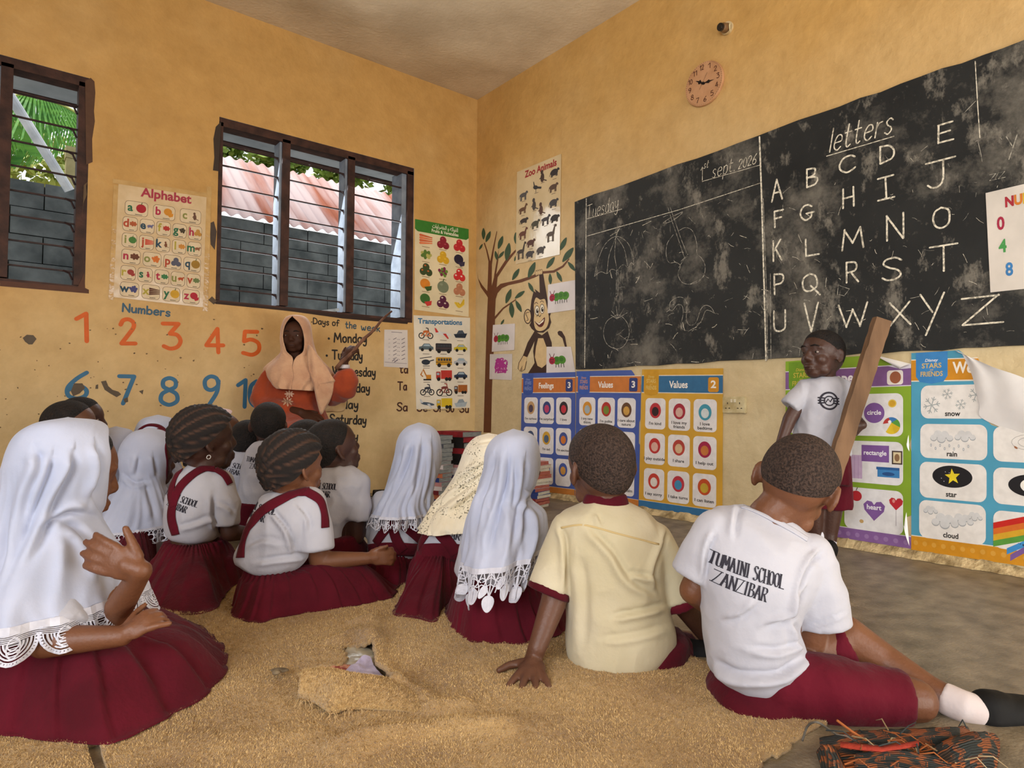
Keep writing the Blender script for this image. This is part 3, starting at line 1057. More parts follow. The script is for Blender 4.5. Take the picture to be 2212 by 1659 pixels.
# ------------------------------------------------------------------ blackboard
random.seed(21)
M_BOARD = mat('board_black', '2b2c2b', 0.75, '1e1f1f', 2.0, 0.15, 50)
nt = M_BOARD.node_tree
bs = nt.nodes['Principled BSDF']
base = bs.inputs['Base Color'].links[0].from_socket
tcn = [n for n in nt.nodes if n.type == 'TEX_COORD'][0]
prev = base
for sc_, lo_, hi_, amt, dt, stx in ((2.2, 0.50, 0.66, 0.40, 9, (1, 1, 1)), (6.5, 0.57, 0.66, 0.45, 6, (1, 1, 0.6)), (22.0, 0.62, 0.72, 0.28, 8, (1, 1, 1)), (9.0, 0.66, 0.72, 0.4, 9, (1, 3, 0.5))):
    mp = nt.nodes.new('ShaderNodeMapping')
    mp.inputs['Scale'].default_value = stx
    mp.inputs['Location'].default_value = (0, sc_ * 0.37, sc_ * 0.11)
    nt.links.new(tcn.outputs['Object'], mp.inputs[0])
    nn = nt.nodes.new('ShaderNodeTexNoise')
    nn.inputs['Scale'].default_value = sc_
    nn.inputs['Detail'].default_value = dt
    nn.inputs['Roughness'].default_value = 0.7
    nt.links.new(mp.outputs[0], nn.inputs['Vector'])
    rr = nt.nodes.new('ShaderNodeValToRGB')
    rr.color_ramp.elements[0].position, rr.color_ramp.elements[1].position = lo_, hi_
    rr.color_ramp.elements[0].color = (0, 0, 0, 1)
    rr.color_ramp.elements[1].color = (amt, amt, amt, 1)
    nt.links.new(nn.outputs['Fac'], rr.inputs[0])
    mx = nt.nodes.new('ShaderNodeMixRGB')
    mx.inputs[2].default_value = lin('a39c8e')
    nt.links.new(rr.outputs[0], mx.inputs[0])
    nt.links.new(prev, mx.inputs[1])
    prev = mx.outputs[0]
nt.links.new(prev, bs.inputs['Base Color'])
top = [(1244, 437)] + [(1244 + (2300 - 1244) * k / 24, 437 - (437 - 57) * k / 24 + random.uniform(-2.5, 2.5)) for k in range(1, 24)] + [(2420, 12)]
bot = [(2420, 733), (2212, 746)] + [(2212 - (2212 - 1246) * k / 22, 746 + (798 - 746) * k / 22 + random.uniform(-2, 2)) for k in range(1, 22)] + [(1246, 798)]
outl = [on_right(*q) for q in top + bot]
n = len(outl)
vs = [p + Vector((-0.012, 0, 0)) for p in outl] + [p + Vector((-0.0003, 0, 0)) for p in outl]
fs = [tuple(t) for t in tessellate_polygon([[Vector((-p.y, p.z, 0)) for p in outl]])] + [(i, (i + 1) % n, n + (i + 1) % n, n + i) for i in range(n)]
board = tag(mesh('blackboard', vs, fs, M_BOARD), 'long scuffed blackboard on the wall, chalked with the alphabet and a date', 'blackboard')
BO = 0.0125
c8 = lambda x, y: (1640 + x / 2.3706, 80 + y / 2.3700)
c7 = lambda x, y: (1230 + x / 2.9617, 240 + y / 2.9625)
M_CH = mat('chalk', 'e6dfcb', 0.95, '9c9686', 70, lo=0.38, hi=0.55)
M_CH2 = mat('chalk_faint', 'b5b0a2', 0.95, '5f5d56', 60, lo=0.38, hi=0.58)


def chalk_word(s, cen, h, w, lw, name='chalk_letter', m=None, slant=0.0, jit=0.012, tilt=0.0, cf=c8, sc_=2.3706):
    o, X, Y, N, k = wall_frame('right', *cf(*cen))
    k2 = k / sc_
    depth_k = math.sqrt(abs(ray(*cf(*cen)).x) ** 2) / 1.0
    # foreshortening across the wall
    a, b = on_right(*cf(cen[0] - w / 2, cen[1])), on_right(*cf(cen[0] + w / 2, cen[1]))
    wm = abs(a.y - b.y)
    ik = Ink(plane_map(o, X, Y, N, BO), 0.0003)
    ik.hand(s, -wm / 2, -h * k2 / 2, h * k2, lw * k2, m or M_CH, 1, width=wm, slant=slant, jit=jit, rot=tilt)
    return ik.build(name, board)


random.seed(4)
for ch, x, y, h, w in (('A', 97, 785, 108, 52), ('B', 275, 720, 92, 58), ('C', 455, 655, 80, 85), ('D', 657, 600, 88, 78), ('E', 958, 492, 92, 85), ('F', 105, 932, 82, 50), ('G', 250, 900, 76, 72), ('H', 460, 825, 98, 58), ('I', 655, 775, 112, 80), ('J', 932, 702, 135, 150),
                       ('K', 97, 1095, 105, 46), ('L', 275, 1075, 88, 78), ('M', 483, 1035, 105, 108), ('N', 697, 975, 128, 92), ('O', 937, 928, 105, 88), ('P', 105, 1265, 104, 52), ('Q', 270, 1265, 105, 92), ('R', 480, 1205, 104, 64), ('S', 680, 1190, 112, 104), ('T', 950, 1135, 130, 145),
                       ('U', 108, 1455, 105, 64), ('V', 272, 1435, 145, 72), ('W', 487, 1425, 118, 148), ('X', 727, 1418, 118, 102), ('Y', 892, 1410, 190, 118), ('Z', 1147, 1400, 140, 205)):
    chalk_word(ch, (x, y), h, w, 9.0)
chalk_word('letters', (515, 490), 120, 318, 6.5, 'chalk_word', slant=0.25, tilt=0.02)
chalk_line = lambda pts, lw, m, cf, sc_: Ink(lambda s, t, n: on_right(*cf(s, t), BO + n), 0.0003).line(pts, lw, m, 1)
def cline(pts, lw, m=None, cf=c7, smooth=0, name='chalk_line'):
    ik = Ink(lambda s, t, n: on_right(*cf(s, t), BO + n), 0.0003)
    ik.line(pts, lw, m or M_CH, 1, smooth=smooth)
    return ik.build(name, board)


cline([(345, 610), (690, 508)], 4, cf=c8)
chalk_word('Tuesday', (215, 622), 88, 200, 3.6, 'chalk_word', cf=c7, sc_=2.9617, slant=0.15, tilt=0.02)
cline([(112, 690), (335, 627)], 3)
chalk_word('1', (855, 405), 85, 10, 4, 'chalk_word', cf=c7, sc_=2.9617)
chalk_word('st', (880, 345), 45, 30, 3.2, 'chalk_word', cf=c7, sc_=2.9617, slant=0.3)
chalk_word('sept.', (990, 368), 85, 145, 4, 'chalk_word', cf=c7, sc_=2.9617, slant=0.2, tilt=0.02)
chalk_word('2026', (1143, 330), 60, 112, 4, 'chalk_word', cf=c7, sc_=2.9617, slant=0.2, tilt=0.03)
cline([(850, 450), (1220, 345)], 3)
cline([(108, 560), (98, 1640)], 4)
cline([(112, 800), (700, 632), (1222, 460)], 3.5)
cline([(1216, 165), (1230, 560), (1245, 1100), (1258, 1595)], 10)
cline([(1240, 560), (1262, 1200), (1268, 1590)], 4, M_CH2)
cline([(1285, 1040), (1290, 1590)], 3, M_CH2)
cline([(1106, 125), (1120, 370), (1130, 515)], 5, cf=c8)
cline([(1050, 388), (1108, 328)], 3, M_CH2, cf=c8)
cline([(1120, 535), (1136, 600), (1142, 640)], 3, M_CH2, cf=c8)
U = M_CH2
# umbrella, guitar, fruit and snake chalked faintly
for pts, sm in (([(160, 1058), (185, 950), (230, 850), (300, 802), (370, 840), (405, 920), (412, 980)], 6), ([(160, 1058), (200, 1028), (240, 1040), (270, 1012), (305, 1020), (330, 990), (355, 985), (375, 1003), (395, 970), (412, 985)], 4), ([(240, 1040), (255, 920), (300, 802)], 4), ([(305, 1018), (290, 920), (298, 804)], 4), ([(300, 804), (350, 880), (372, 990)], 4), ([(302, 1020), (300, 1170)], 0), ([(312, 1020), (310, 1180), (298, 1186)], 0),
                ([(665, 790), (625, 850), (620, 930), (640, 970), (680, 968), (710, 990), (695, 1040), (715, 1090), (760, 1108), (820, 1095), (860, 1050), (868, 990), (845, 940), (815, 910), (815, 850), (790, 770), (745, 745), (700, 765)], 4), ([(630, 615), (655, 700), (700, 830), (735, 935)], 0), ([(645, 615), (670, 690), (715, 820), (755, 920)], 0), ([(600, 715), (650, 680), (725, 645), (690, 680), (640, 710), (600, 718)], 3), ([(715, 960), (760, 915)], 0), ([(700, 1000), (735, 945), (755, 930)], 0), ([(775, 1105), (830, 1080), (862, 1055)], 3),
                ([(300, 1305), (240, 1345), (218, 1420), (240, 1490), (300, 1522), (350, 1500), (382, 1430), (372, 1360), (330, 1310), (300, 1305)], 5), ([(265, 1305), (305, 1330)], 0), ([(300, 1250), (308, 1325)], 0), ([(350, 1262), (310, 1325)], 0), ([(370, 1290), (312, 1325)], 0), ([(270, 1280), (305, 1325)], 0),
                ([(640, 1270), (645, 1225), (690, 1192), (735, 1200), (752, 1250), (748, 1330), (770, 1370), (810, 1352), (840, 1270), (870, 1243), (905, 1255), (930, 1295)], 5), ([(640, 1270), (660, 1275), (690, 1240), (720, 1245), (728, 1290), (715, 1370), (730, 1400), (780, 1400), (840, 1350), (870, 1280), (900, 1278), (930, 1295)], 5), ([(622, 1285), (642, 1272)], 0), ([(660, 1235), (668, 1238)], 0)):
    cline(pts, 2.6, U, smooth=sm, name='chalk_drawing')
cline([(400, 1320), (405, 1270), (462, 1290), (435, 1325), (408, 1318)], 3, M_CH2, cf=c8, name='chalk_drawing')
chalk_word('Y', (1300, 560), 110, 60, 4, m=M_CH2)
chalk_word('ZZ', (1225, 715), 30, 80, 3, m=M_CH2)
# plenty of light strokes and rubbings left on the board
random.seed(9)
ik = Ink(lambda s, t, n: on_right(s, t, BO + n), 0.0003)
for _ in range(200):
    x = random.uniform(1290, 2200)
    y0 = 437 - (x - 1244) * 0.36
    y1 = 798 - (x - 1244) * 0.054
    y = y0 + (y1 - y0) * random.uniform(0.12, 0.99) ** 0.7
    a, l = random.uniform(0, 3.14), random.uniform(4, 22)
    ik.line([(x, y), (x + l * math.cos(a) * 0.5, y + l * math.sin(a) * 0.5 + random.uniform(-2, 2)), (x + l * math.cos(a), y + l * math.sin(a))], random.uniform(0.4, 1.0), random.choice([U, U, M_CH]), 1, caps=False)
tag(ik.build('chalk_scratch', board), kind='stuff')

# ------------------------------------------------------------------ posters and papers
class Poster:
    """A sheet on a wall with its printed parts as children; drawing units: the sheet is 1 wide, asp tall, t from the top down."""

    def __init__(self, name, side, corners, asp, label, cat, color, group=None, off=0.002, cut=None, paper=None):
        f = on_back if side == 'back' else on_right
        self.N = Vector((0, -1, 0)) if side == 'back' else Vector((-1, 0, 0))
        self.c = [f(*q) + self.N * off for q in corners]
        self.asp = asp
        qm = quad_map(self.c, self.N, asp, 0.0)
        self.map = lambda s, t, n: qm(s, asp - t, n)
        out = cut or [(0, 0), (1, 0), (1, asp), (0, asp)]
        tri = [tuple(t) for t in tessellate_polygon([[Vector((p[0], -p[1], 0)) for p in out]])]
        n = len(out)
        vs = [self.map(p[0], p[1], 0.0006) for p in out] + [self.map(p[0], p[1], -0.0012) for p in out]
        fs = tri + [(i, (i + 1) % n, n + (i + 1) % n, n + i) for i in range(n)]
        m = paper or mat('poster_' + name + color, color, 0.55, '%02x%02x%02x' % tuple(int(int(color[i:i + 2], 16) * 0.93) for i in (0, 2, 4)), 5, 0.25, 14, spec=0.35)
        self.root = tag(mesh(name, vs, fs, m), label, cat, group)
        self.base = 0.0008

    def ink(self):
        f = self.map
        ik = Ink(lambda s, t, n: f(s, -t, n + 0.0008), 0.00025)
        return ik

    def part(self, name, draw):
        ik = self.ink()
        draw(ik)
        return ik.build(name, self.root)


def blob(ik, kind, x, y, r, m, m2=None, L=3, s=None):
    """Small printed pictures: generic fruit, animals, vehicles. y upward."""
    m2 = m2 or m
    s = s or random
    if kind == 'round':
        ik.ell(x, y, r, r * 0.9, m, L)
        ik.ell(x - r * 0.3, y + r * 0.35, r * 0.28, r * 0.18, m2, L + 1)
        ik.line([(x, y + r * 0.85), (x + r * 0.15, y + r * 1.2)], r * 0.14, '3a5a2a', L + 1)
    elif kind == 'trio':
        for a, b in ((-0.5, -0.35), (0.5, -0.4), (0, 0.4)):
            ik.ell(x + a * r, y + b * r, r * 0.58, r * 0.55, m, L)
            ik.ell(x + a * r - r * 0.15, y + b * r + r * 0.2, r * 0.18, r * 0.12, m2, L + 1)
    elif kind == 'long':
        for k in range(4):
            q = -0.2 + 0.12 * k
            ik.line([(x - r, y + (k - 1.5) * r * 0.28 + q * r), (x + r, y + (k - 1.5) * r * 0.28)], [r * 0.36, r * 0.16], m if k % 2 else m2, L + k * 0.3)
    elif kind == 'leafy':
        for k in range(7):
            a = k * 0.9
            ik.ell(x + r * 0.55 * math.cos(a), y + r * 0.3 * math.sin(a), r * 0.45, r * 0.3, m if k % 3 else m2, L + k * 0.2, 12, a)
    elif kind == 'bunch':
        for k in range(12):
            a, q = k * 2.4, math.sqrt(k / 12)
            ik.ell(x + r * 0.8 * q * math.cos(a), y + r * 0.6 * q * math.sin(a), r * 0.26, r * 0.26, m if k % 2 else m2, L + k * 0.1, 10)
    elif kind == 'half':
        ik.ell(x - r * 0.15, y + r * 0.1, r * 0.85, r * 0.75, m, L)
        ik.poly([(x - r * 0.3, y - r * 0.4), (x + r, y - r * 0.1), (x + r * 0.9, y - r * 0.75), (x + r * 0.2, y - r)], m2, L + 1)
    elif kind == 'curve':
        for k in range(4):
            ik.line([(x - r * 0.8 + k * r * 0.2, y + r * 0.1), (x - r * 0.1 + k * r * 0.1, y - r * 0.5 + k * r * 0.12), (x + r * 0.8, y + r * (0.1 + 0.2 * k))], r * 0.26, m if k % 2 else m2, L + k * 0.2, smooth=5)
    elif kind == 'car':
        ik.poly([(x - r, y - r * 0.3), (x - r, y + r * 0.05), (x - r * 0.6, y + r * 0.15), (x - r * 0.3, y + r * 0.5), (x + r * 0.45, y + r * 0.5), (x + r * 0.75, y + r * 0.15), (x + r, y + r * 0.05), (x + r, y - r * 0.3)], m, L)
        ik.poly([(x - r * 0.45, y + r * 0.15), (x - r * 0.25, y + r * 0.42), (x + r * 0.4, y + r * 0.42), (x + r * 0.6, y + r * 0.15)], '9fb4c0', L + 1)
        for a in (-0.55, 0.55):
            ik.ell(x + a * r, y - r * 0.32, r * 0.22, r * 0.22, '22201f', L + 2, 12)
    elif kind == 'bus':
        ik.rrect(x - r, y - r * 0.42, x + r, y + r * 0.5, r * 0.12, m, L)
        for k in range(5):
            ik.rect(x - r * 0.75 + k * r * 0.34, y + r * 0.08, x - r * 0.5 + k * r * 0.34, y + r * 0.36, '3a3f46', L + 1)
        ik.line([(x - r, y - r * 0.08), (x + r, y - r * 0.08)], r * 0.07, m2, L + 1)
        for a in (-0.6, 0.6):
            ik.ell(x + a * r, y - r * 0.42, r * 0.24, r * 0.24, '22201f', L + 2, 12)
    elif kind == 'truck':
        ik.rect(x - r * 0.4, y - r * 0.4, x + r, y + r * 0.6, m, L)
        ik.rrect(x - r, y - r * 0.4, x - r * 0.45, y + r * 0.45, r * 0.1, m2, L)
        ik.rect(x - r * 0.92, y + r * 0.05, x - r * 0.6, y + r * 0.32, '9fb4c0', L + 1)
        for a in (-0.7, 0.3, 0.7):
            ik.ell(x + a * r, y - r * 0.42, r * 0.22, r * 0.22, '22201f', L + 2, 12)
    elif kind == 'plane':
        ik.ell(x, y, r * 1.0, r * 0.2, m, L, rot=-0.15)
        ik.poly([(x - r * 0.1, y), (x + r * 0.5, y - r * 0.6), (x + r * 0.65, y - r * 0.55), (x + r * 0.3, y + r * 0.02)], m2, L + 1)
        ik.poly([(x - r * 0.95, y + r * 0.1), (x - r * 1.1, y + r * 0.65), (x - r * 0.9, y + r * 0.6), (x - r * 0.6, y + r * 0.15)], m2, L + 1)
    elif kind == 'boat':
        ik.poly([(x - r, y), (x + r, y + r * 0.15), (x + r * 0.7, y - r * 0.5), (x - r * 0.75, y - r * 0.5)], m, L)
        ik.poly([(x - r * 0.6, y), (x - r * 0.3, y + r * 0.5), (x + r * 0.3, y + r * 0.55), (x + r * 0.6, y + r * 0.1)], m2, L + 1)
    elif kind == 'bike':
        for a in (-0.6, 0.6):
            ik.line([(x + a * r + r * 0.36 * math.cos(q), y - r * 0.35 + r * 0.36 * math.sin(q)) for q in [k * PI / 7 for k in range(15)]], r * 0.13, '22201f', L)
        ik.line([(x - r * 0.6, y - r * 0.35), (x - r * 0.1, y + r * 0.3), (x + r * 0.35, y + r * 0.3), (x + r * 0.6, y - r * 0.35), (x - r * 0.1, y - r * 0.35), (x + r * 0.35, y + r * 0.3)], r * 0.15, m, L + 1)
        ik.line([(x + r * 0.35, y + r * 0.3), (x + r * 0.3, y + r * 0.65), (x + r * 0.05, y + r * 0.7)], r * 0.12, m2, L + 1)
        ik.ell(x - r * 0.05, y + r * 0.2, r * 0.35, r * 0.15, m, L + 2)
    elif kind == 'heli':
        ik.ell(x - r * 0.1, y - r * 0.1, r * 0.6, r * 0.36, m, L)
        ik.line([(x + r * 0.3, y), (x + r, y + r * 0.2)], r * 0.14, m, L)
        ik.line([(x - r * 0.9, y + r * 0.4), (x + r * 0.7, y + r * 0.62)], r * 0.1, m2, L + 1)
        ik.line([(x - r * 0.5, y - r * 0.6), (x + r * 0.4, y - r * 0.6)], r * 0.08, m2, L + 1)
    elif kind == 'crane':
        ik.rect(x - r * 0.5, y - r * 0.65, x + r * 0.6, y - r * 0.45, '22201f', L)
        ik.rect(x - r * 0.1, y - r * 0.45, x + r * 0.6, y + r * 0.1, m, L)
        ik.line([(x, y - r * 0.2), (x - r * 0.5, y + r * 0.8), (x - r * 0.85, y + r * 0.1), (x - r * 0.6, y - r * 0.1)], r * 0.16, m2, L + 1)
    elif kind == 'beast':
        # four-legged animal, s = (neck, leg, trunk)
        nk, lg, bd = s
        ik.ell(x, y, r * 0.72, r * bd, m, L)
        for a in (-0.5, -0.32, 0.35, 0.53):
            ik.line([(x + a * r, y), (x + a * r * 1.05, y - r * lg)], r * 0.16, m, L)
        hx, hy = x + r * (0.62 + 0.2 * nk), y + r * (0.15 + nk)
        ik.line([(x + r * 0.5, y + r * 0.1), (hx, hy)], [r * 0.42, r * 0.22], m, L)
        ik.ell(hx + r * 0.12, hy, r * 0.25, r * 0.16, m, L, 12, -0.5)
        ik.line([(x - r * 0.68, y + r * 0.1), (x - r * 0.85, y - r * 0.35)], r * 0.08, m2, L)
        ik.ell(x - r * 0.1, y + r * 0.1, r * 0.4, r * bd * 0.5, m2, L + 1)
    elif kind == 'bird':
        ik.ell(x - r * 0.1, y - r * 0.1, r * 0.5, r * 0.26, m, L, rot=-0.3)
        ik.line([(x - r * 0.3, y), (x - r * 0.5, y + r * 0.7)], [r * 0.25, r * 0.12], m, L)
        ik.poly([(x, y), (x + r * 1.1, y - r * 0.3), (x + r, y - r * 0.55), (x - r * 0.1, y - r * 0.25)], m2, L + 1)
        ik.line([(x - r * 0.05, y - r * 0.2), (x, y - r * 0.8)], r * 0.07, m, L)
    elif kind == 'upright':
        ik.ell(x, y - r * 0.2, r * 0.36, r * 0.6, m, L)
        ik.ell(x - r * 0.1, y + r * 0.55, r * 0.26, r * 0.28, m, L)
        ik.line([(x + r * 0.2, y - r * 0.5), (x + r * 0.8, y - r * 0.75)], r * 0.14, m2, L)
        ik.line([(x - r * 0.1, y), (x - r * 0.5, y - r * 0.25)], r * 0.13, m2, L + 1)


DK = '2c2a28'
random.seed(2)
# --- alphabet
p = Poster('alphabet_poster', 'back', [(256, 392), (446, 421), (438, 664), (245, 642)], 1.32, 'plastic covered alphabet poster with pictured letter cards, taped between the windows', 'poster', 'd8bd93',
           paper=mat('laminated_poster', 'd9c09a', 0.16, 'c9ad82', 9, 0.5, 7, spec=0.8))
p.part('title_lettering', lambda k: k.text('Alphabet', 0.53, -0.13, 0.10, 'a83a4a', 2, bold=0.03, w=0.58))
rows = ['abc', 'defgh', 'ijklm', 'nopq', 'rstuv', 'wxyz']
cols = ['a8242e', 'd08a2c', '6a4a3a', 'b05a34', '6d6a8c', 'b33a30', '4a4030', 'c08a40', '4a7a3a', 'c8402c', '7a4a30', 'c8873a', '8c5a3c', '6a3f2c', 'd07030', '5a5a68', 'a07a30', '9a3a34', 'a83240', '3f7a4a', 'b04a28', '6a7a4a', '4a4a78', '5a3424', 'd0a030', 'b02838']
lc = ['2f6b4a', 'b0304a', '8a8a4a', 'b04a30', '2f4a5a', 'b0a040']
i = 0
for ri, r in enumerate(rows):
    y0 = 0.20 + ri * 0.186
    n = len(r)
    for ci, ch in enumerate(r):
        w = 0.92 / n
        x0 = 0.05 + ci * w
        wd = min(w * 0.88, 0.25)
        xc = x0 + w / 2

        def card(k, ch=ch, xc=xc, y0=y0, wd=wd, i=i):
            k.rrect(xc - wd / 2, -y0 - 0.165, xc + wd / 2, -y0, 0.04, '5d4636', 0.5)
            k.rrect(xc - wd / 2 + 0.004, -y0 - 0.161, xc + wd / 2 - 0.004, -y0 - 0.004, 0.037, 'dcc7a4', 1)
            k.text(ch, xc - wd * 0.27, -y0 - 0.115, 0.09, lc[i % 6], 2, bold=0.03)
            blob(k, ['round', 'half', 'upright', 'leafy', 'beast', 'leafy', 'bunch', 'trio'][i % 8] if ch not in 'xj' else 'long', xc + wd * 0.2, -y0 - 0.075, min(0.055, wd * 0.26), cols[i], None, s=(0.2, 0.5, 0.35))
            k.line([(xc - wd * 0.05, -y0 - 0.148), (xc + wd * 0.25, -y0 - 0.148)], 0.006, DK, 2)
        p.part('letter_card', card)
        i += 1
# strips of clear tape round its edges
p.part('clear_tape', lambda k: (k.rect(-0.06, -0.03, 1.06, 0.02, mat('clear_tape', 'c9a468', 0.15, 'b58f54', 12, 0.4, 20, spec=0.8), 0.2, 4, 1), k.rect(-0.05, -1.35, 0.0, -0.05, MATS['clear_tape'], 0.2, 1, 4), k.rect(1.0, -1.36, 1.06, 0.1, MATS['clear_tape'], 0.2, 1, 4)))

# --- fruits and vegetables
p = Poster('fruit_poster', 'back', [(896, 473), (1012, 495), (1012, 684.5), (895, 669)], 1.42, 'fruit and vegetable poster with a green heading, beside the three bay window', 'poster', 'e6d5ae')
p.part('green_heading', lambda k: k.poly([(0, 0), (1, 0), (1, -0.15), (0.95, -0.185), (0.05, -0.185), (0, -0.15)], '3a7a2c', 1))
ar = '\ufe8d\ufedf\ufed4\ufeee\ufe8d\ufedb\ufeea \ufeed \ufe8d\ufedf\ufea8\ufec0\ufeae\ufe8d\ufeed\ufe8d\ufe95'[::-1]
p.part('title_lettering', lambda k: (k.text(ar, 0.55, -0.085, 0.062, 'f0ead0', 2, bold=0.01, w=0.48), k.text('Fruits & Vegetables', 0.55, -0.155, 0.05, 'f0ead0', 2, bold=0.02, w=0.5)))
fr = [('long', 'd0633a', 'e07c50'), ('trio', '8a2430', 'a84450'), ('trio', 'c02a30', 'd85a50'), ('leafy', '5c7a34', 'b8b060'), ('trio', 'd8a828', 'e8c040'), ('half', '2c2436', '3c3448'), ('trio', '3c4a28', 'c0602c'), ('bunch', '7a2a48', '6a8a34'), ('trio', 'cc3030', 'e0d0c0'),
      ('half', 'd8842a', '3f5a28'), ('round', '7c8468', '8c9478'), ('trio', 'b87a58', 'c88c68'), ('half', '3f6a30', 'c83a34'), ('trio', '5a2440', 'd8c4b8'), ('curve', 'd8b02c', 'e8c440')]
for i, (kd, a, b) in enumerate(fr):
    x, y = 0.20 + 0.31 * (i % 3), 0.295 + 0.235 * (i // 3)

    def pic(k, kd=kd, a=a, b=b, x=x, y=y):
        blob(k, kd, x, -y, 0.105, a, b)
        k.line([(x - 0.07, -y - 0.115), (x + 0.06, -y - 0.118)], 0.008, '8a6a4a', 2)
    p.part('picture', pic)

# --- transportations
p = Poster('transport_poster', 'back', [(893, 681), (1015, 686.5), (1015, 881), (899, 884)], 1.55, 'white transportations poster of vehicles, taped below the fruit poster', 'poster', 'e8dfcc')
p.part('title_lettering', lambda k: k.text('Transportations', 0.46, -0.13, 0.085, '2f6f98', 2, bold=0.03, w=0.78))
tr = [('bike', 'c86a30', DK), ('plane', 'd8d8d4', 'c83a34'), ('boat', '2c3440', '4a5460'), ('car', '5a6a70', DK), ('bus', '3a3438', '5a4a4c'), ('car', 'c8b430', DK), ('heli', '2f3640', '3a3a3e'), ('bus', 'c8962a', '3a3020'), ('car', 'b8bcc0', DK), ('crane', 'd08a2c', 'c07a30'), ('truck', 'c03a30', 'b03028'), ('car', '2c3a50', DK),
      ('bike', '303440', '303440'), ('bike', '7a3a34', 'a04a3c'), ('truck', 'a8622c', '6a3f24'), ('plane', '4a5868', 'c8ccd0'), ('truck', 'd8b828', 'c8a420'), ('boat', 'a8b4bc', '8c9aa4')]
for i, (kd, a, b) in enumerate(tr):
    x, y = 0.2 + 0.31 * (i % 3), 0.29 + 0.235 * (i // 3)

    def pic(k, kd=kd, a=a, b=b, x=x, y=y, i=i):
        blob(k, kd, x, -y, 0.125 if i % 3 != 1 else 0.145, a, b)
        k.line([(x - 0.06, -y - 0.11), (x + 0.05, -y - 0.112)], 0.008, '6a5a4a', 2)
    p.part('picture', pic)

# --- small paper with pencil marks
p = Poster('worksheet', 'back', [(830, 712), (880, 713), (881, 795), (829, 792)], 1.62, 'small white worksheet of ticks taped beside the days of the week', 'paper', 'd8cfc8')


def marks(k):
    k.line([(0.3, -0.1), (0.75, -0.115)], 0.02, '6a6470', 2)
    for r in range(6):
        for q in range(2):
            x, y = 0.38 + 0.36 * q, 0.42 + 0.17 * r
            k.line([(x, -y), (x + 0.13, -y + 0.07)], 0.022, '4a4450', 2)
            k.line([(x - 0.2, -y), (x - 0.14, -y + 0.01)], 0.016, '8a848c', 2)
        k.ell(0.63, -0.42 - 0.17 * r, 0.012, 0.015, '4a4450', 2)
    k.line([(0.34, -1.36), (0.45, -1.28), (0.42, -1.40), (0.56, -1.3)], 0.025, '3a3450', 2)
    k.line([(0.03, -1.42), (0.95, -1.44)], 0.014, '6a6470', 2)


p.part('pencil_mark', marks)

# --- zoo animals
p = Poster('animal_poster', 'right', [(1118, 372), (1213, 332.5), (1210, 550), (1115, 571)], 1.45, 'glossy zoo animals poster hanging above the painted branch', 'poster', 'd9c398', off=0.004,
           paper=mat('glossy_poster', 'd6c29a', 0.15, 'cdb78e', 6, 0.35, 6, spec=0.8))
p.part('title_lettering', lambda k: k.text('Zoo Animals', 0.55, -0.14, 0.10, 'a02830', 2, bold=0.03, w=0.72))
an = [('beast', .1, .5, .42, .86, .23, '3a3636'), ('upright', 0, 0, 0, .6, .22, '4a3a34'), ('beast', .1, .7, .3, .16, .40, '5a5652'), ('bird', 0, 0, 0, .46, .34, '3a3838'), ('beast', .1, .6, .34, .84, .44, '5f4a3c'), ('beast', .35, .55, .26, .15, .62, '6a4a34'), ('upright', 0, 0, 0, .42, .60, '4a423c'), ('upright', 0, 0, 0, .58, .70, '5a4034'), ('beast', .1, .55, .42, .85, .67, '4a4644'),
      ('beast', .0, .35, .3, .18, .80, '3f3630'), ('beast', .15, .6, .36, .45, .90, '4f4a3a'), ('beast', .2, .7, .25, .68, .88, '4a4648'), ('beast', .0, .5, .42, .88, .90, '3a3634'), ('beast', .45, .7, .32, .16, 1.0, '6a4030'), ('beast', .1, .55, .36, .35, 1.17, '5a3a30'), ('beast', .8, .95, .3, .80, 1.12, '5f5348'), ('beast', .9, 1.0, .28, .12, 1.27, '4a4038'), ('beast', .0, .5, .4, .33, 1.34, '4a4442'), ('beast', .1, .5, .42, .58, 1.32, '524c48')]
for kd, a, b, c, x, y, col in an:
    def pic(k, kd=kd, a=a, b=b, c=c, x=x, y=y, col=col):
        blob(k, kd, x, -y, 0.115, col, col, s=(a, b, c))
        k.line([(x - 0.03, -y - 0.1), (x + 0.05, -y - 0.1)], 0.007, '6a5a4a', 2)
    p.part('picture', pic)


# --- children's drawings
def caterpillar(k, x, y, s, n):
    for i in range(n):
        k.ell(x + s * (0.55 + 0.55 * i), y + s * 0.08 * (i % 2), s * 0.42, s * 0.46, '4f8a2c', 1 + 0.2 * i)
        k.ell(x + s * (0.5 + 0.55 * i), y + s * 0.12, s * 0.24, s * 0.24, '3f7426', 2.2)
        for a in (-0.12, 0.12):
            k.line([(x + s * (0.55 + 0.55 * i + a), y - s * 0.35), (x + s * (0.55 + 0.55 * i + a * 1.3), y - s * 0.75)], s * 0.07, '2a2420', 0.5)
    k.ell(x, y, s * 0.34, s * 0.42, 'a8283c', 3)
    for a in (-0.12, 0.12):
        k.line([(x + a * s, y + s * 0.35), (x + a * s * 2.4, y + s * 0.75)], s * 0.07, '6a2030', 3)
        k.ell(x + a * s * 0.9, y + s * 0.1, s * 0.06, s * 0.06, '2a1a20', 4)
    k.line([(x - s * 0.14, y - s * 0.15), (x + s * 0.14, y - s * 0.17)], s * 0.06, '2a1a20', 4)


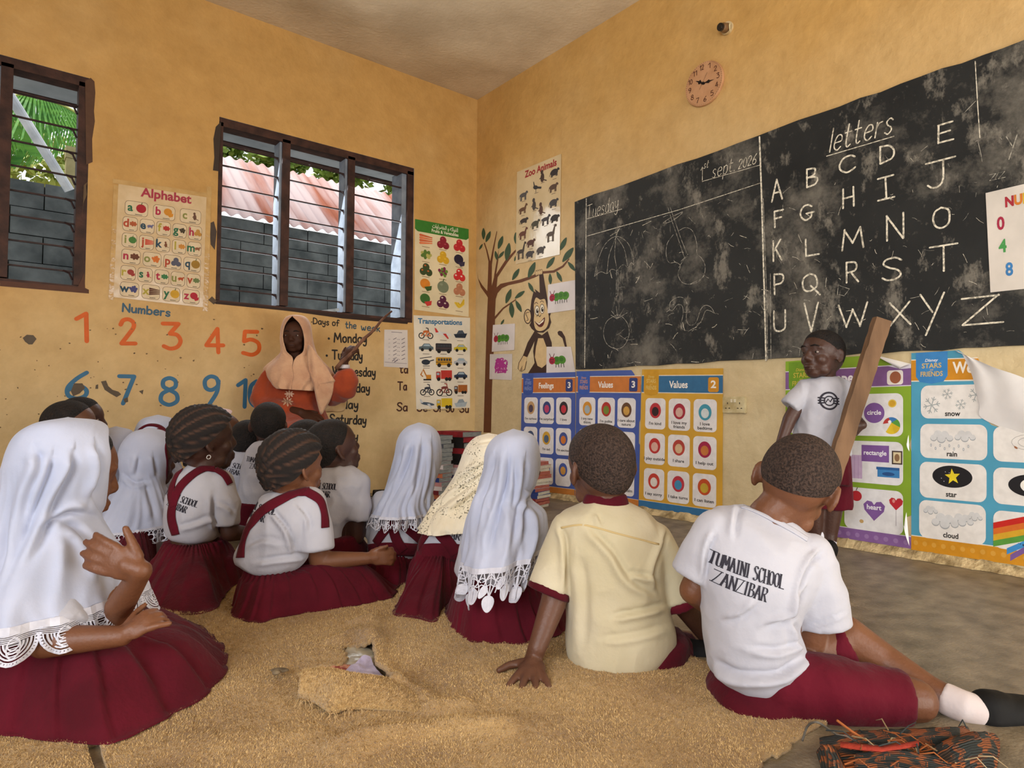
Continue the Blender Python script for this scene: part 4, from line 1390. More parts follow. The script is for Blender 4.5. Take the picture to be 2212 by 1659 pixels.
p = Poster('caterpillar_drawing', 'right', [(1184.6, 615), (1243, 605), (1243, 668.6), (1183.6, 677)], 0.98, 'paper caterpillar drawing behind the hanging arm of the painted monkey', 'drawing', 'dfd6d2', 'caterpillar drawings', off=0.003)
p.part('painted_caterpillar', lambda k: caterpillar(k, 0.17, -0.47, 0.30, 3))
p = Poster('caterpillar_drawing', 'right', [(1065.5, 702), (1113, 699), (1111.5, 756), (1063, 760)], 0.98, 'paper caterpillar drawing on the painted tree trunk', 'drawing', 'dfd6d2', 'caterpillar drawings', off=0.003)
p.part('painted_caterpillar', lambda k: caterpillar(k, 0.17, -0.52, 0.29, 3))
p = Poster('caterpillar_drawing', 'right', [(1181.5, 749), (1234, 749), (1243.5, 804), (1181, 806)], 0.98, 'paper caterpillar drawing over the legs of the painted monkey', 'drawing', 'dfd6d2', 'caterpillar drawings', off=0.003)
p.part('painted_caterpillar', lambda k: caterpillar(k, 0.22, -0.52, 0.34, 2))
p = Poster('scribble_drawing', 'right', [(1059, 765), (1107, 764.5), (1106, 821), (1058, 819)], 1.05, 'white paper with a magenta scribble at the foot of the painted tree', 'drawing', 'd9d0cc', off=0.003)


def scrib(k):
    random.seed(8)
    for _ in range(16):
        pts = [(0.52 + random.uniform(-.28, .28), -0.48 + random.uniform(-.3, .3)) for _ in range(4)]
        k.line(pts, 0.05, 'b0358c', 1 + random.random(), smooth=4)


p.part('crayon_scribble', scrib)


# --- printed card posters of the board side
def logo_shield(k, x0, x1, top, bot, fill, txt, m, brand=None):
    k.poly([(x0, -top), (x1, -top), (x1, -bot + 0.05), (x1 - (x1 - x0) * 0.12, -bot + 0.015), ((x0 + x1) / 2, -bot), (x0 + (x1 - x0) * 0.12, -bot + 0.015), (x0, -bot + 0.05)], fill, 2.5)
    w, h = x1 - x0, bot - top
    c = (x0 + x1) / 2
    k.text('Disney', c, -top - h * 0.30, h * 0.09, brand or m, 4, bold=0.015, shear=0.25, w=w * 0.42)
    k.text('STARS', c, -top - h * 0.50, h * 0.15, m, 4, bold=0.02, w=w * 0.62)
    k.text('and', c, -top - h * 0.58, h * 0.05, m, 4)
    k.text('FRIENDS', c, -top - h * 0.76, h * 0.15, m, 4, bold=0.02, w=w * 0.70)


def dots(k, x0, x1, y, n, m, r=0.02):
    for i in range(n):
        k.ell(x0 + (x1 - x0) * (i + 0.5) / n, -y, r, r, m, 2, 12)


def values_poster(name, corners, asp, label, bg, band, shield, title, num, cards, foot, stxt, numbg, cut=None):
    p = Poster(name, 'right', corners, asp, label, 'poster', bg, 'printed character cards posters', off=0.004, cut=cut)
    p.part('heading_band', lambda k: (k.rect(0, -0.245 * asp / 1.65 - 0.04, 1, -0.075, 'e8e0d0', 1), k.rect(0, -0.245 * asp / 1.65 - 0.03, 1, -0.085, band, 1.6)))
    yb = 0.245 * asp / 1.65 + 0.03
    p.part('shield_badge', lambda k: logo_shield(k, 0.03, 0.23, 0.01, yb + 0.045, shield, None, stxt))
    p.part('title_lettering', lambda k: k.text(title, 0.48, -(yb + 0.085) / 2 - 0.045, 0.085, 'f6f0e6', 3, bold=0.025, w=0.28 if title == 'Feelings' else 0.23))
    p.part('number_badge', lambda k: (k.rrect(0.835, -yb + 0.01, 0.955, -0.105, 0.025, numbg, 2.4), k.text(str(num), 0.895, -(yb + 0.085) / 2 - 0.042, 0.085, 'f6f0e6', 3, bold=0.03)))
    p.part('footer_band', lambda k: (k.rect(0, -asp, 1, -asp + 0.09, 'e8e0d0', 1), k.rect(0, -asp, 1, -asp + 0.085, foot, 1.6)))
    ys = [0.245 + 0.13, 0.245 + 0.13 + 0.455, 0.245 + 0.13 + 0.91]
    sc = asp / 1.80
    for i, (cap, c1, c2) in enumerate(cards):
        if cap is None:
            continue
        x = 0.06 + 0.305 * (i % 3)
        y = ys[i // 3] * sc
        w, h = 0.265, 0.40 * sc

        def card(k, cap=cap, c1=c1, c2=c2, x=x, y=y, w=w, h=h):
            k.rrect(x, -y - h, x + w, -y, 0.05, 'e9e5e4', 2)
            cx, cy = x + w / 2, -y - h * 0.40
            k.ell(cx, cy, w * 0.28, h * 0.25, c1, 3, 28)
            k.ell(cx, cy - h * 0.03, w * 0.17, h * 0.15, c2, 4, 20)
            lines = cap.split('|')
            for j, t in enumerate(lines):
                k.text(t, cx, -y - h * (0.86 if len(lines) == 1 else 0.80 + 0.13 * j), 0.036, DK, 3, bold=0.02)
        p.part('picture_card', card)
    return p


values_poster('feelings_poster', [(1128.7, 806.8), (1244, 803.5), (1242, 1070), (1124, 1055)], 1.82, 'blue feelings poster with an orange heading, below the painted monkey', '4a5fa8', 'c8763a', '3f58a0', 'Feelings', 3,
              [("I'm curious", 'c8a070', '5a4a58'), ("I'm surprised", '3f4a80', 'c04a70'), ('I love', '3a3438', 'c83a48'), ('', '4a5878', '8a9aa8'), ("I'm sad", 'd8a83c', '5a6a80'), ("I'm excited", '4a5a98', 'd07a3a'), ('', '4a4448', '2a2a2c'), ("I'm angry", '3f6aa8', 'c84048'), ('', '4a5fa8', 'd8a050')], 'c8803a', '8a98c8', '3a4478')
values_poster('values_poster', [(1246, 802), (1386, 799), (1380, 1094), (1243, 1071)], 1.82, 'blue values poster behind the boy in the cream shirt, its corner torn', '4a5fa8', 'cc7c3c', '3f5fb0', 'Values', 3,
              [('I try new|things', 'd8963a', 'a8b4b8'), ("I'm polite", 'b83a34', '7a8a3c'), ('I care about|nature', '6a4a34', 'd0a050'), ('', 'c8503c', 'd8b080'), ('', 'b84038', 'e0c070'), ('', '3a3438', 'c03a40'), ('', 'c8503c', 'd8b080'), ('', 'b84038', 'e0c070'), ('I stay calm', 'c03040', 'd88a80')], 'cc803a', 'd09a7a', '3a4478',
              cut=[(0, 0), (0.86, 0), (0.90, 0.05), (0.93, 0.12), (1, 0.20), (1, 0.66), (0.985, 0.70), (0.985, 0.98), (1, 1.0), (1, 1.82), (0, 1.82)])
values_poster('values_poster', [(1388, 798), (1563, 795.6), (1561, 1121), (1381, 1094)], 1.76, 'yellow values poster with a blue heading and footer, beside the wall socket', 'd8a63a', '3a6f98', 'd09a2c', 'Values', 2,
              [("I'm kind", 'c03a40', '3a2a2c'), ('I love my|friends', 'a83240', 'd8b0a0'), ('I love|bedtime', '4a9ab0', 'd8e0e0'), ('I play outside', 'c03a38', 'e0b0a0'), ('I share', 'b8483c', 'd8b890'), ('I help out', 'a82c4c', 'c87a40'), ('I say sorry', 'c84438', 'e6ddd4'), ('I take turns', 'c03c48', '4a90b8'), ('I can listen', 'c8542c', 'c8a83c')], '3a74a4', 'e0c070', 'd0902c')

# --- shapes
asp = 1.42
p = Poster('shapes_poster', 'right', [(1698, 781), (1969, 761), (1969, 1185), (1698, 1142)], asp, 'green shapes poster with a purple heading, behind the standing boy', 'poster', '86a82c', off=0.004,
           cut=[(0, 0), (0.76, 0), (0.86, 0.065), (0.93, 0.11), (0.985, 0.10), (1, 0.09), (1, 0.62), (0.985, 0.67), (1, 0.72), (1, 1.18), (0.965, 1.2), (0.97, 1.36), (1, 1.40), (1, asp), (0, asp)])
p.part('heading_band', lambda k: (k.rect(0, -0.245, 1, -0.085, 'ddd6e0', 1), k.poly([(0, -0.238), (1, -0.238), (1, -0.115), (0.93, -0.118), (0.84, -0.092), (0, -0.092)], '80598e', 1.6)))
p.part('shield_badge', lambda k: logo_shield(k, 0.03, 0.25, 0.01, 0.275, '6f962a', None, 'c8b84a'))
p.part('title_lettering', lambda k: k.text('Shapes', 0.48, -0.205, 0.085, 'efe8ee', 3, bold=0.03, w=0.27))
p.part('number_badge', lambda k: (k.rrect(0.83, -0.232, 0.945, -0.125, 0.02, 'e6dcd4', 2.4), k.ell(0.89, -0.178, 0.04, 0.045, '9a5a3c', 3)))
p.part('footer_band', lambda k: (k.rect(0, -asp, 1, -asp + 0.09, 'ddd6e0', 1), k.rect(0, -asp, 1, -asp + 0.084, '86609a', 1.6), dots(k, 0, 1, asp - 0.04, 14, '9a78ac', 0.018)))
for j in range(3):
    y = 0.295 + 0.36 * j

    def left(k, y=y):
        k.rrect(0.035, -y - 0.32, 0.475, -y, 0.05, 'e6e4e4', 2)
    p.part('picture_card', left)

    def right(k, y=y, j=j):
        k.rrect(0.505, -y - 0.32, 0.945, -y, 0.05, 'e6e4e4', 2)
        if j == 0:
            k.ell(0.735, -y - 0.145, 0.077, 0.077, '80599a', 3, 36)
            k.text('circle', 0.735, -y - 0.158, 0.034, 'f0ecf2', 4, bold=0.025)
            k.ell(0.868, -y - 0.075, 0.03, 0.03, 'e0c050', 3)
            k.ell(0.868, -y - 0.075, 0.022, 0.022, 'd0a02c', 4)
            cx, cy, r = 0.862, -y - 0.24, 0.063
            for q in range(6):
                a = [(cx, cy + r * 0.35)] + [(cx + r * math.cos(t), cy + r * math.sin(t)) for t in [1.9 + 2 * PI / 6 * (q + u / 5) for u in range(6)]]
                k.poly(a, ['b83a34', 'e0dcd8', 'e0c030', 'd8b42c', '5a9a3c', '3f78b4'][q], 3)
            k.ell(cx - 0.012, cy + r * 0.45, 0.012, 0.012, 'f2efec', 4)
        elif j == 1:
            k.rect(0.64, -y - 0.155, 0.845, -y - 0.03, '80599a', 3)
            k.text('rectangle', 0.742, -y - 0.103, 0.034, 'f0ecf2', 4, bold=0.025, w=0.17)
            k.rect(0.865, -y - 0.165, 0.94, -y - 0.065, '4a3a34', 3)
            k.rect(0.875, -y - 0.155, 0.93, -y - 0.075, 'd8c8a0', 4)
            k.ell(0.9025, -y - 0.115, 0.018, 0.028, '8a6a4a', 5)
            k.rect(0.555, -y - 0.29, 0.645, -y - 0.11, 'cbb0d0', 2.5)
            k.line([(0.585, -y - 0.29), (0.585, -y - 0.115)], 0.004, 'b898c0', 3)
            k.line([(0.615, -y - 0.29), (0.615, -y - 0.115)], 0.004, 'b898c0', 3)
            k.rect(0.76, -y - 0.265, 0.92, -y - 0.20, '3f82bc', 3)
            k.rect(0.752, -y - 0.21, 0.92, -y - 0.19, '2f5f98', 4)
            k.ell(0.84, -y - 0.24, 0.045, 0.014, '2a5288', 4)
        else:
            def heart(x, yy, s, m, L):
                k.poly([(x, yy - s), (x - s * 0.85, yy - s * 0.1), (x - s * 0.95, yy + s * 0.4), (x - s * 0.6, yy + s * 0.75), (x - s * 0.2, yy + s * 0.68), (x, yy + s * 0.4), (x + s * 0.2, yy + s * 0.68), (x + s * 0.6, yy + s * 0.75), (x + s * 0.95, yy + s * 0.4), (x + s * 0.85, yy - s * 0.1)], m, L)
            heart(0.735, -y - 0.155, 0.085, '80599a', 3)
            k.text('heart', 0.735, -y - 0.155, 0.036, 'f0ecf2', 4, bold=0.025)
            k.ell(0.60, -y - 0.065, 0.042, 0.04, 'b82c34', 3)
            k.line([(0.60, -y - 0.02), (0.608, -y - 0.002)], 0.006, '4a3a24', 4)
            heart(0.895, -y - 0.09, 0.052, 'bc2c34', 3)
            k.ell(0.878, -y - 0.075, 0.01, 0.014, 'd88a84', 4)
            k.line([(0.895, -y - 0.145), (0.895, -y - 0.255)], 0.003, '8a8084', 3)
            k.ell(0.64, -y - 0.255, 0.016, 0.014, 'c8a468', 3)
    p.part('picture_card', right)
# the loosened corner of the sheet curling off the wall
shp = p


def curl(p, a, b, c, amt, name='curled_corner'):
    """A white turned-over corner: edge a-b on the sheet, tip c."""
    n = 10
    vs, fs = [], []
    for i in range(n + 1):
        for j in range(n + 1):
            u, v = i / n, j / n
            s = a[0] + (b[0] - a[0]) * u
            t = a[1] + (b[1] - a[1]) * u
            s2, t2 = s + (c[0] - s) * v, t + (c[1] - t) * v
            vs.append(p.map(s2, t2, 0.004 + amt * math.sin(PI * min(v * 0.8, 1)) * (0.4 + 0.6 * u)))
    for i in range(n):
        for j in range(n):
            k = i * (n + 1) + j
            fs.append((k, k + 1, k + n + 2, k + n + 1))
    o = mesh(name, vs, fs, mat('paper_back', 'f0eeec', 0.6, 'dcd8d6', 4, 0.1, 12), p.root, True)
    o['label'] = 'blank white back of the loosened corner'
    return o


curl(p, (0.74, 0.0), (1.0, 0.085), (0.93, 0.118), 0.03)
curl(p, (0.985, 0.60), (0.99, 0.72), (0.975, 0.66), 0.012, 'lifted_edge')
curl(p, (0.97, 1.16), (0.99, 1.40), (0.955, 1.26), 0.012, 'lifted_edge')

# --- weather
asp = 1.30
wc = [(1969.5, 763), (2330, 741), (2330, 1240), (1969.5, 1187)]
cut = [(0, 0), (0.32, 0), (0.345, 0.02), (0.40, 0.16), (0.45, 0.34), (0.47, 0.42), (0.52, 0.47), (1, 0.62), (1, asp), (0, asp)]
p = Poster('weather_poster', 'right', wc, asp, 'sky blue weather poster with an orange heading and a big curled corner', 'poster', '4f9fbe', off=0.004, cut=cut)
qpx = Vector((0, 0, 0))


def wst(px, py):
    """Photo pixel to sheet coordinates."""
    w = on_right(px, py)
    a, b = p.c[0], p.c[1]
    s = (w.y - a.y) / (b.y - a.y)
    tz = p.c[0].z + (p.c[1].z - p.c[0].z) * s
    bz = p.c[3].z + (p.c[2].z - p.c[3].z) * s
    return s, asp * (w.z - tz) / (bz - tz)


c9 = lambda x, y: wst(1780 + x / 3.456, 740 + y / 3.456)
s1 = c9(1240, 500)[0]
p.part('heading_band', lambda k: (k.poly([(0, -c9(655, 128)[1]), (c9(1150, 110)[0], -c9(1150, 110)[1]), (c9(1228, 280)[0], -c9(1228, 285)[1]), (0, -c9(655, 293)[1])], 'e8e0d0', 1), k.poly([(0, -c9(655, 135)[1]), (c9(1155, 118)[0], -c9(1155, 118)[1]), (c9(1222, 272)[0], -c9(1222, 274)[1]), (0, -c9(655, 285)[1])], 'cf8d24', 1.6)))
a, b = c9(690, 78), c9(930, 305)
p.part('shield_badge', lambda k: logo_shield(k, a[0], b[0], a[1], b[1], '3f86c4', None, 'd8b870', 'e8eef4'))
a1, b1 = c9(965, 228), c9(1200, 225)
p.part('title_lettering', lambda k: k.text('Weat', a1[0], -a1[1], 0.07, 'f4ece0', 3, align='l', bold=0.03, w=b1[0] - a1[0]))
f0, f1 = c9(655, 1470), c9(1493, 1585)
p.part('footer_band', lambda k: (k.rect(0, -asp, 1, -asp + 0.098, 'e8e0d0', 1), k.rect(0, -asp, 1, -asp + 0.092, 'cf8f20', 1.6), dots(k, 0, 1, asp - 0.05, 16, 'd8a040', 0.016)))
for j, (y0, y1, nm) in enumerate(((316, 572, 'snow'), (610, 875, 'rain'), (895, 1180, 'star'), (1190, 1490, 'cloud'))):
    (xa, ya), (xb, yb) = c9(730, y0), c9(1237, y1)
    yb = c9(985, (y0 + y1) / 2 + (y1 - y0) / 2 - 4)[1]
    ya = c9(985, y0 + (6 if j > 1 else 0))[1]

    def card(k, j=j, xa=xa, xb=xb, ya=ya, yb=yb, nm=nm):
        w, h = xb - xa, yb - ya
        k.rrect(xa, -yb, xb, -ya, 0.05, 'e9e5e0', 2)
        X = lambda u, v: (xa + w * u, -ya - h * v)
        k.text(nm, X(0.49, 0)[0], X(0, 0.92)[1], 0.032, '2a2624', 3, bold=0.025)
        if j == 0:
            for u, v, r in ((0.17, 0.60, 0.055), (0.41, 0.27, 0.035), (0.83, 0.30, 0.045), (0.61, 0.58, 0.034)):
                cx, cy = X(u, v)
                for q in range(6):
                    t = q * PI / 3 + 0.2
                    e = (cx + r * math.cos(t), cy + r * math.sin(t))
                    k.line([(cx, cy), e], r * 0.12, 'a8aeae', 3)
                    for sgn in (-1, 1):
                        m0 = (cx + r * 0.6 * math.cos(t), cy + r * 0.6 * math.sin(t))
                        k.line([m0, (m0[0] + r * 0.35 * math.cos(t + sgn * 0.8), m0[1] + r * 0.35 * math.sin(t + sgn * 0.8))], r * 0.1, 'a8aeae', 3.3)
        elif j in (1, 3):
            sets = ((0.33, 0.36, 0.17), (0.68, 0.33, 0.15)) if j == 1 else ((0.18, 0.25, 0.11), (0.40, 0.50, 0.20), (0.66, 0.42, 0.16), (0.84, 0.30, 0.11))
            for u, v, r in sets:
                for q, (du, dv, rr) in enumerate(((-0.7, 0.15, .5), (-0.3, -0.25, .62), (0.3, -0.2, .6), (0.75, 0.15, .48), (0, 0.25, .62))):
                    cx, cy = X(u + du * r, v + dv * r * 1.6)
                    k.ell(cx, cy - 0.003, w * r * rr * 0.62, w * r * rr * 0.55, 'a9adb0', 3, 18)
                    k.ell(cx, cy + 0.002, w * r * rr * 0.58, w * r * rr * 0.50, 'd6d6d6', 4 + 0.1 * q, 18)
            if j == 1:
                for q in range(9):
                    cx, cy = X(0.17 + 0.07 * q, 0.62 + 0.09 * (q % 2))
                    k.ell(cx, cy, 0.006, 0.010, '8c9298', 3, 10)
                    k.ell(cx, cy, 0.004, 0.007, 'd6d8da', 4, 10)
        else:
            cx, cy = X(0.5, 0.37)
            k.ell(cx, cy, w * 0.30, h * 0.30, '1f1d20', 3, 40)
            st = [(cx + 0.004 + (0.052 if q % 2 == 0 else 0.022) * math.sin(q * PI / 5 - 0.12), cy + (0.052 if q % 2 == 0 else 0.022) * math.cos(q * PI / 5 - 0.12)) for q in range(10)]
            k.poly(st, 'e6cf2c', 4)
            for u, v in ((-0.10, 0.12), (-0.04, 0.10), (-0.16, -0.06), (-0.12, -0.14)):
                k.ell(cx + w * u, cy + h * v, 0.003, 0.003, 'b8b4c0', 4, 8)
    p.part('picture_card', card)
for j, (y0, y1) in enumerate(((316, 572), (620, 885), (925, 1200), (1245, 1530))):
    xa = c9(1275, 500)[0]
    ya, yb = c9(1275, y0 + 4)[1], c9(1275, y1)[1]
    xb = xa + (s1 - c9(730, 500)[0])

    def card(k, j=j, xa=xa, xb=xb, ya=ya, yb=yb):
        w, h = xb - xa, yb - ya
        if j == 0:
            k.poly([(xa, -yb + 0.03), (xa + 0.03, -yb), (xb - 0.05, -yb), (xb - 0.05, -yb + 0.03), (xa + 0.12, -ya - h * 0.72), (xa + 0.02, -ya - h * 0.5), (xa, -ya - h * 0.42)], 'e9e5e0', 2)
            return
        k.rrect(xa, -yb, xb, -ya, 0.05, 'e9e5e0', 2)
        cx, cy = xa + w * 0.5, -ya - h * 0.45
        if j == 1:
            k.line([(cx + w * 0.3 * math.cos(t) * (1 - t / 22), cy + h * 0.26 * math.sin(t) * (1 - t / 22)) for t in [q * 0.35 for q in range(50)]], 0.003, 'b0aca8', 3)
            k.ell(cx - w * 0.2, cy - h * 0.14, 0.012, 0.006, 'a06a4a', 4, 10, -0.6)
        elif j == 2:
            k.ell(cx, cy, w * 0.30, h * 0.30, '1f1d20', 3, 40)
            k.ell(cx - 0.01, cy, w * 0.12, h * 0.18, 'f2efe8', 4)
            k.ell(cx + 0.012, cy, w * 0.11, h * 0.17, '1f1d20', 4.5)
        else:
            for q, cc in enumerate(('c8281f', 'd8702a', 'd8a82c', '5a9a3f', '3f8fd0', '7a5a98')):
                o = 0.036 * q
                A = [(xa, -ya - h * 0.34 - o), (xa + w * 0.4, -ya - h * 0.10 - o), (xa + w, -ya - o - 0.01)]
                A = A if q == 0 else A
                k.poly([(xa + (0.02 * q if q > 3 else 0), A[0][1]), (xa + w * 0.4, A[1][1]), (xa + w * 0.9, A[2][1] - 0.004), (xa + w * 0.9, A[2][1] - 0.042), (xa + w * 0.4, A[1][1] - 0.037), (xa + (0.02 * q if q > 3 else 0), A[0][1] - 0.037)], cc, 3)
            k.text('rainbow', xa + w * 0.5, -yb + 0.025, 0.032, '2a2624', 3, bold=0.025)
    p.part('picture_card', card)
# big white curl of the weather sheet
n = 16
vs, fs = [], []
ed = [(0.30, 0.0), (0.345, 0.03), (0.40, 0.17), (0.45, 0.34), (0.50, 0.45), (1.0, 0.62)]
ed2 = crom(ed, 6)
tips = crom([(0.31, 0.01), (0.40, 0.05), (0.55, 0.12), (0.70, 0.18), (0.85, 0.26), (1.0, 0.36)], 6)
for i, e in enumerate(ed2):
    for j in range(9):
        v = j / 8
        s = e[0] + (tips[i][0] - e[0]) * v
        t = e[1] + (tips[i][1] - e[1]) * v
        vs.append(p.map(s, t, 0.003 + 0.028 * v ** 0.7 * min(1, i / 12) + 0.004 * math.sin(v * 9 + i * .4)))
for i in range(len(ed2) - 1):
    for j in range(8):
        k = i * 9 + j
        fs.append((k, k + 9, k + 10, k + 1))
o = mesh('curled_corner', vs, fs, mat('paper_back', 'f0eeec'), p.root, True)
o['label'] = 'large blank white back of the curled corner'

# --- numbers chart pinned on the board
p = Poster('number_chart', 'right', [(2131.5, 418.7), (2330, 372), (2336, 612), (2142, 632.6)], 1.02, 'white numbers chart with coloured digits, stuck on the blackboard', 'poster', 'ded6cc', off=0.0145)
p.part('title_lettering', lambda k: [k.text(ch, 0.27 + 0.10 * i, -0.185, 0.095, c, 2, bold=0.05) for i, (ch, c) in enumerate(zip('NUMBERS', ('a82c38', 'd07a2c', 'd8b02c', '4a8a4a', '3f78b4', 'a8407c', 'c8502c')))])
for i, (d, c, x, y) in enumerate((('0', 'a82c48', 0.16, 0.40), ('1', 'c83a38', 0.52, 0.37), ('2', 'd8802c', 0.76, 0.36), ('4', '4a9a50', 0.17, 0.63), ('5', '4aa04f', 0.5, 0.60), ('6', '3f9a8a', 0.76, 0.60), ('8', '3f80bc', 0.235, 0.87), ('9', '7a58a8', 0.6, 0.85))):
    p.part('printed_digit', lambda k, d=d, c=c, x=x, y=y: k.text(d, x, -y, 0.125, c, 2, bold=0.03))

# ------------------------------------------------------------------ people: building blocks
SKIN = mat('skin_brown', '5f3d2c', 0.5, '4f3021', 5, 0.12, 120, spec=0.45)
SKIN_W = mat('skin_warm_brown', '744a31', 0.5, '623b25', 5, 0.12, 120, spec=0.45)
SKIN_D = mat('skin_deep_brown', '4a2d22', 0.48, '3c241a', 5, 0.12, 120, spec=0.5)
WHITE = mat('cotton_white', 'b9bfd4', 0.92, 'acb3c9', 7, 0.06, 160, sheen=0.1)
TEE = mat('tshirt_white', 'b9b9c2', 0.92, 'a8a8b2', 5, 0.12, 70, sheen=0.1)
CREAM = mat('shirt_cream', 'c8bea4', 0.9, 'bcb192', 5, 0.12, 80, sheen=0.1)
CREAM_W = mat('scarf_cream', 'e6dfcc', 0.9, 'd8cdb4', 5, 0.25, 70, sheen=0.2)
MAROON = mat('cloth_maroon', '5c0f20', 0.88, '480a17', 6, 0.3, 70, sheen=0.05, spec=0.15)
HAIRM = mat('hair_black', '1d1512', 0.75, '0f0b0a', 40, 0.9, 160, spec=0.4)
HAIRB = mat('hair_brown', '4e3c33', 0.8, '261b17', 190, 1.0, 190, spec=0.35, lo=0.38, hi=0.66)
SHOE = mat('shoe_black', '100f0f', 0.7, '0a0a0a', 10, 0.1, 60, spec=0.2)
SOCK = mat('sock_white', 'c4b9b8', 0.95, 'c2b4b2', 20, 0.08, 120)
PRINT = mat('shirt_print', '34323c', 0.85, '26242c', 40)
FLOWING = {}


def axes(yaw, pitch=0.0, roll=0.0):
    """Right, forward and up of something that faces yaw degrees clockwise from the view direction."""
    a, b, c = map(math.radians, (yaw, pitch, roll))
    Y = HF * math.cos(a) + HR * math.sin(a)
    X = HR * math.cos(a) - HF * math.sin(a)
    Y2 = Y * math.cos(b) + UP * math.sin(b)
    Z = UP * math.cos(b) - Y * math.sin(b)
    return X * math.cos(c) - Z * math.sin(c), Y2, Z * math.cos(c) + X * math.sin(c)


def folds(seed, amp, sc, stretch=(1, 1, 0.35), amp2=0.0, sc2=40):
    """Cloth folds: ridged noise drawn out along one direction."""
    o = Vector((seed * 3.7, seed * 1.3, seed * 5.1))

    def f(p, n):
        q = Vector((p.x * stretch[0], p.y * stretch[1], p.z * stretch[2])) * sc + o
        w = noise.noise(q * 0.35) * 0.8
        v = 1.0 - 2.2 * abs(noise.noise(q + Vector((w, w, w))))
        r = amp * v
        if amp2:
            r += amp2 * noise.noise(p * sc2 + o)
        return r
    return f


def to_px(p):
    q = p - EYE
    d = q.dot(FWD)
    return 1106.0 + F_PX * q.dot(RGT) / d, 829.5 - F_PX * q.dot(UPV) / d


def creases(lines, base=None):
    """Pressed folds on the side of a garment that lines (photo points, height, width in photo px) run over."""
    prep = []
    for pts, amp, w in lines:
        c = crom(pts, 5)
        prep.append((c, amp, w, min(p[0] for p in c) - 3 * w, max(p[0] for p in c) + 3 * w, min(p[1] for p in c) - 3 * w, max(p[1] for p in c) + 3 * w))

    def f(p, n):
        r = base(p, n) if base else 0.0
        v = n.dot((EYE - p).normalized())
        if v <= 0.05:
            return r
        x, y = to_px(p)
        for c, amp, w, x0, x1, y0, y1 in prep:
            if not (x0 < x < x1 and y0 < y < y1):
                continue
            bd, bs, bt = 1e9, 0, 0
            m = len(c) - 1
            for i in range(m):
                (ax, ay), (bx, by) = c[i], c[i + 1]
                dx, dy = bx - ax, by - ay
                l2 = dx * dx + dy * dy + 1e-9
                t = max(0, min(1, ((x - ax) * dx + (y - ay) * dy) / l2))
                ex, ey = x - ax - t * dx, y - ay - t * dy
                d = math.hypot(ex, ey)
                if d < bd:
                    bd, bs, bt = d, (1 if dx * ey - dy * ex > 0 else -1), (i + t) / m
            s = bd / w
            if s < 3:
                fade = min(1, bt * 5 + .15, (1 - bt) * 4 + .15)
                r += amp * fade * min(1, v * 2) * (1.15 * math.exp(-((bs * s - .9) ** 2)) - 1.15 * math.exp(-((bs * s + .35) ** 2) * 1.6))
        return r
    return f


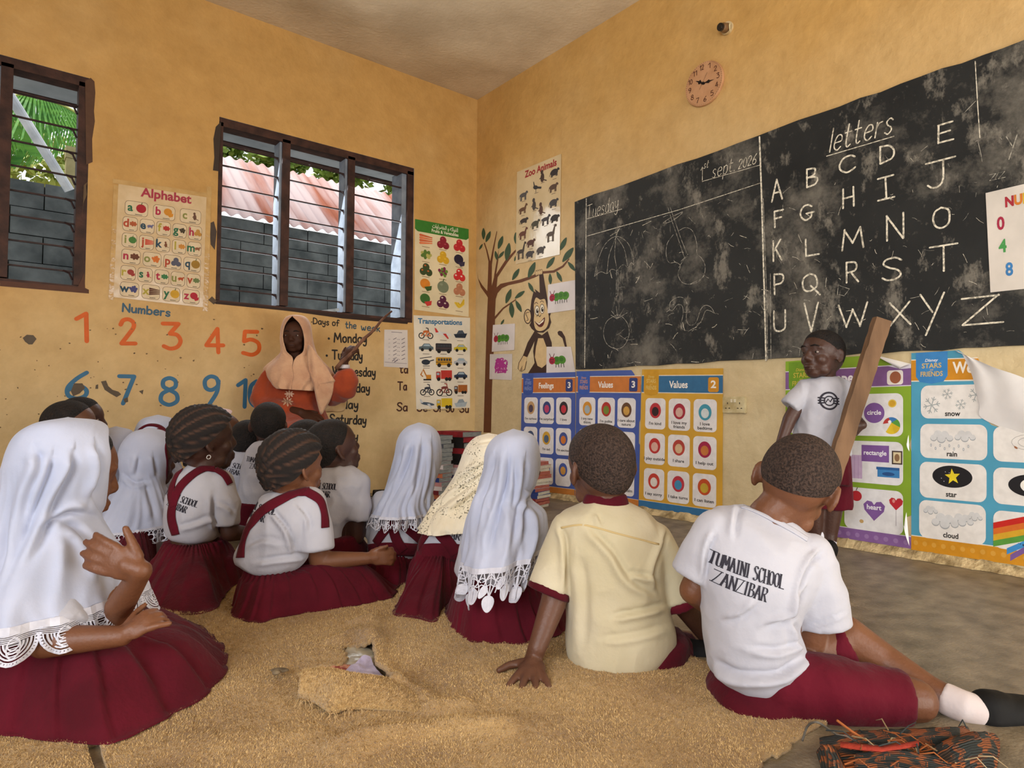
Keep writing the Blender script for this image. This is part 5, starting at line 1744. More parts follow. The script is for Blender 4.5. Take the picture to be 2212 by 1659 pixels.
class Person:
    def __init__(self, label, D, base, skin=SKIN, s=1.0, group=None):
        b = on_floor(*base)
        self.D, self.s, self.skin = D, s, skin
        self.root = empty('person', (b.x, b.y, 0), label, 'person', group)
        self.mb = MB()
        self.k = D / F_PX

    def pt(self, x, y, dd=0.0):
        return P(x, y, self.D + dd)

    # -- head with a face
    def head(self, x, y, dd=0.0, yaw=0, pitch=0, roll=0, s=1.0, face=True, ears=True, wide=1.0):
        c = self.pt(x, y, dd)
        X, Y, Z = axes(yaw, pitch, roll)
        s *= self.s
        self.hc, self.ha, self.hs, self.hw = c, (X, Y, Z), s, wide
        A = lambda a, b, d: c + (X * a * wide + Y * b + Z * d) * s
        mb = self.mb
        mb.ell(c, (.073 * s * wide, .089 * s, .080 * s), (X, Y, Z), 26, 16)
        mb.ell(A(0, -.022, -.034), (.062 * s * wide, .064 * s, .062 * s), (X, Y, Z))
        mb.ell(A(0, .022, -.055), (.056 * s * wide, .062 * s, .060 * s), (X, Y, Z))
        mb.ell(A(0, .050, -.098), (.030 * s, .028 * s, .022 * s), (X, Y, Z))
        mb.cap(A(-.03, .03, -.085), .026 * s, A(.03, .03, -.085), .026 * s)
        if face:
            mb.cap(A(0, .080, -.012), .009 * s, A(0, .091, -.042), .0125 * s, 10)
            mb.ell(A(0, .085, -.047), (.019 * s, .012 * s, .010 * s), (X, Y, Z), 12, 8)
            mb.ell(A(0, .078, -.074), (.026 * s, .015 * s, .008 * s), (X, Y, Z), 12, 8)
            mb.ell(A(0, .077, -.086), (.023 * s, .014 * s, .008 * s), (X, Y, Z), 12, 8)
            for q in (-1, 1):
                mb.ell(A(.032 * q, .050, -.046), (.027 * s, .026 * s, .026 * s), (X, Y, Z), 12, 8)
                mb.cap(A(.014 * q, .078, .003), .0095 * s, A(.044 * q, .066, .001), .0095 * s, 10)
        if ears:
            for q in (-1, 1):
                ec = A(.0705 * q, -.004, -.030)
                eu = (Z * .95 - Y * .25).normalized()
                ef = (Y * .55 - X * q * .35 + Z * .1).normalized() * -1
                rim = [ec + eu * (.025 * s * math.sin(t)) + ef * (.014 * s * math.cos(t)) + X * q * .004 * s for t in [k * 0.55 - 1.75 for k in range(10)]]
                mb.tube(rim, .0054 * s, 8)
                mb.ell(ec + ef * .002 * s, (.005 * s, .014 * s, .023 * s), (ef.cross(eu), ef, eu), 14, 10)
        return c

    def eyes(self):
        X, Y, Z = self.ha
        s = self.hs
        for q in (-1, 1):
            c = self.hc + (X * .0295 * q + Y * .0715 - Z * .018) * s
            mb = MB().ell(c, (.0105 * s, .0075 * s, .0048 * s), (X, Y, Z), 14, 10)
            mb.cur = 1
            mb.ell(c + Y * .0042 * s, (.0054 * s, .0045 * s, .0046 * s), (X, Y, Z), 12, 8)
            mb.build('eye', [mat('eye_white', 'a89c94', 0.4, spec=0.3), mat('eye_dark', '17100d', 0.3, spec=0.4)], self.root, True)

    def brows(self):
        X, Y, Z = self.ha
        s = self.hs
        for q in (-1, 1):
            pts = [self.hc + (X * a * q + Y * b + Z * d) * s for a, b, d in ((.014, .0905, .006), (.030, .0855, .010), (.046, .076, .005))]
            MB().tube(pts, [.002 * s, .003 * s, .0015 * s], 8).build('eyebrow', HAIRM, self.root, True)
        MB().ell(self.hc + (Y * .091 - Z * .080) * s, (.017 * s, .003 * s, .0016 * s), (X, Y, Z), 12, 8).build('lips', mat('lip_line', '3a1c18', 0.5), self.root, True)

    def neck(self, x, y, dd=0.0, r=.036):
        X, Y, Z = self.ha
        s = self.hs
        self.nb = self.pt(x, y, dd)
        self.mb.cap(self.hc - Z * .055 * s - Y * .012 * s, (r + .006) * s, self.nb, r * 1.12 * s)

    # -- short hair following the skull
    def hair(self, m=HAIRM, th=.006, front=(.074, .052), back=(-.080, -.088), side=0.0, disp=None, name='hair', grow=1.0):
        X, Y, Z = self.ha
        s, c, w = self.hs, self.hc, self.hw
        bm = bmesh.new()
        nu, nv = 72, 48
        bmesh.ops.create_uvsphere(bm, u_segments=nu, v_segments=nv, radius=1.0)
        rx, ry, rz = (.073 * w + th), .089 + th, .080 + th
        (fy, fz), (by, bz) = front, back
        d = Vector((0, fy - by, fz - bz)).normalized()
        n = Vector((0, -d.z, d.y))
        for v in bm.verts:
            p = Vector((v.co.x * rx, v.co.y * ry, v.co.z * rz)) * grow
            e = max(0.0, min(1.0, n.dot(p - Vector((0, fy, fz))) / .030))
            if th < .008:
                p -= v.co.normalized() * (th + .0015) * (1 - e) ** 2
            if p.z < 0:
                p.z *= 1 + .34 * min(1, max(0, .45 - v.co.y) / .9)
                p.y += .004 * v.co.z
            if disp:
                p += v.co.normalized() * disp(v.co)
            v.co = p
        # cut along the hairline: a plane from the forehead to the nape
        geom = bm.verts[:] + bm.edges[:] + bm.faces[:]
        bmesh.ops.bisect_plane(bm, geom=geom, plane_co=Vector((0, fy, fz)), plane_no=n, clear_inner=True)
        me = bpy.data.meshes.new(name)
        for v in bm.verts:
            v.co = c + (X * v.co.x + Y * v.co.y + Z * v.co.z) * s
        bm.to_mesh(me)
        bm.free()
        me.polygons.foreach_set('use_smooth', [True] * len(me.polygons))
        return link(name, me, self.root, m)

    def limb(self, pts, r):
        """Chain of tapered lengths; pts (x, y, dd)."""
        w = [p if isinstance(p, Vector) else self.pt(*p) for p in pts]
        self.mb.chain(w, [q * self.s for q in r])
        return w

    def hand(self, wrist, to, back, s=0.85, curl=0.4, spread=0.25, thumb=1, tcurl=0.3, curls=None, tdir=None):
        """Palm, four jointed fingers and a thumb; to: finger direction, back: the way the back of the hand faces."""
        mb = self.mb
        wrist = wrist if isinstance(wrist, Vector) else self.pt(*wrist)
        d = to.normalized()
        n = (back - d * back.dot(d)).normalized()
        l = d.cross(n)
        s *= self.s
        mb.cap(wrist, .019 * s, wrist + d * .03 * s, .021 * s)
        mb.ell(wrist + d * .042 * s, (.034 * s, .042 * s, .0145 * s), (l, d, n), 18, 12)
        for i, (o, L) in enumerate(((-.026, .045), (-.009, .056), (.009, .060), (.026, .052))):
            o *= thumb
            a = spread * o / .026
            b = wrist + (d * .072 - d * abs(o) * .25 + l * o) * s
            dd = (d * math.cos(a) + l * math.sin(a)).normalized()
            q = b
            ang = 0.0
            mb.cap(wrist + (d * .045 + l * o * .8) * s, .0105 * s, b, .0095 * s, 10)
            cc = curls[i] if curls else curl
            for f, (frac, rr) in enumerate(((.46, .0098), (.31, .0090), (.23, .0080))):
                ang += cc * (0.75, 1.0, 0.75)[f]
                v = dd * math.cos(ang) - n * math.sin(ang)
                e = q + v * L * frac * 1.12 * s
                mb.cap(q, rr * s * 1.04, e, rr * s * 0.96, 10)
                q = e
        b = wrist + (d * .018 + l * .024 * thumb) * s
        t1 = tdir if tdir is not None else (d * .62 + l * .72 * thumb - n * .25).normalized()
        e = b + t1 * .036 * s
        mb.cap(b, .0115 * s, e, .0098 * s, 10)
        t2 = (t1 * math.cos(tcurl) + (d * .8 - n * .4 - l * thumb * .3).normalized() * math.sin(tcurl)).normalized()
        mb.cap(e, .0095 * s, e + t2 * .027 * s, .0078 * s, 10)

    def body(self, voxel=0.006, smooth=3):
        return self.mb.fuse('body', self.skin, self.root, voxel, smooth)

    # -- stacked cross-sections given by their left and right outline points in the photograph
    def rings(self, secs, n=40, steps=5, ex=2.3, face=None, open_=None):
        rows = []
        for q in crom([tuple(z) for z in secs], steps):
            xl, yl, xr, yr, dd, ry = q[:6]
            a, b = self.pt(xl, yl, dd), self.pt(xr, yr, dd)
            c, X = (a + b) / 2, (b - a) / 2
            Yv = HF * max(ry, 0.002)
            op = math.radians(max(0.0, q[6])) if len(q) > 6 else 0.0
            ring = []
            if face is None:
                for i in range(n):
                    t = 2 * PI * i / n
                    ct, st = math.cos(t), math.sin(t)
                    ring.append(c + X * (math.copysign(abs(ct) ** (2 / ex), ct)) + Yv * (math.copysign(abs(st) ** (2 / ex), st)))
            else:
                f = math.radians(face)
                for i in range(n + 1):
                    t = f + op + (2 * PI - 2 * op) * i / n
                    ring.append(c + X * math.cos(t) + Yv * math.sin(t))
            rows.append(ring)
        return rows

    def garment(self, name, secs, m, tubes=(), voxel=.008, disp=None, smooth=6, ex=2.3, extra=None):
        mb = MB()
        mb.loft(self.rings(secs, ex=ex))
        for pts, rs in tubes:
            mb.tube([p if isinstance(p, Vector) else self.pt(*p) for p in pts], [r * self.s for r in rs], 18)
            mb.ell(pts[0] if isinstance(pts[0], Vector) else self.pt(*pts[0]), (rs[0] * self.s * 1.02,) * 3)
        if extra:
            extra(mb)
        return mb.fuse(name, m, self.root, voxel, smooth, 0.5, disp)

    def scarf(self, secs, face, m, name='headscarf', n=150, steps=11, fold=0.006, seed=1, hemfold=0.016, nf=11, trim=None, lace=None, lace_len=.07, th=.003, cr=None):
        """Draped headscarf: open at the face, falling in folds to its hem."""
        secs = [list(q) for q in secs]
        secs[0][6] = 0
        secs[1][6] *= .45
        rows = self.rings(secs, n=n, steps=steps, face=face)
        R = len(rows)
        random.seed(seed * 17 + 3)
        ph = [random.uniform(0, 6.28) for _ in range(6)]
        out = []
        for i, ring in enumerate(rows):
            v = i / (R - 1)
            c = sum(ring, Vector()) / len(ring)
            rr = []
            for j, p in enumerate(ring):
                u = j / n
                d = (p - c)
                d.z = 0
                if d.length > 1e-6:
                    d.normalize()
                g = max(0.0, (v - 0.30) / 0.70)
                sw = 0.10 * noise.noise(Vector((u * 3, v * 2.2, seed)))
                a = noise.noise(Vector(((u + sw * .4) * nf + seed * 3.1, v * 0.7 + seed, 0.3)))
                b = noise.noise(Vector(((u + sw) * nf * 2.3 + seed * 5.3, v * 1.1, 2.0)))
                amp = fold * (0.10 + 1.5 * min(1, g * 1.8)) + hemfold * g * g
                o = amp * ((0.55 - 2.4 * abs(a)) * 0.9 + 0.55 * (0.5 - 2.0 * abs(b)))
                if v < 0.3:
                    o += 0.0012 * noise.noise(p * 30)
                if cr and d.length > .5:
                    o += cr(p, d)
                rr.append(p + d * o)
            out.append(rr)
        vs = [p for r in out for p in r]
        w = n + 1
        fs = [(i * w + j, i * w + j + 1, (i + 1) * w + j + 1, (i + 1) * w + j) for i in range(R - 1) for j in range(n)]
        vs.append(sum(out[0], Vector()) / len(out[0]) + UP * .001)
        fs += [(len(vs) - 1, j + 1, j) for j in range(n)]
        me = bpy.data.meshes.new(name)
        me.from_pydata([tuple(v) for v in vs], [], fs)
        ob = link(name, me, self.root, m)
        me.polygons.foreach_set('use_smooth', [True] * len(me.polygons))
        so = ob.modifiers.new('thick', 'SOLIDIFY')
        so.thickness = th
        so.offset = 0
        self.sc_rows = out
        if trim:
            for side in (0, n):
                pts = [out[i][side] for i in range(int(R * 0.05), R) if (i / (R - 1)) * (len(secs) - 1) < trim[1]]
                if len(pts) > 2:
                    MB().tube(pts, [trim[2]] * len(pts), 8, flat=1.0).build('scarf_trim', trim[0], ob, True)
        if lace:
            last, prev = out[-1], out[-4]
            dirs = [((a - b).normalized() * 0.8 + Vector((0, 0, -0.35))).normalized() for a, b in zip(last, prev)]
            L = [0.0]
            for j in range(n):
                L.append(L[-1] + (last[j + 1] - last[j]).length)

            cen = sum(last, Vector()) / len(last)

            def fmap(s, t, lift):
                s = min(max(s, 0), L[-1] - 1e-6)
                lo, hi = 0, n
                while hi - lo > 1:
                    mid = (lo + hi) // 2
                    if L[mid] <= s:
                        lo = mid
                    else:
                        hi = mid
                f = (s - L[lo]) / max(L[hi] - L[lo], 1e-9)
                p = last[lo].lerp(last[hi], f)
                d = dirs[lo].lerp(dirs[hi], f)
                o = p - cen
                o.z = 0
                return p + d * t + o.normalized() * (0.002 + lift)
            ik = Ink(fmap, 0.0006)
            lace(ik, L[-1], lace_len)
            lo_ = ik.build('lace_edge', ob)
            z = lo_.modifiers.new('thick', 'SOLIDIFY')
            z.thickness = .0018
        return ob

    def strap(self, on, pts, w=.024, m=MAROON, lift=.006, name='strap'):
        """A flat band laid over a garment along 3-D points."""
        tr = bvh_of(*on) if isinstance(on, (list, tuple)) else bvh_of(on)
        px = crom([(q[0], q[1]) for q in pts], 10)
        cs, ns = [], []
        for x, y in px:
            r = ray(x, y)
            h, nn, _, _ = tr.ray_cast(EYE + r * (self.D - .6), r.normalized(), 1.2)
            if h is None:
                h, nn, _, _ = tr.find_nearest(P(x, y, self.D - .02))
            cs.append(h)
            ns.append(nn)
        for _ in range(4):
            cs = [cs[0]] + [(cs[i - 1] + cs[i] * 2 + cs[i + 1]) / 4 for i in range(1, len(cs) - 1)] + [cs[-1]]
            ns = [ns[0]] + [((ns[i - 1] + ns[i] * 2 + ns[i + 1]) / 4).normalized() for i in range(1, len(ns) - 1)] + [ns[-1]]
        rows = []
        for i, q in enumerate(cs):
            t = (cs[min(i + 1, len(cs) - 1)] - cs[max(i - 1, 0)]).normalized()
            sd = t.cross(ns[i]).normalized()
            row = []
            for k in (-1, -.5, 0, .5, 1):
                z = q + sd * (w / 2 * k)
                h, n2, _, _ = tr.find_nearest(z)
                e = (h - z).dot(ns[i])
                row.append(z + ns[i] * (e + lift))
            rows.append(row)
        for _ in range(3):
            rows = [rows[0]] + [[(rows[i - 1][j] + rows[i][j] * 2 + rows[i + 1][j]) / 4 for j in range(5)] for i in range(1, len(rows) - 1)] + [rows[-1]]
        vs = [p for r in rows for p in r]
        fs = [(i * 5 + j, i * 5 + j + 1, i * 5 + j + 6, i * 5 + j + 5) for i in range(len(rows) - 1) for j in range(4)]
        o = mesh(name, vs, fs, m, self.root, True)
        z = o.modifiers.new('thick', 'SOLIDIFY')
        z.thickness = .003
        return o

    def print_on(self, shirt, lines, pl, pr, dd=-0.3, hpx=16, lw=2.6, gap=1.35):
        """School lettering on a shirt back; pl, pr: ends of the first baseline in the photograph."""
        tr = bvh_of(shirt)
        def on(q):
            r = ray(*q)
            h = tr.ray_cast(EYE + r * (self.D - .6), r.normalized(), 1.2)[0]
            return h if h is not None else P(q[0], q[1], self.D - .08)
        a, b = on(pl), on(pr)
        kk = (depth_of(a) + depth_of(b)) / 2 / F_PX
        X = (b - a)
        w = X.length
        X.normalize()
        N = -HF
        Y = N.cross(X).normalized()
        ik = Ink(lambda s, t, l: a + X * s + Y * t + N * 0.25, 0)
        k = kk
        y = 0.0
        for i, (txt, f0, f1) in enumerate(lines):
            ik.hand(txt, f0 * w, y, hpx * k, lw * k, PRINT, 0, width=(f1 - f0) * w, serif=True)
            y -= hpx * k * gap
        vs, ok = [], []
        for v in ik.v:
            h, n, _, _ = tr.ray_cast(Vector(v), -N, 0.6)
            ok.append(h is not None)
            vs.append(h + n * 0.0012 if h is not None else Vector(v))
        fs = [f for f in ik.f if all(ok[i] for i in f) and max((vs[f[0]] - vs[i]).length for i in f) < 0.08]
        return mesh('printed_lettering', vs, fs, PRINT, shirt) if fs else None

    def skirt(self, outline, waist, wr, zw=None, pleats=26, bumps=(), amp=.012, m=MAROON, name='skirt', rows=26, pw=1.0, seed=0, hem=0.0, M=300, cloth=.010):
        """Skirt spread on the floor: outline in photo points on the floor, gathered into a waist ring."""
        o = [on_floor(*q) if not isinstance(q, Vector) else q for q in outline]
        o = [Vector((q[0], q[1], 0)) for q in crom([(p.x, p.y) for p in o], 14, True)]
        per = [0.0]
        for i in range(len(o)):
            per.append(per[-1] + (o[(i + 1) % len(o)] - o[i]).length)
        tot = per[-1]
        res = []
        for k in range(M):
            t = tot * k / M
            i = max(j for j in range(len(o)) if per[j] <= t)
            f = (t - per[i]) / max(per[i + 1] - per[i], 1e-9)
            res.append(o[i].lerp(o[(i + 1) % len(o)], f))
        wc = waist if isinstance(waist, Vector) else self.pt(*waist)
        zc = wc.z if zw is None else zw
        bp = [((q if isinstance(q, Vector) else self.pt(*q)), r, h) for q, r, h in bumps]
        vs, fs = [], []
        random.seed(seed + 5)
        js = [random.uniform(-.4, .4) for _ in range(M)]
        cc = Vector((wc.x, wc.y, 0))
        for i in range(rows + 1):
            t = i / rows
            for k in range(M):
                O = res[k]
                d = (O - cc)
                dn = d.normalized()
                Wp = cc + HR * (dn.dot(HR) * wr[0]) + HF * (dn.dot(HF) * wr[1])
                p = Wp.lerp(O, t ** 0.9)
                z = zc * (1 - t) ** pw
                fall = 1 - t ** 3.0
                for b, r, h in bp:
                    q2 = ((p.x - b.x) ** 2 + (p.y - b.y) ** 2) / (r * r)
                    z = max(z, z * (1 - math.exp(-q2)) + h * math.exp(-q2 * 1.3) * fall)
                sg = k / M * pleats + 0.55 * noise.noise(Vector((k / M * 7 + seed, t * 0.8, seed * 2.1))) + (0.15 * t if k % 2 else 0.15 * t)
                ph = sg % 1.0
                saw = (ph / .86 if ph < .86 else (1 - ph) / .14) - 0.5
                wd = 0.6 + 0.7 * noise.noise(Vector((math.floor(sg) * 3.3, seed, 1.7)))
                a = amp * (0.35 + 0.65 * math.sin(PI * min(t * 0.8, 1))) * wd
                nz = noise.noise(Vector((p.x * 7 + seed, p.y * 7, t * 2))) * cloth * 1.6 + (0.5 - abs(noise.noise(Vector((p.x * 15, p.y * 15 + seed, t * 3))))) * cloth
                gather = 0.004 * math.sin(k * 2 * PI / M * pleats * 2.0) * max(0, 1 - t * 3.5)
                z2 = z + (a * saw * 0.8 + nz * math.sin(PI * min(1, t * 1.1)) + gather) * (1 if t < .96 else .3)
                p2 = p + dn * ((a * saw * 0.8 + gather) * min(1, 1.6 * t + .2) + 0.010 * t * noise.noise(Vector((k / M * 31, seed, 0))))
                vs.append(Vector((p2.x, p2.y, max(z2, 0.012 + hem))))
        for i in range(rows):
            for k in range(M):
                k2 = (k + 1) % M
                fs.append((i * M + k, i * M + k2, (i + 1) * M + k2, (i + 1) * M + k))
        b0 = len(vs)
        for k in range(M):
            q = vs[rows * M + k]
            vs.append(Vector((q.x - (q.x - cc.x) * .02, q.y - (q.y - cc.y) * .02, 0.008)))
        for k in range(M):
            fs.append((rows * M + k, rows * M + (k + 1) % M, b0 + (k + 1) % M, b0 + k))
        # closed at the waist under the shirt
        top = len(vs)
        vs.append(Vector((wc.x, wc.y, zc)))
        for k in range(M):
            fs.append((k, top, (k + 1) % M))
        return mesh(name, vs, fs, m, self.root, True)

    def shoe(self, heel, toe, w=.033, h=.05, m=SHOE):
        a = heel if isinstance(heel, Vector) else self.pt(*heel)
        b = toe if isinstance(toe, Vector) else self.pt(*toe)
        mb = MB()
        mb.chain([a, a.lerp(b, .45), b], [w, w * 1.05, w * .85])
        mb.cap(a + UP * h * .35, w * .9, a.lerp(b, .25) + UP * h * .3, w * .85)
        return mb.fuse('shoe', m, self.root, .006, 3)


# -- lace patterns: (ink, hem length, drop)
LACE = mat('lace_thread', 'cdced9', 0.9, 'bfc0cc', 60)


def lace_petals(k, L, d):
    n = max(3, round(L / .052))
    u = L / n
    k.rect(0, -.004, L, d * .10, LACE, 1, n * 4, 1)
    for i in range(n):
        c = (i + .5) * u
        deep = 1.0 if i % 2 == 0 else .80
        yb = d * deep
        # leaf with a raised rim and vein
        def leaf(cx, cy, rx, ry, rot):
            cs, sn = math.cos(rot), math.sin(rot)
            pts = [(cx + rx * math.cos(t) * (1 - .25 * math.sin(t)) * cs - ry * math.sin(t) * sn, cy + rx * math.cos(t) * (1 - .25 * math.sin(t)) * sn + ry * math.sin(t) * cs) for t in [2 * PI * q / 18 for q in range(18)]]
            k.poly(pts, LACE, 1)
            k.line(pts, .0024, LACE, 2.5, closed=True)
            k.line([(cx - ry * .6 * -sn, cy - ry * .6 * cs), (cx + ry * .6 * -sn, cy + ry * .6 * cs)], .0026, LACE, 2.5)
        leaf(c, yb - d * .18, u * .33, d * .19, 0)
        leaf(c - u * .38, yb - d * .46, u * .19, d * .15, .5)
        k.line([(c, d * .08), (c, yb - d * .30)], .0032, LACE, 1.5)
        for q in (-1, 1):
            k.line([(c + q * u * .45, d * .08), (c + q * u * .30, d * .30), (c, yb - d * .34)], .0030, LACE, 1.5, smooth=4)
            k.line([(c, d * .10), (c + q * u * .25, d * .24), (c + q * u * .45, d * .30)], .0026, LACE, 1.5, smooth=4)
            k.line([(c + q * u * .12, d * .10), (c + q * u * .38, d * .42), (c + q * u * .34, d * .55)], .0026, LACE, 1.5, smooth=4)
        for yy in (.2, .36):
            k.line([(c - u * .5, d * yy), (c - u * .25, d * (yy + .05)), (c, d * yy), (c + u * .25, d * (yy + .05)), (c + u * .5, d * yy)], .0024, LACE, 1.2, smooth=3)


def lace_swirls(k, L, d):
    n = max(3, round(L / .085))
    u = L / n
    k.rect(0, -.006, L, d * .16, LACE, 1, n * 5, 1)
    for i in range(n):
        c = (i + .5) * u
        for q in range(6):
            f = 1 - q * .15
            pts = [(c + u * .50 * f * math.cos(t), d * .30 + (d * .70 * f) * max(0, math.sin(t)) + d * .02 * q) for t in [PI * z / 14 for z in range(15)]]
            k.line(pts, .0030 if q % 2 == 0 else .0022, LACE, 1 + .2 * q)
        for t in [PI * z / 22 for z in range(23)]:
            k.ell(c + u * .47 * math.cos(t), d * .30 + d * .66 * math.sin(t), .0026, .0026, LACE, 1.6, 8)
        k.line([(c + .012 * math.cos(t), d * .52 + .019 * math.sin(t)) for t in [2 * PI * z / 16 for z in range(16)]], .0026, LACE, 2, closed=True)
        for q in range(7):
            yy = d * .52 + (q - 3) * .0048
            k.line([(c - .009, yy), (c + .009, yy)], .0014, LACE, 2.2)
        for q in range(5):
            k.line([(c - u * .5, d * (.1 + .05 * q)), (c - u * .2, d * (.16 + .05 * q)), (c + u * .2, d * (.12 + .05 * q)), (c + u * .5, d * (.1 + .05 * q))], .0018, LACE, 1.1, smooth=4)


def lace_rings(k, L, d):
    n = max(4, round(L / .03))
    u = L / n
    k.rect(0, -.004, L, d * .10, LACE, 1, n * 2, 1)
    for i in range(n):
        c = (i + .5) * u
        for cx, cy, r in ((0, .28, .34), (.5, .52, .30), (0, .76, .32)):
            k.line([(c + u * cx + u * r * math.cos(t), d * cy + d * .17 * math.sin(t)) for t in [2 * PI * z / 12 for z in range(12)]], .0026, LACE, 1.5, closed=True)
        k.line([(c - u * .5, d * .12), (c, d * .48), (c + u * .5, d * .12)], .0018, LACE, 1.2)
        k.line([(c - u * .5, d * .9), (c, d * .98), (c + u * .5, d * .9)], .0026, LACE, 1.5, smooth=3)


def lace_fringe(k, L, d):
    n = max(4, round(L / .045))
    u = L / n
    k.rect(0, -.004, L, d * .12, LACE, 1, n * 3, 1)
    for i in range(n):
        c = (i + .5) * u
        for q in range(6):
            t = q * PI / 3
            k.line([(c + (u * .16 + u * .13 * math.cos(z)) * math.cos(t) - d * .0 * math.sin(t), d * .48 + (d * .17 + d * .13 * math.cos(z)) * math.sin(t) + d * .06 * math.sin(z)) for z in [2 * PI * w / 9 for w in range(9)]], .0022, LACE, 1.4, closed=True)
        for q in range(5):
            x = c + (q - 2) * u * .2
            k.line([(x, d * .1), (x + u * .04, d * (.95 - .12 * abs(q - 2)))], .0016, LACE, 1)
        k.line([(c - u * .5, d * .4), (c - u * .2, d * .8), (c, d * .98), (c + u * .2, d * .8), (c + u * .5, d * .4)], .0024, LACE, 1.6, smooth=3)

# ------------------------------------------------------------------ the children in front
R_, F_ = HR, HF
# girl at the near end of the rug, white scarf with swirled lace
g = Person('girl in a white headscarf with wide swirled lace, hands raised, nearest the open rug', 1.48, (150, 1560), SKIN_W)
g.head(150, 1001, .03, yaw=38, pitch=-10, s=1.12)
g.neck(120, 1110, .02)
g.limb([(120, 1110, .02), (110, 1240, .0), (110, 1400, .0)], [.045, .075, .085])
el = g.limb([(120, 1190, .0), (122, 1275, -.08), (98, 1386, -.15), (264, 1374, -.13)], [.035, .036, .033, .021])
g.hand(el[3], (R_ * .80 + UP * .52 + F_ * .2), (-F_ * .75 + UP * .6 - R_ * .2), s=.80, curl=.55, spread=.2, thumb=-1, curls=[.25, .75, .95, 1.1])
wl = g.limb([(170, 1190, .06), (250, 1325, -.03), (306, 1232, -.13)], [.036, .031, .021])
g.hand(wl[2], (-R_ * .93 + UP * .34 - F_ * .05), (-F_ * .92 + UP * .1 + R_ * .1), s=1.0, curl=.18, spread=.10, thumb=1, tcurl=.0, tdir=(UP * .85 - R_ * .42).normalized())
g.body(.0045)
g.hair()
sh = g.garment('shirt', [(85, 1130, 160, 1130, .0, .05), (40, 1165, 190, 1160, .0, .08), (20, 1220, 200, 1215, .0, .10), (15, 1300, 205, 1300, .0, .11), (20, 1380, 200, 1380, .0, .11), (40, 1400, 190, 1400, 0, .10)], TEE,
               [([(112, 1210, -.01), (118, 1285, -.075), (127, 1370, -.125)], [.035, .05, .062])], disp=folds(3, .004, 22))
g.skirt([(-170, 1510), (-100, 1582), (0, 1601), (114, 1614), (210, 1621), (278, 1608), (375, 1556), (432, 1524), (478, 1480), (492, 1440), (470, 1390), (400, 1345), (250, 1312), (80, 1310), (-70, 1345), (-155, 1420)],
        (105, 1372, .02), (.10, .10), zw=.20, pleats=26, bumps=[((395, 1368, .05), .15, .16), ((-60, 1400, .0), .15, .12), ((250, 1440, -.05), .15, .14)], amp=.022, pw=.95, seed=1)
g.scarf([(144, 903, 150, 903, .02, .004, 30), (92, 916, 202, 912, .02, .075, 48), (52, 946, 238, 944, .02, .10, 60), (32, 1000, 246, 985, .02, .11, 62), (24, 1050, 236, 1030, .02, .11, 58), (8, 1100, 214, 1086, .02, .11, 40), (-10, 1140, 198, 1122, .01, .12, 12), (-22, 1180, 208, 1162, .0, .14, 0), (-32, 1220, 228, 1208, .0, .175, 0), (-40, 1262, 248, 1258, .0, .21, 0), (-46, 1296, 260, 1288, .0, .23, 0)],
        56, WHITE, seed=2, lace=lace_swirls, lace_len=.066, fold=.007, hemfold=.020, nf=8, cr=creases([([(76, 975), (84, 1007), (58, 1078), (13, 1245)], .014, 13), ([(111, 987), (101, 1027), (71, 1103), (25, 1230)], .014, 13), ([(157, 977), (149, 1022), (114, 1085), (84, 1166), (51, 1230)], .014, 13), ([(185, 1106), (152, 1103), (114, 1121), (91, 1141)], .010, 9), ([(132, 1131), (172, 1154), (203, 1210), (218, 1255)], .014, 12), ([(205, 960), (215, 1020), (190, 1080)], .010, 10)]))

# girl with lace petals on her scarf, middle of the rug
g = Person('girl whose white headscarf ends in long leaf-shaped lace, beside the boy in cream', 1.95, (1105, 1380), SKIN)
g.head(1106, 992, .04, yaw=-5, pitch=0)
g.neck(1095, 1100, .03)
g.limb([(1095, 1100, .03), (1090, 1180, .0), (1090, 1290, .0)], [.045, .07, .08])
g.limb([(1060, 1130, 0), (1030, 1230, .05), (1050, 1260, .2)], [.035, .03, .022])
g.limb([(1135, 1130, 0), (1160, 1230, .05), (1130, 1260, .2)], [.035, .03, .022])
g.body(.007)
sh = g.garment('shirt', [(1070, 1095, 1125, 1095, .02, .04), (1040, 1120, 1152, 1118, .02, .075), (1032, 1160, 1155, 1160, .01, .09), (1036, 1215, 1152, 1215, .0, .095), (1040, 1262, 1140, 1262, .0, .09)], TEE,
               [([(1140, 1130, .02), (1150, 1180, .01), (1146, 1240, .01)], [.05, .055, .06]), ([(1050, 1130, .02), (1030, 1190, .03), (1024, 1240, .05)], [.05, .055, .06])], disp=folds(8, .004, 22))
g.skirt([(968, 1308), (960, 1325), (975, 1360), (1010, 1392), (1080, 1400), (1150, 1397), (1215, 1375), (1238, 1335), (1225, 1312), (1180, 1302), (1080, 1298), (1000, 1300)], (1090, 1250, .0), (.095, .095), zw=.15, pleats=18,
        bumps=[((985, 1290, .03), .13, .13), ((1195, 1290, .02), .12, .12)], amp=.013, pw=1.05, seed=4)
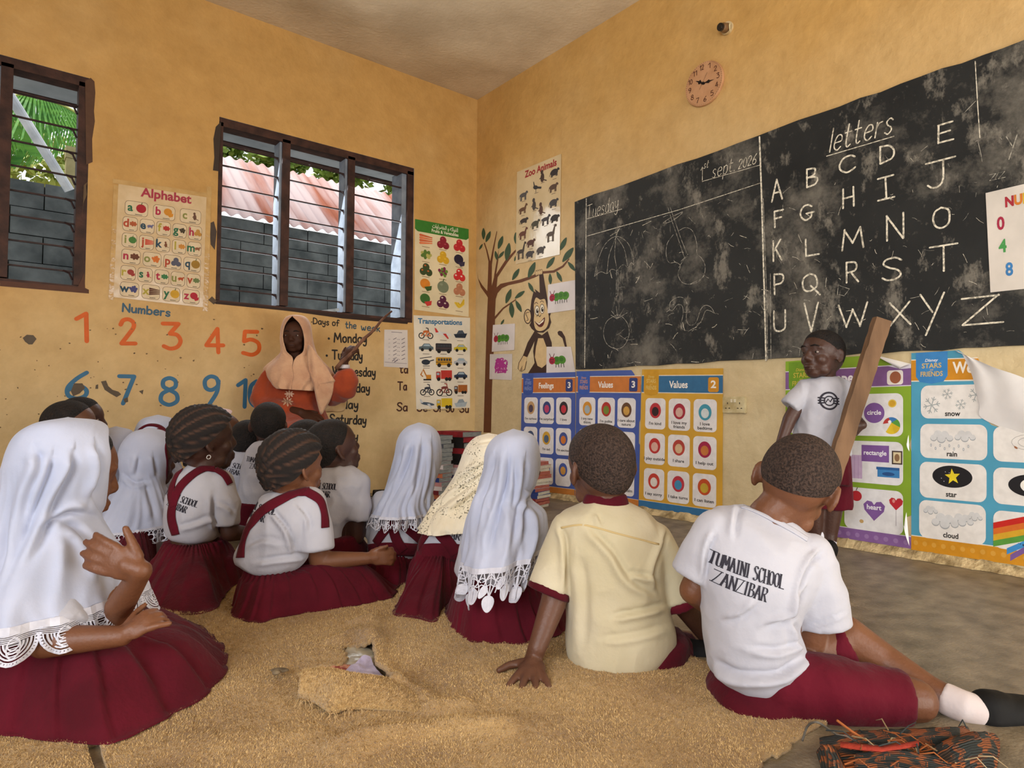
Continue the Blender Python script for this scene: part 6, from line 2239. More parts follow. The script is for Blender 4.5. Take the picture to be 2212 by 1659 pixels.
g.scarf([(1106, 928, 1112, 928, .04, .004, 30), (1070, 944, 1150, 940, .04, .072, 50), (1050, 972, 1164, 968, .04, .098, 62), (1045, 1010, 1166, 1006, .04, .105, 60), (1036, 1045, 1158, 1042, .035, .10, 45), (1026, 1078, 1142, 1074, .025, .095, 10), (1016, 1110, 1172, 1104, .01, .105, 0), (1006, 1150, 1176, 1140, -.01, .125, 0), (1000, 1185, 1168, 1168, -.02, .145, 0), (998, 1212, 1160, 1186, -.03, .155, 0)],
        88, WHITE, seed=5, lace=lace_petals, lace_len=.110, fold=.005, hemfold=.014, nf=8, cr=creases([([(1096, 980), (1091, 1042), (1066, 1133), (1053, 1190)], .013, 8), ([(1134, 989), (1127, 1057), (1109, 1133), (1100, 1190)], .012, 8), ([(1066, 984), (1050, 1037), (1033, 1095), (1020, 1170)], .012, 8), ([(1110, 1000), (1108, 1080), (1086, 1180)], .008, 7), ([(1150, 1070), (1136, 1090), (1132, 1180)], .014, 8)]))

# boy in the cream shirt leaning on one hand
g = Person('boy in a cream shirt with a dark red collar, leaning on one hand', 1.72, (1340, 1440), SKIN)
g.head(1298, 990, .05, yaw=-22, pitch=-3, roll=-3, s=1.13, wide=1.02)
g.neck(1308, 1090, .02, r=.037)
g.limb([(1308, 1090, .02), (1320, 1200, .0), (1340, 1400, .0)], [.05, .085, .085])
g.limb([(1308, 1120, .01), (1228, 1150, .0)], [.05, .04])
g.limb([(1308, 1120, .01), (1415, 1170, .0)], [.05, .04])
w = g.limb([(1228, 1150, .0), (1196, 1300, -.04), (1160, 1400, -.09)], [.04, .034, .0235])
hp = on_floor(1152, 1424, .028)
g.limb([w[2], hp], [.0235, .022])
g.hand(hp, (-F_ * .86 - R_ * .10 - UP * .10), UP, s=1.02, curl=.12, spread=.42, thumb=1, tdir=(-R_ * .93 - F_ * .25 - UP * .1).normalized())
g.limb([(1415, 1170, .0), (1474, 1300, .02), (1530, 1380, .10)], [.04, .034, .022])
g.hand(g.pt(1530, 1380, .10), (R_ * .7 + F_ * .6 - UP * .3), UP, s=.85)
g.limb([(1340, 1410, .0), (1350, 1400, .16), (1400, 1390, .30)], [.08, .06, .05])
g.limb([(1390, 1415, .0), (1440, 1400, .12), (1500, 1400, .18)], [.07, .055, .045])
g.body(.0045)
g.hair(HAIRB, th=.0035, front=(.078, .050), back=(-.078, -.095))
c0 = g.nb
sh = g.garment('shirt', [(1268, 1082, 1352, 1084, .02, .045), (1238, 1092, 1388, 1102, .02, .065), (1212, 1110, 1418, 1128, .015, .085), (1204, 1145, 1432, 1165, .01, .10), (1212, 1200, 1434, 1215, .0, .108), (1220, 1270, 1436, 1272, .0, .11), (1226, 1330, 1446, 1322, .0, .115), (1224, 1385, 1456, 1366, .0, .12), (1230, 1424, 1448, 1396, .0, .12), (1254, 1446, 1418, 1424, .0, .11), (1290, 1452, 1385, 1440, .0, .09)], CREAM,
               [([(1232, 1150, .0), (1208, 1205, -.01), (1188, 1272, -.025)], [.052, .054, .055]), ([(1408, 1170, .0), (1440, 1230, .005), (1462, 1290, .01)], [.052, .053, .054])],
               voxel=.0055, disp=creases([([(1269, 1138), (1322, 1194), (1359, 1250), (1415, 1287)], .010, 10), ([(1322, 1332), (1378, 1321), (1438, 1308)], .010, 8), ([(1358, 1238), (1408, 1246)], .008, 7), ([(1209, 1138), (1221, 1179), (1220, 1290)], .010, 7), ([(1443, 1142), (1421, 1198), (1411, 1239), (1421, 1275)], .010, 7), ([(1250, 1200), (1262, 1300), (1256, 1400)], .007, 12), ([(1300, 1380), (1370, 1372), (1440, 1352)], .006, 9), ([(1290, 1110), (1300, 1135)], .005, 6)], folds(12, .004, 13, (1, 1, .55))))
for a, b in (((1190, 1268, -.024), (1184, 1284, -.028)), ((1461, 1287, .01), (1467, 1304, .012))):
    MB().tube([g.pt(*a), g.pt(*b)], [.058, .0585], 24).fuse('cuff', MAROON, g.root, .005, 3)
# seam of the back yoke
tr = bvh_of(sh)
g.strap(sh, [(1212, 1140, -.1), (1262, 1134, -.1), (1330, 1152, -.1), (1424, 1176, -.1)], w=.005, m=mat('cream_seam', 'bfa878', 0.9), lift=.0012, name='yoke_seam')
mb = MB()
mb.loft(g.rings([(1262, 1098, 1360, 1102, .02, .052), (1258, 1085, 1358, 1086, .02, .05), (1266, 1066, 1352, 1066, .025, .045)], n=28, steps=3))
mb.fuse('collar', MAROON, g.root, .005, 3)
mb = MB()
mb.loft(g.rings([(1262, 1462, 1475, 1440, .02, .10), (1262, 1440, 1480, 1410, .02, .12), (1270, 1395, 1480, 1370, .03, .12), (1300, 1370, 1440, 1360, .03, .09)], n=28, steps=3))
mb.tube([g.pt(1350, 1420, .08), g.pt(1385, 1410, .26)], [.075, .06], 16)
mb.tube([g.pt(1430, 1420, .0), g.pt(1478, 1405, .10)], [.06, .052], 16)
mb.fuse('shorts', MAROON, g.root, .008, 5, disp=folds(4, .004, 20))
g.shoe((1470, 1418, .06), (1535, 1412, .04), .04, .05)

# boy bent over, back lettering in full
g = Person('boy bent over, school words on his white back, one leg stretched out', 1.50, (1660, 1500), SKIN_W)
g.head(1728, 1026, .06, yaw=22, pitch=-34, roll=20, s=1.14)
g.neck(1662, 1118, .03, r=.037)
g.limb([(1662, 1118, .03), (1650, 1250, .0), (1640, 1430, .0)], [.05, .085, .085])
g.limb([(1662, 1140, .03), (1560, 1165, .02)], [.04, .025])
g.limb([(1662, 1140, .03), (1745, 1225, .01)], [.04, .028])
g.limb([(1550, 1165, .02), (1498, 1275, .03), (1560, 1330, .16)], [.030, .033, .024])
g.hand(g.pt(1560, 1330, .16), (R_ * .6 + F_ * .8), UP, s=.85)
g.limb([(1755, 1215, .0), (1746, 1390, .02), (1775, 1375, .20)], [.042, .036, .026])
g.hand(g.pt(1775, 1375, .20), (R_ * .2 + F_ * .9), UP, s=.85)
# near leg folded on the rug: thigh out to the knee, shin tucked back under
g.limb([(1625, 1455, .0), (1800, 1490, -.08), (1975, 1512, -.10)], [.085, .066, .046])
g.limb([(1975, 1512, -.10), (1920, 1500, .10), (1850, 1470, .18)], [.044, .036, .03])
# other leg: knee up, shin stretched to the floor
an = g.limb([(1690, 1440, .05), (1824, 1376, .05), (1905, 1428, .02), (2000, 1488, -.05), (2075, 1525, -.10)], [.075, .052, .043, .034, .028])
g.limb([an[4], g.pt(2170, 1540, -.10)], [.03, .026])
g.body(.0045)
g.hair(HAIRB, th=.005, front=(.076, .052), back=(-.080, -.092))
sh = g.garment('shirt', [(1606, 1092, 1722, 1134, .03, .045), (1552, 1098, 1762, 1176, .03, .07), (1526, 1124, 1780, 1212, .02, .09), (1514, 1175, 1772, 1250, .01, .10), (1512, 1235, 1738, 1296, .0, .105), (1517, 1300, 1716, 1338, .0, .105), (1524, 1360, 1724, 1384, .0, .11), (1528, 1410, 1742, 1420, .0, .115), (1540, 1450, 1738, 1444, .0, .115), (1570, 1476, 1714, 1468, .0, .10), (1605, 1487, 1690, 1482, .0, .08)], TEE,
               [([(1748, 1205, .0), (1770, 1275, -.01), (1780, 1352, -.015)], [.054, .056, .058]), ([(1548, 1150, .01), (1520, 1195, .01), (1496, 1244, .015)], [.05, .05, .05])],
               voxel=.0055, disp=creases([([(1738, 1275), (1720, 1310), (1706, 1333), (1650, 1351)], .014, 8), ([(1540, 1430), (1597, 1459), (1685, 1456), (1748, 1414)], .014, 11), ([(1713, 1345), (1722, 1375), (1732, 1405)], .012, 8), ([(1597, 1092), (1590, 1120), (1585, 1160)], .008, 8), ([(1776, 1190), (1748, 1215), (1730, 1253), (1712, 1320)], .009, 7), ([(1640, 1300), (1600, 1330), (1560, 1340)], .006, 9), ([(1545, 1150), (1528, 1190), (1520, 1250)], .009, 7), ([(1620, 1400), (1680, 1405), (1735, 1385)], .008, 9), ([(1742, 1350), (1785, 1340), (1826, 1322)], .005, 4)], folds(21, .0035, 15, (1, 1, .8))))
g.print_on(sh, [('TUMAINI SCHOOL', 0, 1), ('ZANZIBAR', .10, .80)], (1528, 1212), (1690, 1272), hpx=27, lw=4.2, gap=1.32)
g.strap(sh, [(1604, 1095), (1636, 1107), (1676, 1126), (1712, 1146), (1744, 1166)], w=.014, m=TEE, lift=.003, name='neckband')
mb = MB()
mb.loft(g.rings([(1545, 1515, 1720, 1530, -.02, .11), (1534, 1492, 1740, 1502, -.01, .125), (1552, 1460, 1730, 1465, .0, .105), (1590, 1425, 1700, 1420, .0, .07)], n=28, steps=3))
mb.tube([g.pt(1620, 1478, -.02), g.pt(1690, 1485, -.05), g.pt(1800, 1494, -.08), g.pt(1895, 1504, -.09), g.pt(1958, 1510, -.10)], [.066, .080, .074, .062, .056], 20)
mb.tube([g.pt(1680, 1450, .06), g.pt(1760, 1412, .06), g.pt(1828, 1384, .05)], [.075, .066, .062], 20)
mb.fuse('shorts', MAROON, g.root, .007, 5, disp=folds(9, .004, 18))
MB().tube([g.pt(2036, 1506, -.075), g.pt(2075, 1524, -.10), g.pt(2110, 1536, -.10), g.pt(2150, 1540, -.10)], [.034, .034, .034, .022], 18).fuse('sock', SOCK, g.root, .005, 3)
g.shoe((2132, 1545, -.10), (2240, 1540, -.08), .041, .05)
MB().chain([g.pt(1838, 1462, .19), g.pt(1815, 1452, .21)], [.036, .036]).fuse('sock', SOCK, g.root, .006, 3)

# ------------------------------------------------------------------ cornrowed hair
HAIRC = bpy.data.materials.new('hair_braided')
HAIRC.use_nodes = True
_nt = HAIRC.node_tree
_b = _nt.nodes['Principled BSDF']
_b.inputs['Roughness'].default_value = 0.6
_at = _nt.nodes.new('ShaderNodeAttribute')
_at.attribute_name = 'parting'
_mx = _nt.nodes.new('ShaderNodeMixRGB')
_mx.inputs[1].default_value, _mx.inputs[2].default_value = lin('1b1413'), lin('6e4c39')
_nt.links.new(_at.outputs['Fac'], _mx.inputs[0])
_nt.links.new(_mx.outputs[0], _b.inputs['Base Color'])
_n2 = _nt.nodes.new('ShaderNodeTexNoise')
_n2.inputs['Scale'].default_value = 220
_bp = _nt.nodes.new('ShaderNodeBump')
_bp.inputs['Strength'].default_value = 0.8
_bp.inputs['Distance'].default_value = 0.004
_nt.links.new(_n2.outputs['Fac'], _bp.inputs['Height'])
_nt.links.new(_bp.outputs[0], _b.inputs['Normal'])


def cornrows(g, rows=9, h=.012):
    """Braided rows from forehead to nape with bare partings between."""
    def row(c):
        a = math.atan2(c.x, c.z + .35)
        return a / PI * rows + .35 * math.sin(c.y * 2.2)

    def disp(c):
        f = row(c) % 1.0
        r = abs(math.sin(PI * f)) ** .55
        bead = .0016 * math.sin(46 * c.y + 2.5 * abs(f - .5) * 4)
        return h * (r - .45) + bead * r
    o = g.hair(HAIRC, th=.010, front=(.074, .040), back=(-.080, -.075), disp=disp)
    at = o.data.attributes.new('parting', 'FLOAT', 'POINT')
    X, Y, Z = g.ha
    for i, v in enumerate(o.data.vertices):
        p = (v.co - g.hc) / g.hs
        c = Vector((p.dot(X) / .083, p.dot(Y) / .099, p.dot(Z) / .09))
        c.normalize()
        f = row(c) % 1.0
        at.data[i].value = max(0, 1 - min(f, 1 - f) / .14) * .9
    return o


# ------------------------------------------------------------------ the children of the middle rows
# girl with cornrows, arm along her knee
g = Person('girl with cornrows and crossed dark red straps, forearm resting on her spread skirt', 2.15, (640, 1320), SKIN_W)
g.head(630, 994, .03, yaw=38, pitch=4, s=1.12)
g.neck(622, 1070, .01)
g.limb([(622, 1070, .01), (612, 1140, .0), (600, 1215, .02)], [.045, .07, .07])
w = g.limb([(670, 1090, .0), (690, 1212, .02), (795, 1206, .06)], [.04, .034, .021])
g.limb([(622, 1080, .0), (670, 1090, .0)], [.045, .04])
g.hand(w[2], (R_ * .95 + F_ * .3 + UP * .05), (UP * .3 - F_ * .9), s=.85, curl=.55, thumb=-1, spread=.15, tdir=(R_ * .9 + UP * .4).normalized())
g.limb([(585, 1095, .02), (600, 1160, .14), (690, 1180, .22)], [.036, .03, .022])
g.body(.0055)
cornrows(g)
sh = g.garment('shirt', [(588, 1062, 652, 1060, .01, .045), (564, 1076, 682, 1072, .01, .07), (550, 1104, 694, 1096, .01, .095), (536, 1140, 686, 1140, .0, .105), (522, 1172, 674, 1176, .0, .11), (512, 1197, 664, 1206, .0, .112), (530, 1220, 646, 1224, .0, .10), (560, 1228, 625, 1232, .0, .08)], TEE,
               [([(668, 1090, .0), (676, 1130, -.015), (678, 1188, -.025)], [.055, .06, .064])], voxel=.0065, disp=creases([([(588, 1103), (621, 1146), (636, 1199)], .013, 6), ([(552, 1213), (613, 1205), (664, 1197)], .009, 6), ([(530, 1180), (570, 1165), (612, 1172)], .007, 7), ([(640, 1090), (665, 1120), (668, 1150)], .007, 6)], folds(31, .004, 16, (1, 1, .7))))
g.print_on(sh, [('TUMAINI SCHOOL', 0, 1), ('ZANZIBAR', .15, .80)], (500, 1098), (592, 1112), hpx=14, lw=2.6)
g.strap(sh, [(668, 1062, -.1), (640, 1066, -.12), (604, 1082, -.14), (566, 1106, -.14), (540, 1136, -.14), (526, 1168, -.12), (520, 1205, -.1)], .036)
g.strap(sh, [(660, 1062, -.1), (690, 1080, -.1), (700, 1108, -.06), (702, 1140, -.02)], .03)
g.skirt([(502, 1320), (500, 1338), (525, 1349), (560, 1352), (620, 1338), (700, 1326), (780, 1313), (845, 1298), (862, 1272), (845, 1275), (760, 1280), (640, 1284), (540, 1286), (508, 1302)], (592, 1222, .0), (.09, .09), zw=.125, pleats=22,
        bumps=[((790, 1252, .06), .16, .15), ((700, 1262, .0), .14, .14), ((530, 1285, .04), .10, .10)], amp=.013, pw=1.05, seed=7)

# girl with cornrows and an earring further back
g = Person('girl with cornrows, a small earring and a braid at her nape, dark red straps', 2.42, (430, 1235), SKIN_D)
g.head(438, 938, .02, yaw=48, pitch=6, s=1.18)
g.neck(442, 1010, .01)
g.limb([(442, 1010, .01), (430, 1090, .0), (420, 1190, .0)], [.045, .075, .085])
g.limb([(440, 1030, 0), (478, 1045, 0)], [.045, .04])
w = g.limb([(478, 1045, .0), (497, 1150, .0), (545, 1152, .12)], [.04, .034, .022])
g.hand(w[2], (R_ * .8 + F_ * .6), UP, s=.85)
g.body(.0065)
cornrows(g, 10)
X, Y, Z = g.ha
for q in (1,):
    e = g.hc + (X * .078 * q - Y * .012 - Z * .066) * g.hs
    MB().tube([e + (UP * math.cos(t) + Y * math.sin(t)) * .007 for t in [2 * PI * z / 12 for z in range(13)]], .0014, 6).build('earring', mat('earring_silver', 'e0dcd8', 0.2, spec=0.8), g.root, True)
MB().chain([g.pt(404, 975, .0), g.pt(399, 990, -.01), g.pt(400, 1004, -.012)], [.012, .009, .008]).fuse('braid', HAIRC, g.root, .004, 2)
sh = g.garment('shirt', [(414, 1003, 470, 1010, .01, .045), (390, 1020, 486, 1030, .01, .07), (371, 1050, 496, 1056, .01, .095), (366, 1090, 486, 1096, .0, .105), (366, 1126, 476, 1138, .0, .108), (372, 1150, 468, 1162, .0, .10), (392, 1160, 450, 1168, .0, .08)], TEE,
               [([(474, 1045, .0), (486, 1085, -.01), (485, 1132, -.01)], [.05, .054, .052])], voxel=.0065, disp=creases([([(458, 1070), (456, 1112), (467, 1145)], .012, 6), ([(385, 1139), (425, 1128), (456, 1113)], .009, 6), ([(470, 1085), (490, 1095), (505, 1110)], .007, 5)], folds(37, .004, 16, (1, 1, .7))))
g.print_on(sh, [('TUMAINI SCHOOL', 0, 1), ('ZANZIBAR', .2, .80)], (352, 1068), (424, 1096), hpx=13, lw=2.3)
g.strap(sh, [(464, 1014, -.1), (440, 1012, -.12), (412, 1030, -.14), (390, 1052, -.14), (375, 1085, -.14), (371, 1120, -.12), (380, 1155, -.12)], .032)
g.strap(sh, [(390, 1016, -.08), (376, 1040, -.10), (370, 1070, -.12), (376, 1095, -.14)], .030)
g.strap(sh, [(464, 1014, -.1), (484, 1026, -.08), (496, 1046, -.04)], .028)
g.skirt([(322, 1245), (300, 1285), (345, 1325), (425, 1337), (470, 1318), (492, 1285), (520, 1258), (540, 1232), (520, 1205), (430, 1190), (368, 1206)], (420, 1166, .0), (.10, .10), zw=.155, pleats=20, bumps=[((525, 1210, .04), .10, .12)], amp=.012, pw=1.05, seed=9)

# girl with ring lace and a dark red scarf edge
g = Person('girl in a white headscarf with a dark red edge and looped lace', 2.72, (300, 1215), SKIN_D)
g.head(322, 990, .04, yaw=50, pitch=2)
g.neck(312, 1055, .02)
g.limb([(312, 1055, .02), (300, 1120, .0), (290, 1190, .0)], [.045, .075, .085])
g.limb([(330, 1080, 0), (345, 1160, .02), (360, 1190, .2)], [.036, .03, .022])
g.body(.007)
g.garment('shirt', [(285, 1060, 335, 1060, .0, .04), (258, 1085, 350, 1085, .0, .08), (245, 1130, 352, 1130, .0, .09), (245, 1195, 350, 1195, .0, .09)], TEE, disp=folds(5, .003, 20))
g.skirt([(208, 1225), (230, 1260), (290, 1270), (328, 1256), (338, 1225), (328, 1200), (290, 1192), (225, 1202)], (298, 1185, .0), (.10, .10), zw=.17, pleats=18, bumps=[((235, 1215, .03), .10, .12)], pw=1.05, seed=12)
g.scarf([(318, 925, 324, 925, .04, .004, 40), (290, 935, 354, 934, .04, .075, 60), (268, 962, 374, 960, .04, .10, 66), (263, 995, 372, 992, .04, .105, 60), (267, 1022, 358, 1024, .035, .09, 40), (262, 1046, 350, 1046, .02, .085, 8), (246, 1068, 354, 1066, .01, .10, 0), (228, 1098, 361, 1096, .0, .12, 0), (213, 1130, 365, 1122, .0, .14, 0), (208, 1146, 366, 1132, .0, .145, 0)],
        42, WHITE, seed=8, lace=lace_rings, lace_len=.062, fold=.005, hemfold=.010, nf=8, cr=creases([([(268, 1026), (291, 1045), (318, 1040)], .007, 6), ([(299, 985), (291, 1028)], .008, 7), ([(330, 985), (336, 1030)], .008, 7), ([(312, 1050), (325, 1090), (330, 1125)], .008, 8)]), trim=(MAROON, 4.6, .0055))
MB().tube(crom([tuple(g.pt(*q)) for q in ((292, 940, .10), (304, 926, .11), (322, 918, .11), (346, 922, .10), (365, 942, .09), (374, 972, .07))], 5), .011, 8, flat=.5).build('headband', MAROON, g.root, True)

# girl behind her
g = Person('girl in a plain white headscarf just behind the scarf with the dark red edge', 3.02, (345, 1150), SKIN_D)
g.head(342, 957, .03, yaw=50, pitch=0)
g.neck(345, 1015, .02)
g.limb([(345, 1015, .02), (345, 1130, .0)], [.045, .08])
g.body(.009)
sh = g.garment('shirt', [(320, 1020, 370, 1020, .0, .04), (302, 1035, 392, 1035, .0, .08), (298, 1080, 392, 1080, .0, .09), (300, 1150, 388, 1150, .0, .09)], TEE, disp=folds(6, .003, 20))
g.skirt([(270, 1165), (300, 1200), (390, 1200), (425, 1165), (390, 1140), (300, 1140)], (345, 1130, .0), (.1, .1), zw=.15, pleats=16, seed=3)
g.scarf([(338, 897, 344, 897, .03, .004, 40), (312, 906, 370, 906, .03, .075, 58), (299, 928, 384, 927, .03, .10, 62), (296, 958, 388, 956, .03, .105, 55), (299, 990, 384, 990, .025, .095, 30), (300, 1020, 390, 1018, .02, .095, 0), (298, 1045, 396, 1042, .01, .11, 0), (296, 1062, 400, 1060, .01, .12, 0)], 42, WHITE, seed=11, fold=.005, hemfold=.008)
g.print_on(sh, [('TUMAINI SCHOOL', 0, 1)], (300, 1072), (372, 1082), hpx=11, lw=2)

# children at the far side near the numbers
for lab, D, hx, hy, yaw, mt, gb, m in (('boy in side view with close cropped hair, head low under the painted six', 2.62, 148, 912, 66, SKIN, 1190, HAIRM), ('boy whose brow and nose show past the cropped head before him', 2.90, 172, 900, 72, SKIN_D, 1140, HAIRM)):
    g = Person(lab, D, (hx, gb), mt)
    g.head(hx, hy, 0, yaw=yaw, pitch=4, s=1.06)
    g.neck(hx - 10, hy + 66, .0)
    g.limb([(hx - 10, hy + 66, 0), (hx - 14, hy + 150, 0), (hx - 10, gb - 30, 0)], [.045, .08, .08])
    g.body(.007)
    g.eyes()
    g.hair(m, th=.003)
    g.garment('shirt', [(hx - 30, hy + 64, hx + 20, hy + 64, 0, .045), (hx - 62, hy + 84, hx + 50, hy + 84, 0, .08), (hx - 62, hy + 150, hx + 45, hy + 150, 0, .09), (hx - 60, gb - 60, hx + 50, gb - 60, 0, .09)], TEE, disp=folds(hx, .003, 20))
    MB().loft(g.rings([(hx - 66, gb - 75, hx + 56, gb - 75, 0, .10), (hx - 75, gb - 20, hx + 75, gb - 20, .06, .17), (hx - 70, gb - 3, hx + 70, gb - 3, .06, .17)], n=24, steps=3)).fuse('shorts', MAROON, g.root, .01, 4)
# half hidden girl between the two white scarves
g = Person('half hidden girl with a white lace scarf between the two nearer white scarves', 2.88, (262, 1170), SKIN_D)
g.head(252, 976, 0, yaw=40, pitch=0)
g.neck(252, 1035, 0)
g.limb([(252, 1035, 0), (250, 1140, 0)], [.045, .08])
g.body(.009)
g.garment('shirt', [(225, 1040, 275, 1040, .0, .04), (205, 1060, 298, 1060, .0, .08), (202, 1150, 298, 1150, .0, .09)], TEE)
MB().loft(g.rings([(200, 1110, 302, 1110, 0, .10), (190, 1165, 315, 1165, .05, .16), (195, 1180, 310, 1180, .05, .16)], n=24, steps=3)).fuse('skirt', MAROON, g.root, .01, 4)
g.scarf([(248, 922, 254, 922, 0, .004, 50), (226, 932, 280, 932, 0, .07, 75), (212, 955, 290, 955, 0, .095, 84), (210, 985, 288, 985, 0, .10, 76), (214, 1008, 284, 1008, 0, .09, 40), (208, 1030, 290, 1030, 0, .10, 0), (200, 1050, 296, 1048, 0, .12, 0)], 55, WHITE, seed=14, lace=lace_rings, lace_len=.05)

# girl with a pink-white scarf seen past the cornrows
g = Person('girl in a pale pink scarf, face showing past the cornrows with the earring', 3.35, (482, 1080), SKIN)
g.head(480, 926, 0, yaw=62, pitch=0)
g.neck(476, 975, 0)
g.limb([(476, 975, 0), (474, 1060, 0)], [.045, .08])
g.body(.009)
g.garment('shirt', [(456, 975, 498, 975, .0, .04), (442, 990, 512, 990, .0, .08), (440, 1060, 512, 1060, .0, .09)], TEE)
MB().loft(g.rings([(438, 1030, 516, 1030, 0, .10), (430, 1075, 525, 1075, .05, .16), (434, 1088, 520, 1088, .05, .16)], n=24, steps=3)).fuse('skirt', MAROON, g.root, .01, 4)
g.scarf([(474, 882, 480, 882, 0, .004, 40), (456, 889, 500, 888, 0, .07, 62), (446, 906, 508, 904, 0, .095, 72), (444, 930, 506, 928, 0, .10, 66), (447, 950, 500, 950, 0, .09, 40), (444, 968, 506, 968, 0, .10, 0), (438, 985, 512, 985, 0, .12, 0)], 30, mat('cotton_pink', 'e4cfd4', 0.9, 'd4bcc2', 8), seed=15)

# boys in the row before the teacher
def back_boy(label, D, head, base, shirt, sleeves=(), yaw=0, pitch=0, s=1.0, skin=SKIN_D, arms=(), text=None, hm=HAIRM, roll=0, th=.005, pants=True):
    g = Person(label, D, base, skin)
    g.head(head[0], head[1], .02, yaw=yaw, pitch=pitch, roll=roll, s=s)
    c = ((shirt[0][0] + shirt[0][2]) / 2, (shirt[0][1] + shirt[0][3]) / 2)
    b = ((shirt[-1][0] + shirt[-1][2]) / 2, (shirt[-1][1] + shirt[-1][3]) / 2)
    g.neck(c[0], c[1] + 8, .01)
    g.limb([(c[0], c[1] + 8, .01), ((c[0] + b[0]) / 2, (c[1] + b[1]) / 2, 0), (b[0], b[1], 0)], [.045, .07, .075])
    for pts, r in arms:
        w = g.limb(pts, r)
        g.hand(w[-1], (R_ * .5 + F_ * .7), UP, s=.8)
        g.limb([(c[0], c[1] + 20, 0), pts[0]], [.045, .04])
    g.body(.0065)
    g.hair(hm, th=th)
    sh = g.garment('shirt', shirt, TEE, sleeves, voxel=.0075, disp=folds(int(head[0]), .0045, 18, (1, 1, .7)))
    if text:
        g.print_on(sh, [('TUMAINI SCHOOL', 0, 1), ('ZANZIBAR', .15, .82)], text[0], text[1], hpx=text[2], lw=text[3])
    if pants:
        x, y = base
        w = .115 / g.k
        MB().loft(g.rings([(b[0] - w, b[1] - 18, b[0] + w, b[1] - 18, 0, .11), (x - w * 1.2, y - 12, x + w * 1.2, y - 12, .08, .17), (x - w * 1.1, y, x + w * 1.1, y, .08, .17)], n=24, steps=3)).fuse('shorts', MAROON, g.root, .01, 4)
    return g


back_boy('boy with a shiny shaved head, raised chin and a bare forearm, behind the nearer cornrows', 2.50, (713, 958), (725, 1215), [(690, 1010, 758, 1006, .0, .045), (672, 1026, 782, 1022, .0, .07), (664, 1052, 792, 1050, .0, .09), (664, 1092, 776, 1092, .0, .10), (666, 1135, 750, 1132, .0, .10), (672, 1172, 744, 1172, .0, .095)],
         [([(772, 1045, .0), (776, 1080, -.01), (772, 1122, -.012)], [.046, .047, .047])], yaw=48, pitch=18, s=1.13, skin=SKIN_D, arms=[([(772, 1050, .0), (768, 1160, .0), (800, 1085, .10)], [.038, .033, .022])], text=((664, 1052), (726, 1058), 12, 2.2), th=.003)
back_boy('boy with a close crop seated upright right before the teacher', 3.10, (580, 908), (570, 1130), [(562, 952, 606, 952, .0, .045), (545, 962, 624, 964, .0, .07), (531, 985, 634, 985, .0, .09), (524, 1022, 632, 1022, .0, .10), (520, 1062, 622, 1062, .0, .10), (518, 1098, 612, 1100, .0, .095)],
         [([(614, 980, .0), (624, 1010, .0), (628, 1040, .0)], [.05, .05, .05])], yaw=-14, pitch=2, s=1.04, text=((532, 996), (606, 1004), 10, 1.9))
back_boy('small boy with a low dark head and school words across his back', 3.20, (535, 944), (505, 1110), [(500, 968, 545, 972, .0, .045), (482, 980, 556, 985, .0, .07), (470, 1002, 556, 1008, .0, .09), (470, 1050, 545, 1050, .0, .095), (474, 1082, 540, 1082, .0, .09)],
         [([(482, 995, .0), (472, 1020, .0), (470, 1045, .0)], [.045, .045, .045])], yaw=10, pitch=-8, s=1.0, text=((468, 998), (540, 1016), 10, 1.9))
back_boy('boy of whom only the shaved crown shows between two other heads', 2.95, (660, 950), (660, 1140), [(636, 1005, 686, 1005, .0, .045), (615, 1020, 704, 1020, .0, .08), (612, 1060, 706, 1060, .0, .095), (618, 1105, 700, 1105, .0, .09)], yaw=30, pitch=10, s=1.12, th=.003)

# girls in the middle, lace fringe and patterned scarf
g = Person('girl with a fringed lace scarf and crossed straps, seated before the books', 2.55, (870, 1240), SKIN)
g.head(905, 974, .04, yaw=8, pitch=2, s=1.0)
g.neck(890, 1045, .02)
g.limb([(890, 1045, .02), (872, 1110, .0), (855, 1220, .0)], [.045, .072, .08])
g.limb([(830, 1090, 0), (815, 1160, .05), (850, 1190, .2)], [.036, .03, .022])
g.body(.007)
sh = g.garment('shirt', [(868, 1050, 915, 1050, .02, .04), (836, 1075, 936, 1072, .01, .075), (816, 1110, 930, 1108, .0, .09), (802, 1145, 918, 1145, .0, .098), (797, 1188, 906, 1186, .0, .10), (805, 1205, 900, 1205, 0, .09)], TEE, [([(828, 1085, .0), (812, 1120, .01), (804, 1155, .02)], [.045, .047, .047])], disp=folds(41, .004, 20))
g.strap(sh, [(896, 1080, -.1), (866, 1115, -.12), (850, 1135, -.14), (856, 1165, -.14), (872, 1190, -.14)], .036)
g.strap(sh, [(812, 1175, -.12), (836, 1140, -.14), (862, 1128, -.14), (900, 1158, -.12), (912, 1172, -.1)], .036)
g.strap(sh, [(797, 1190, -.1), (830, 1186, -.14), (870, 1186, -.14), (908, 1188, -.1)], .05, name='waistband')
g.skirt([(782, 1230), (790, 1256), (825, 1272), (862, 1272), (884, 1258), (890, 1236), (885, 1215), (850, 1202), (798, 1210)], (852, 1190, .0), (.095, .095), zw=.105, pleats=18, bumps=[((810, 1215, .06), .10, .10)], pw=1.05, seed=17)
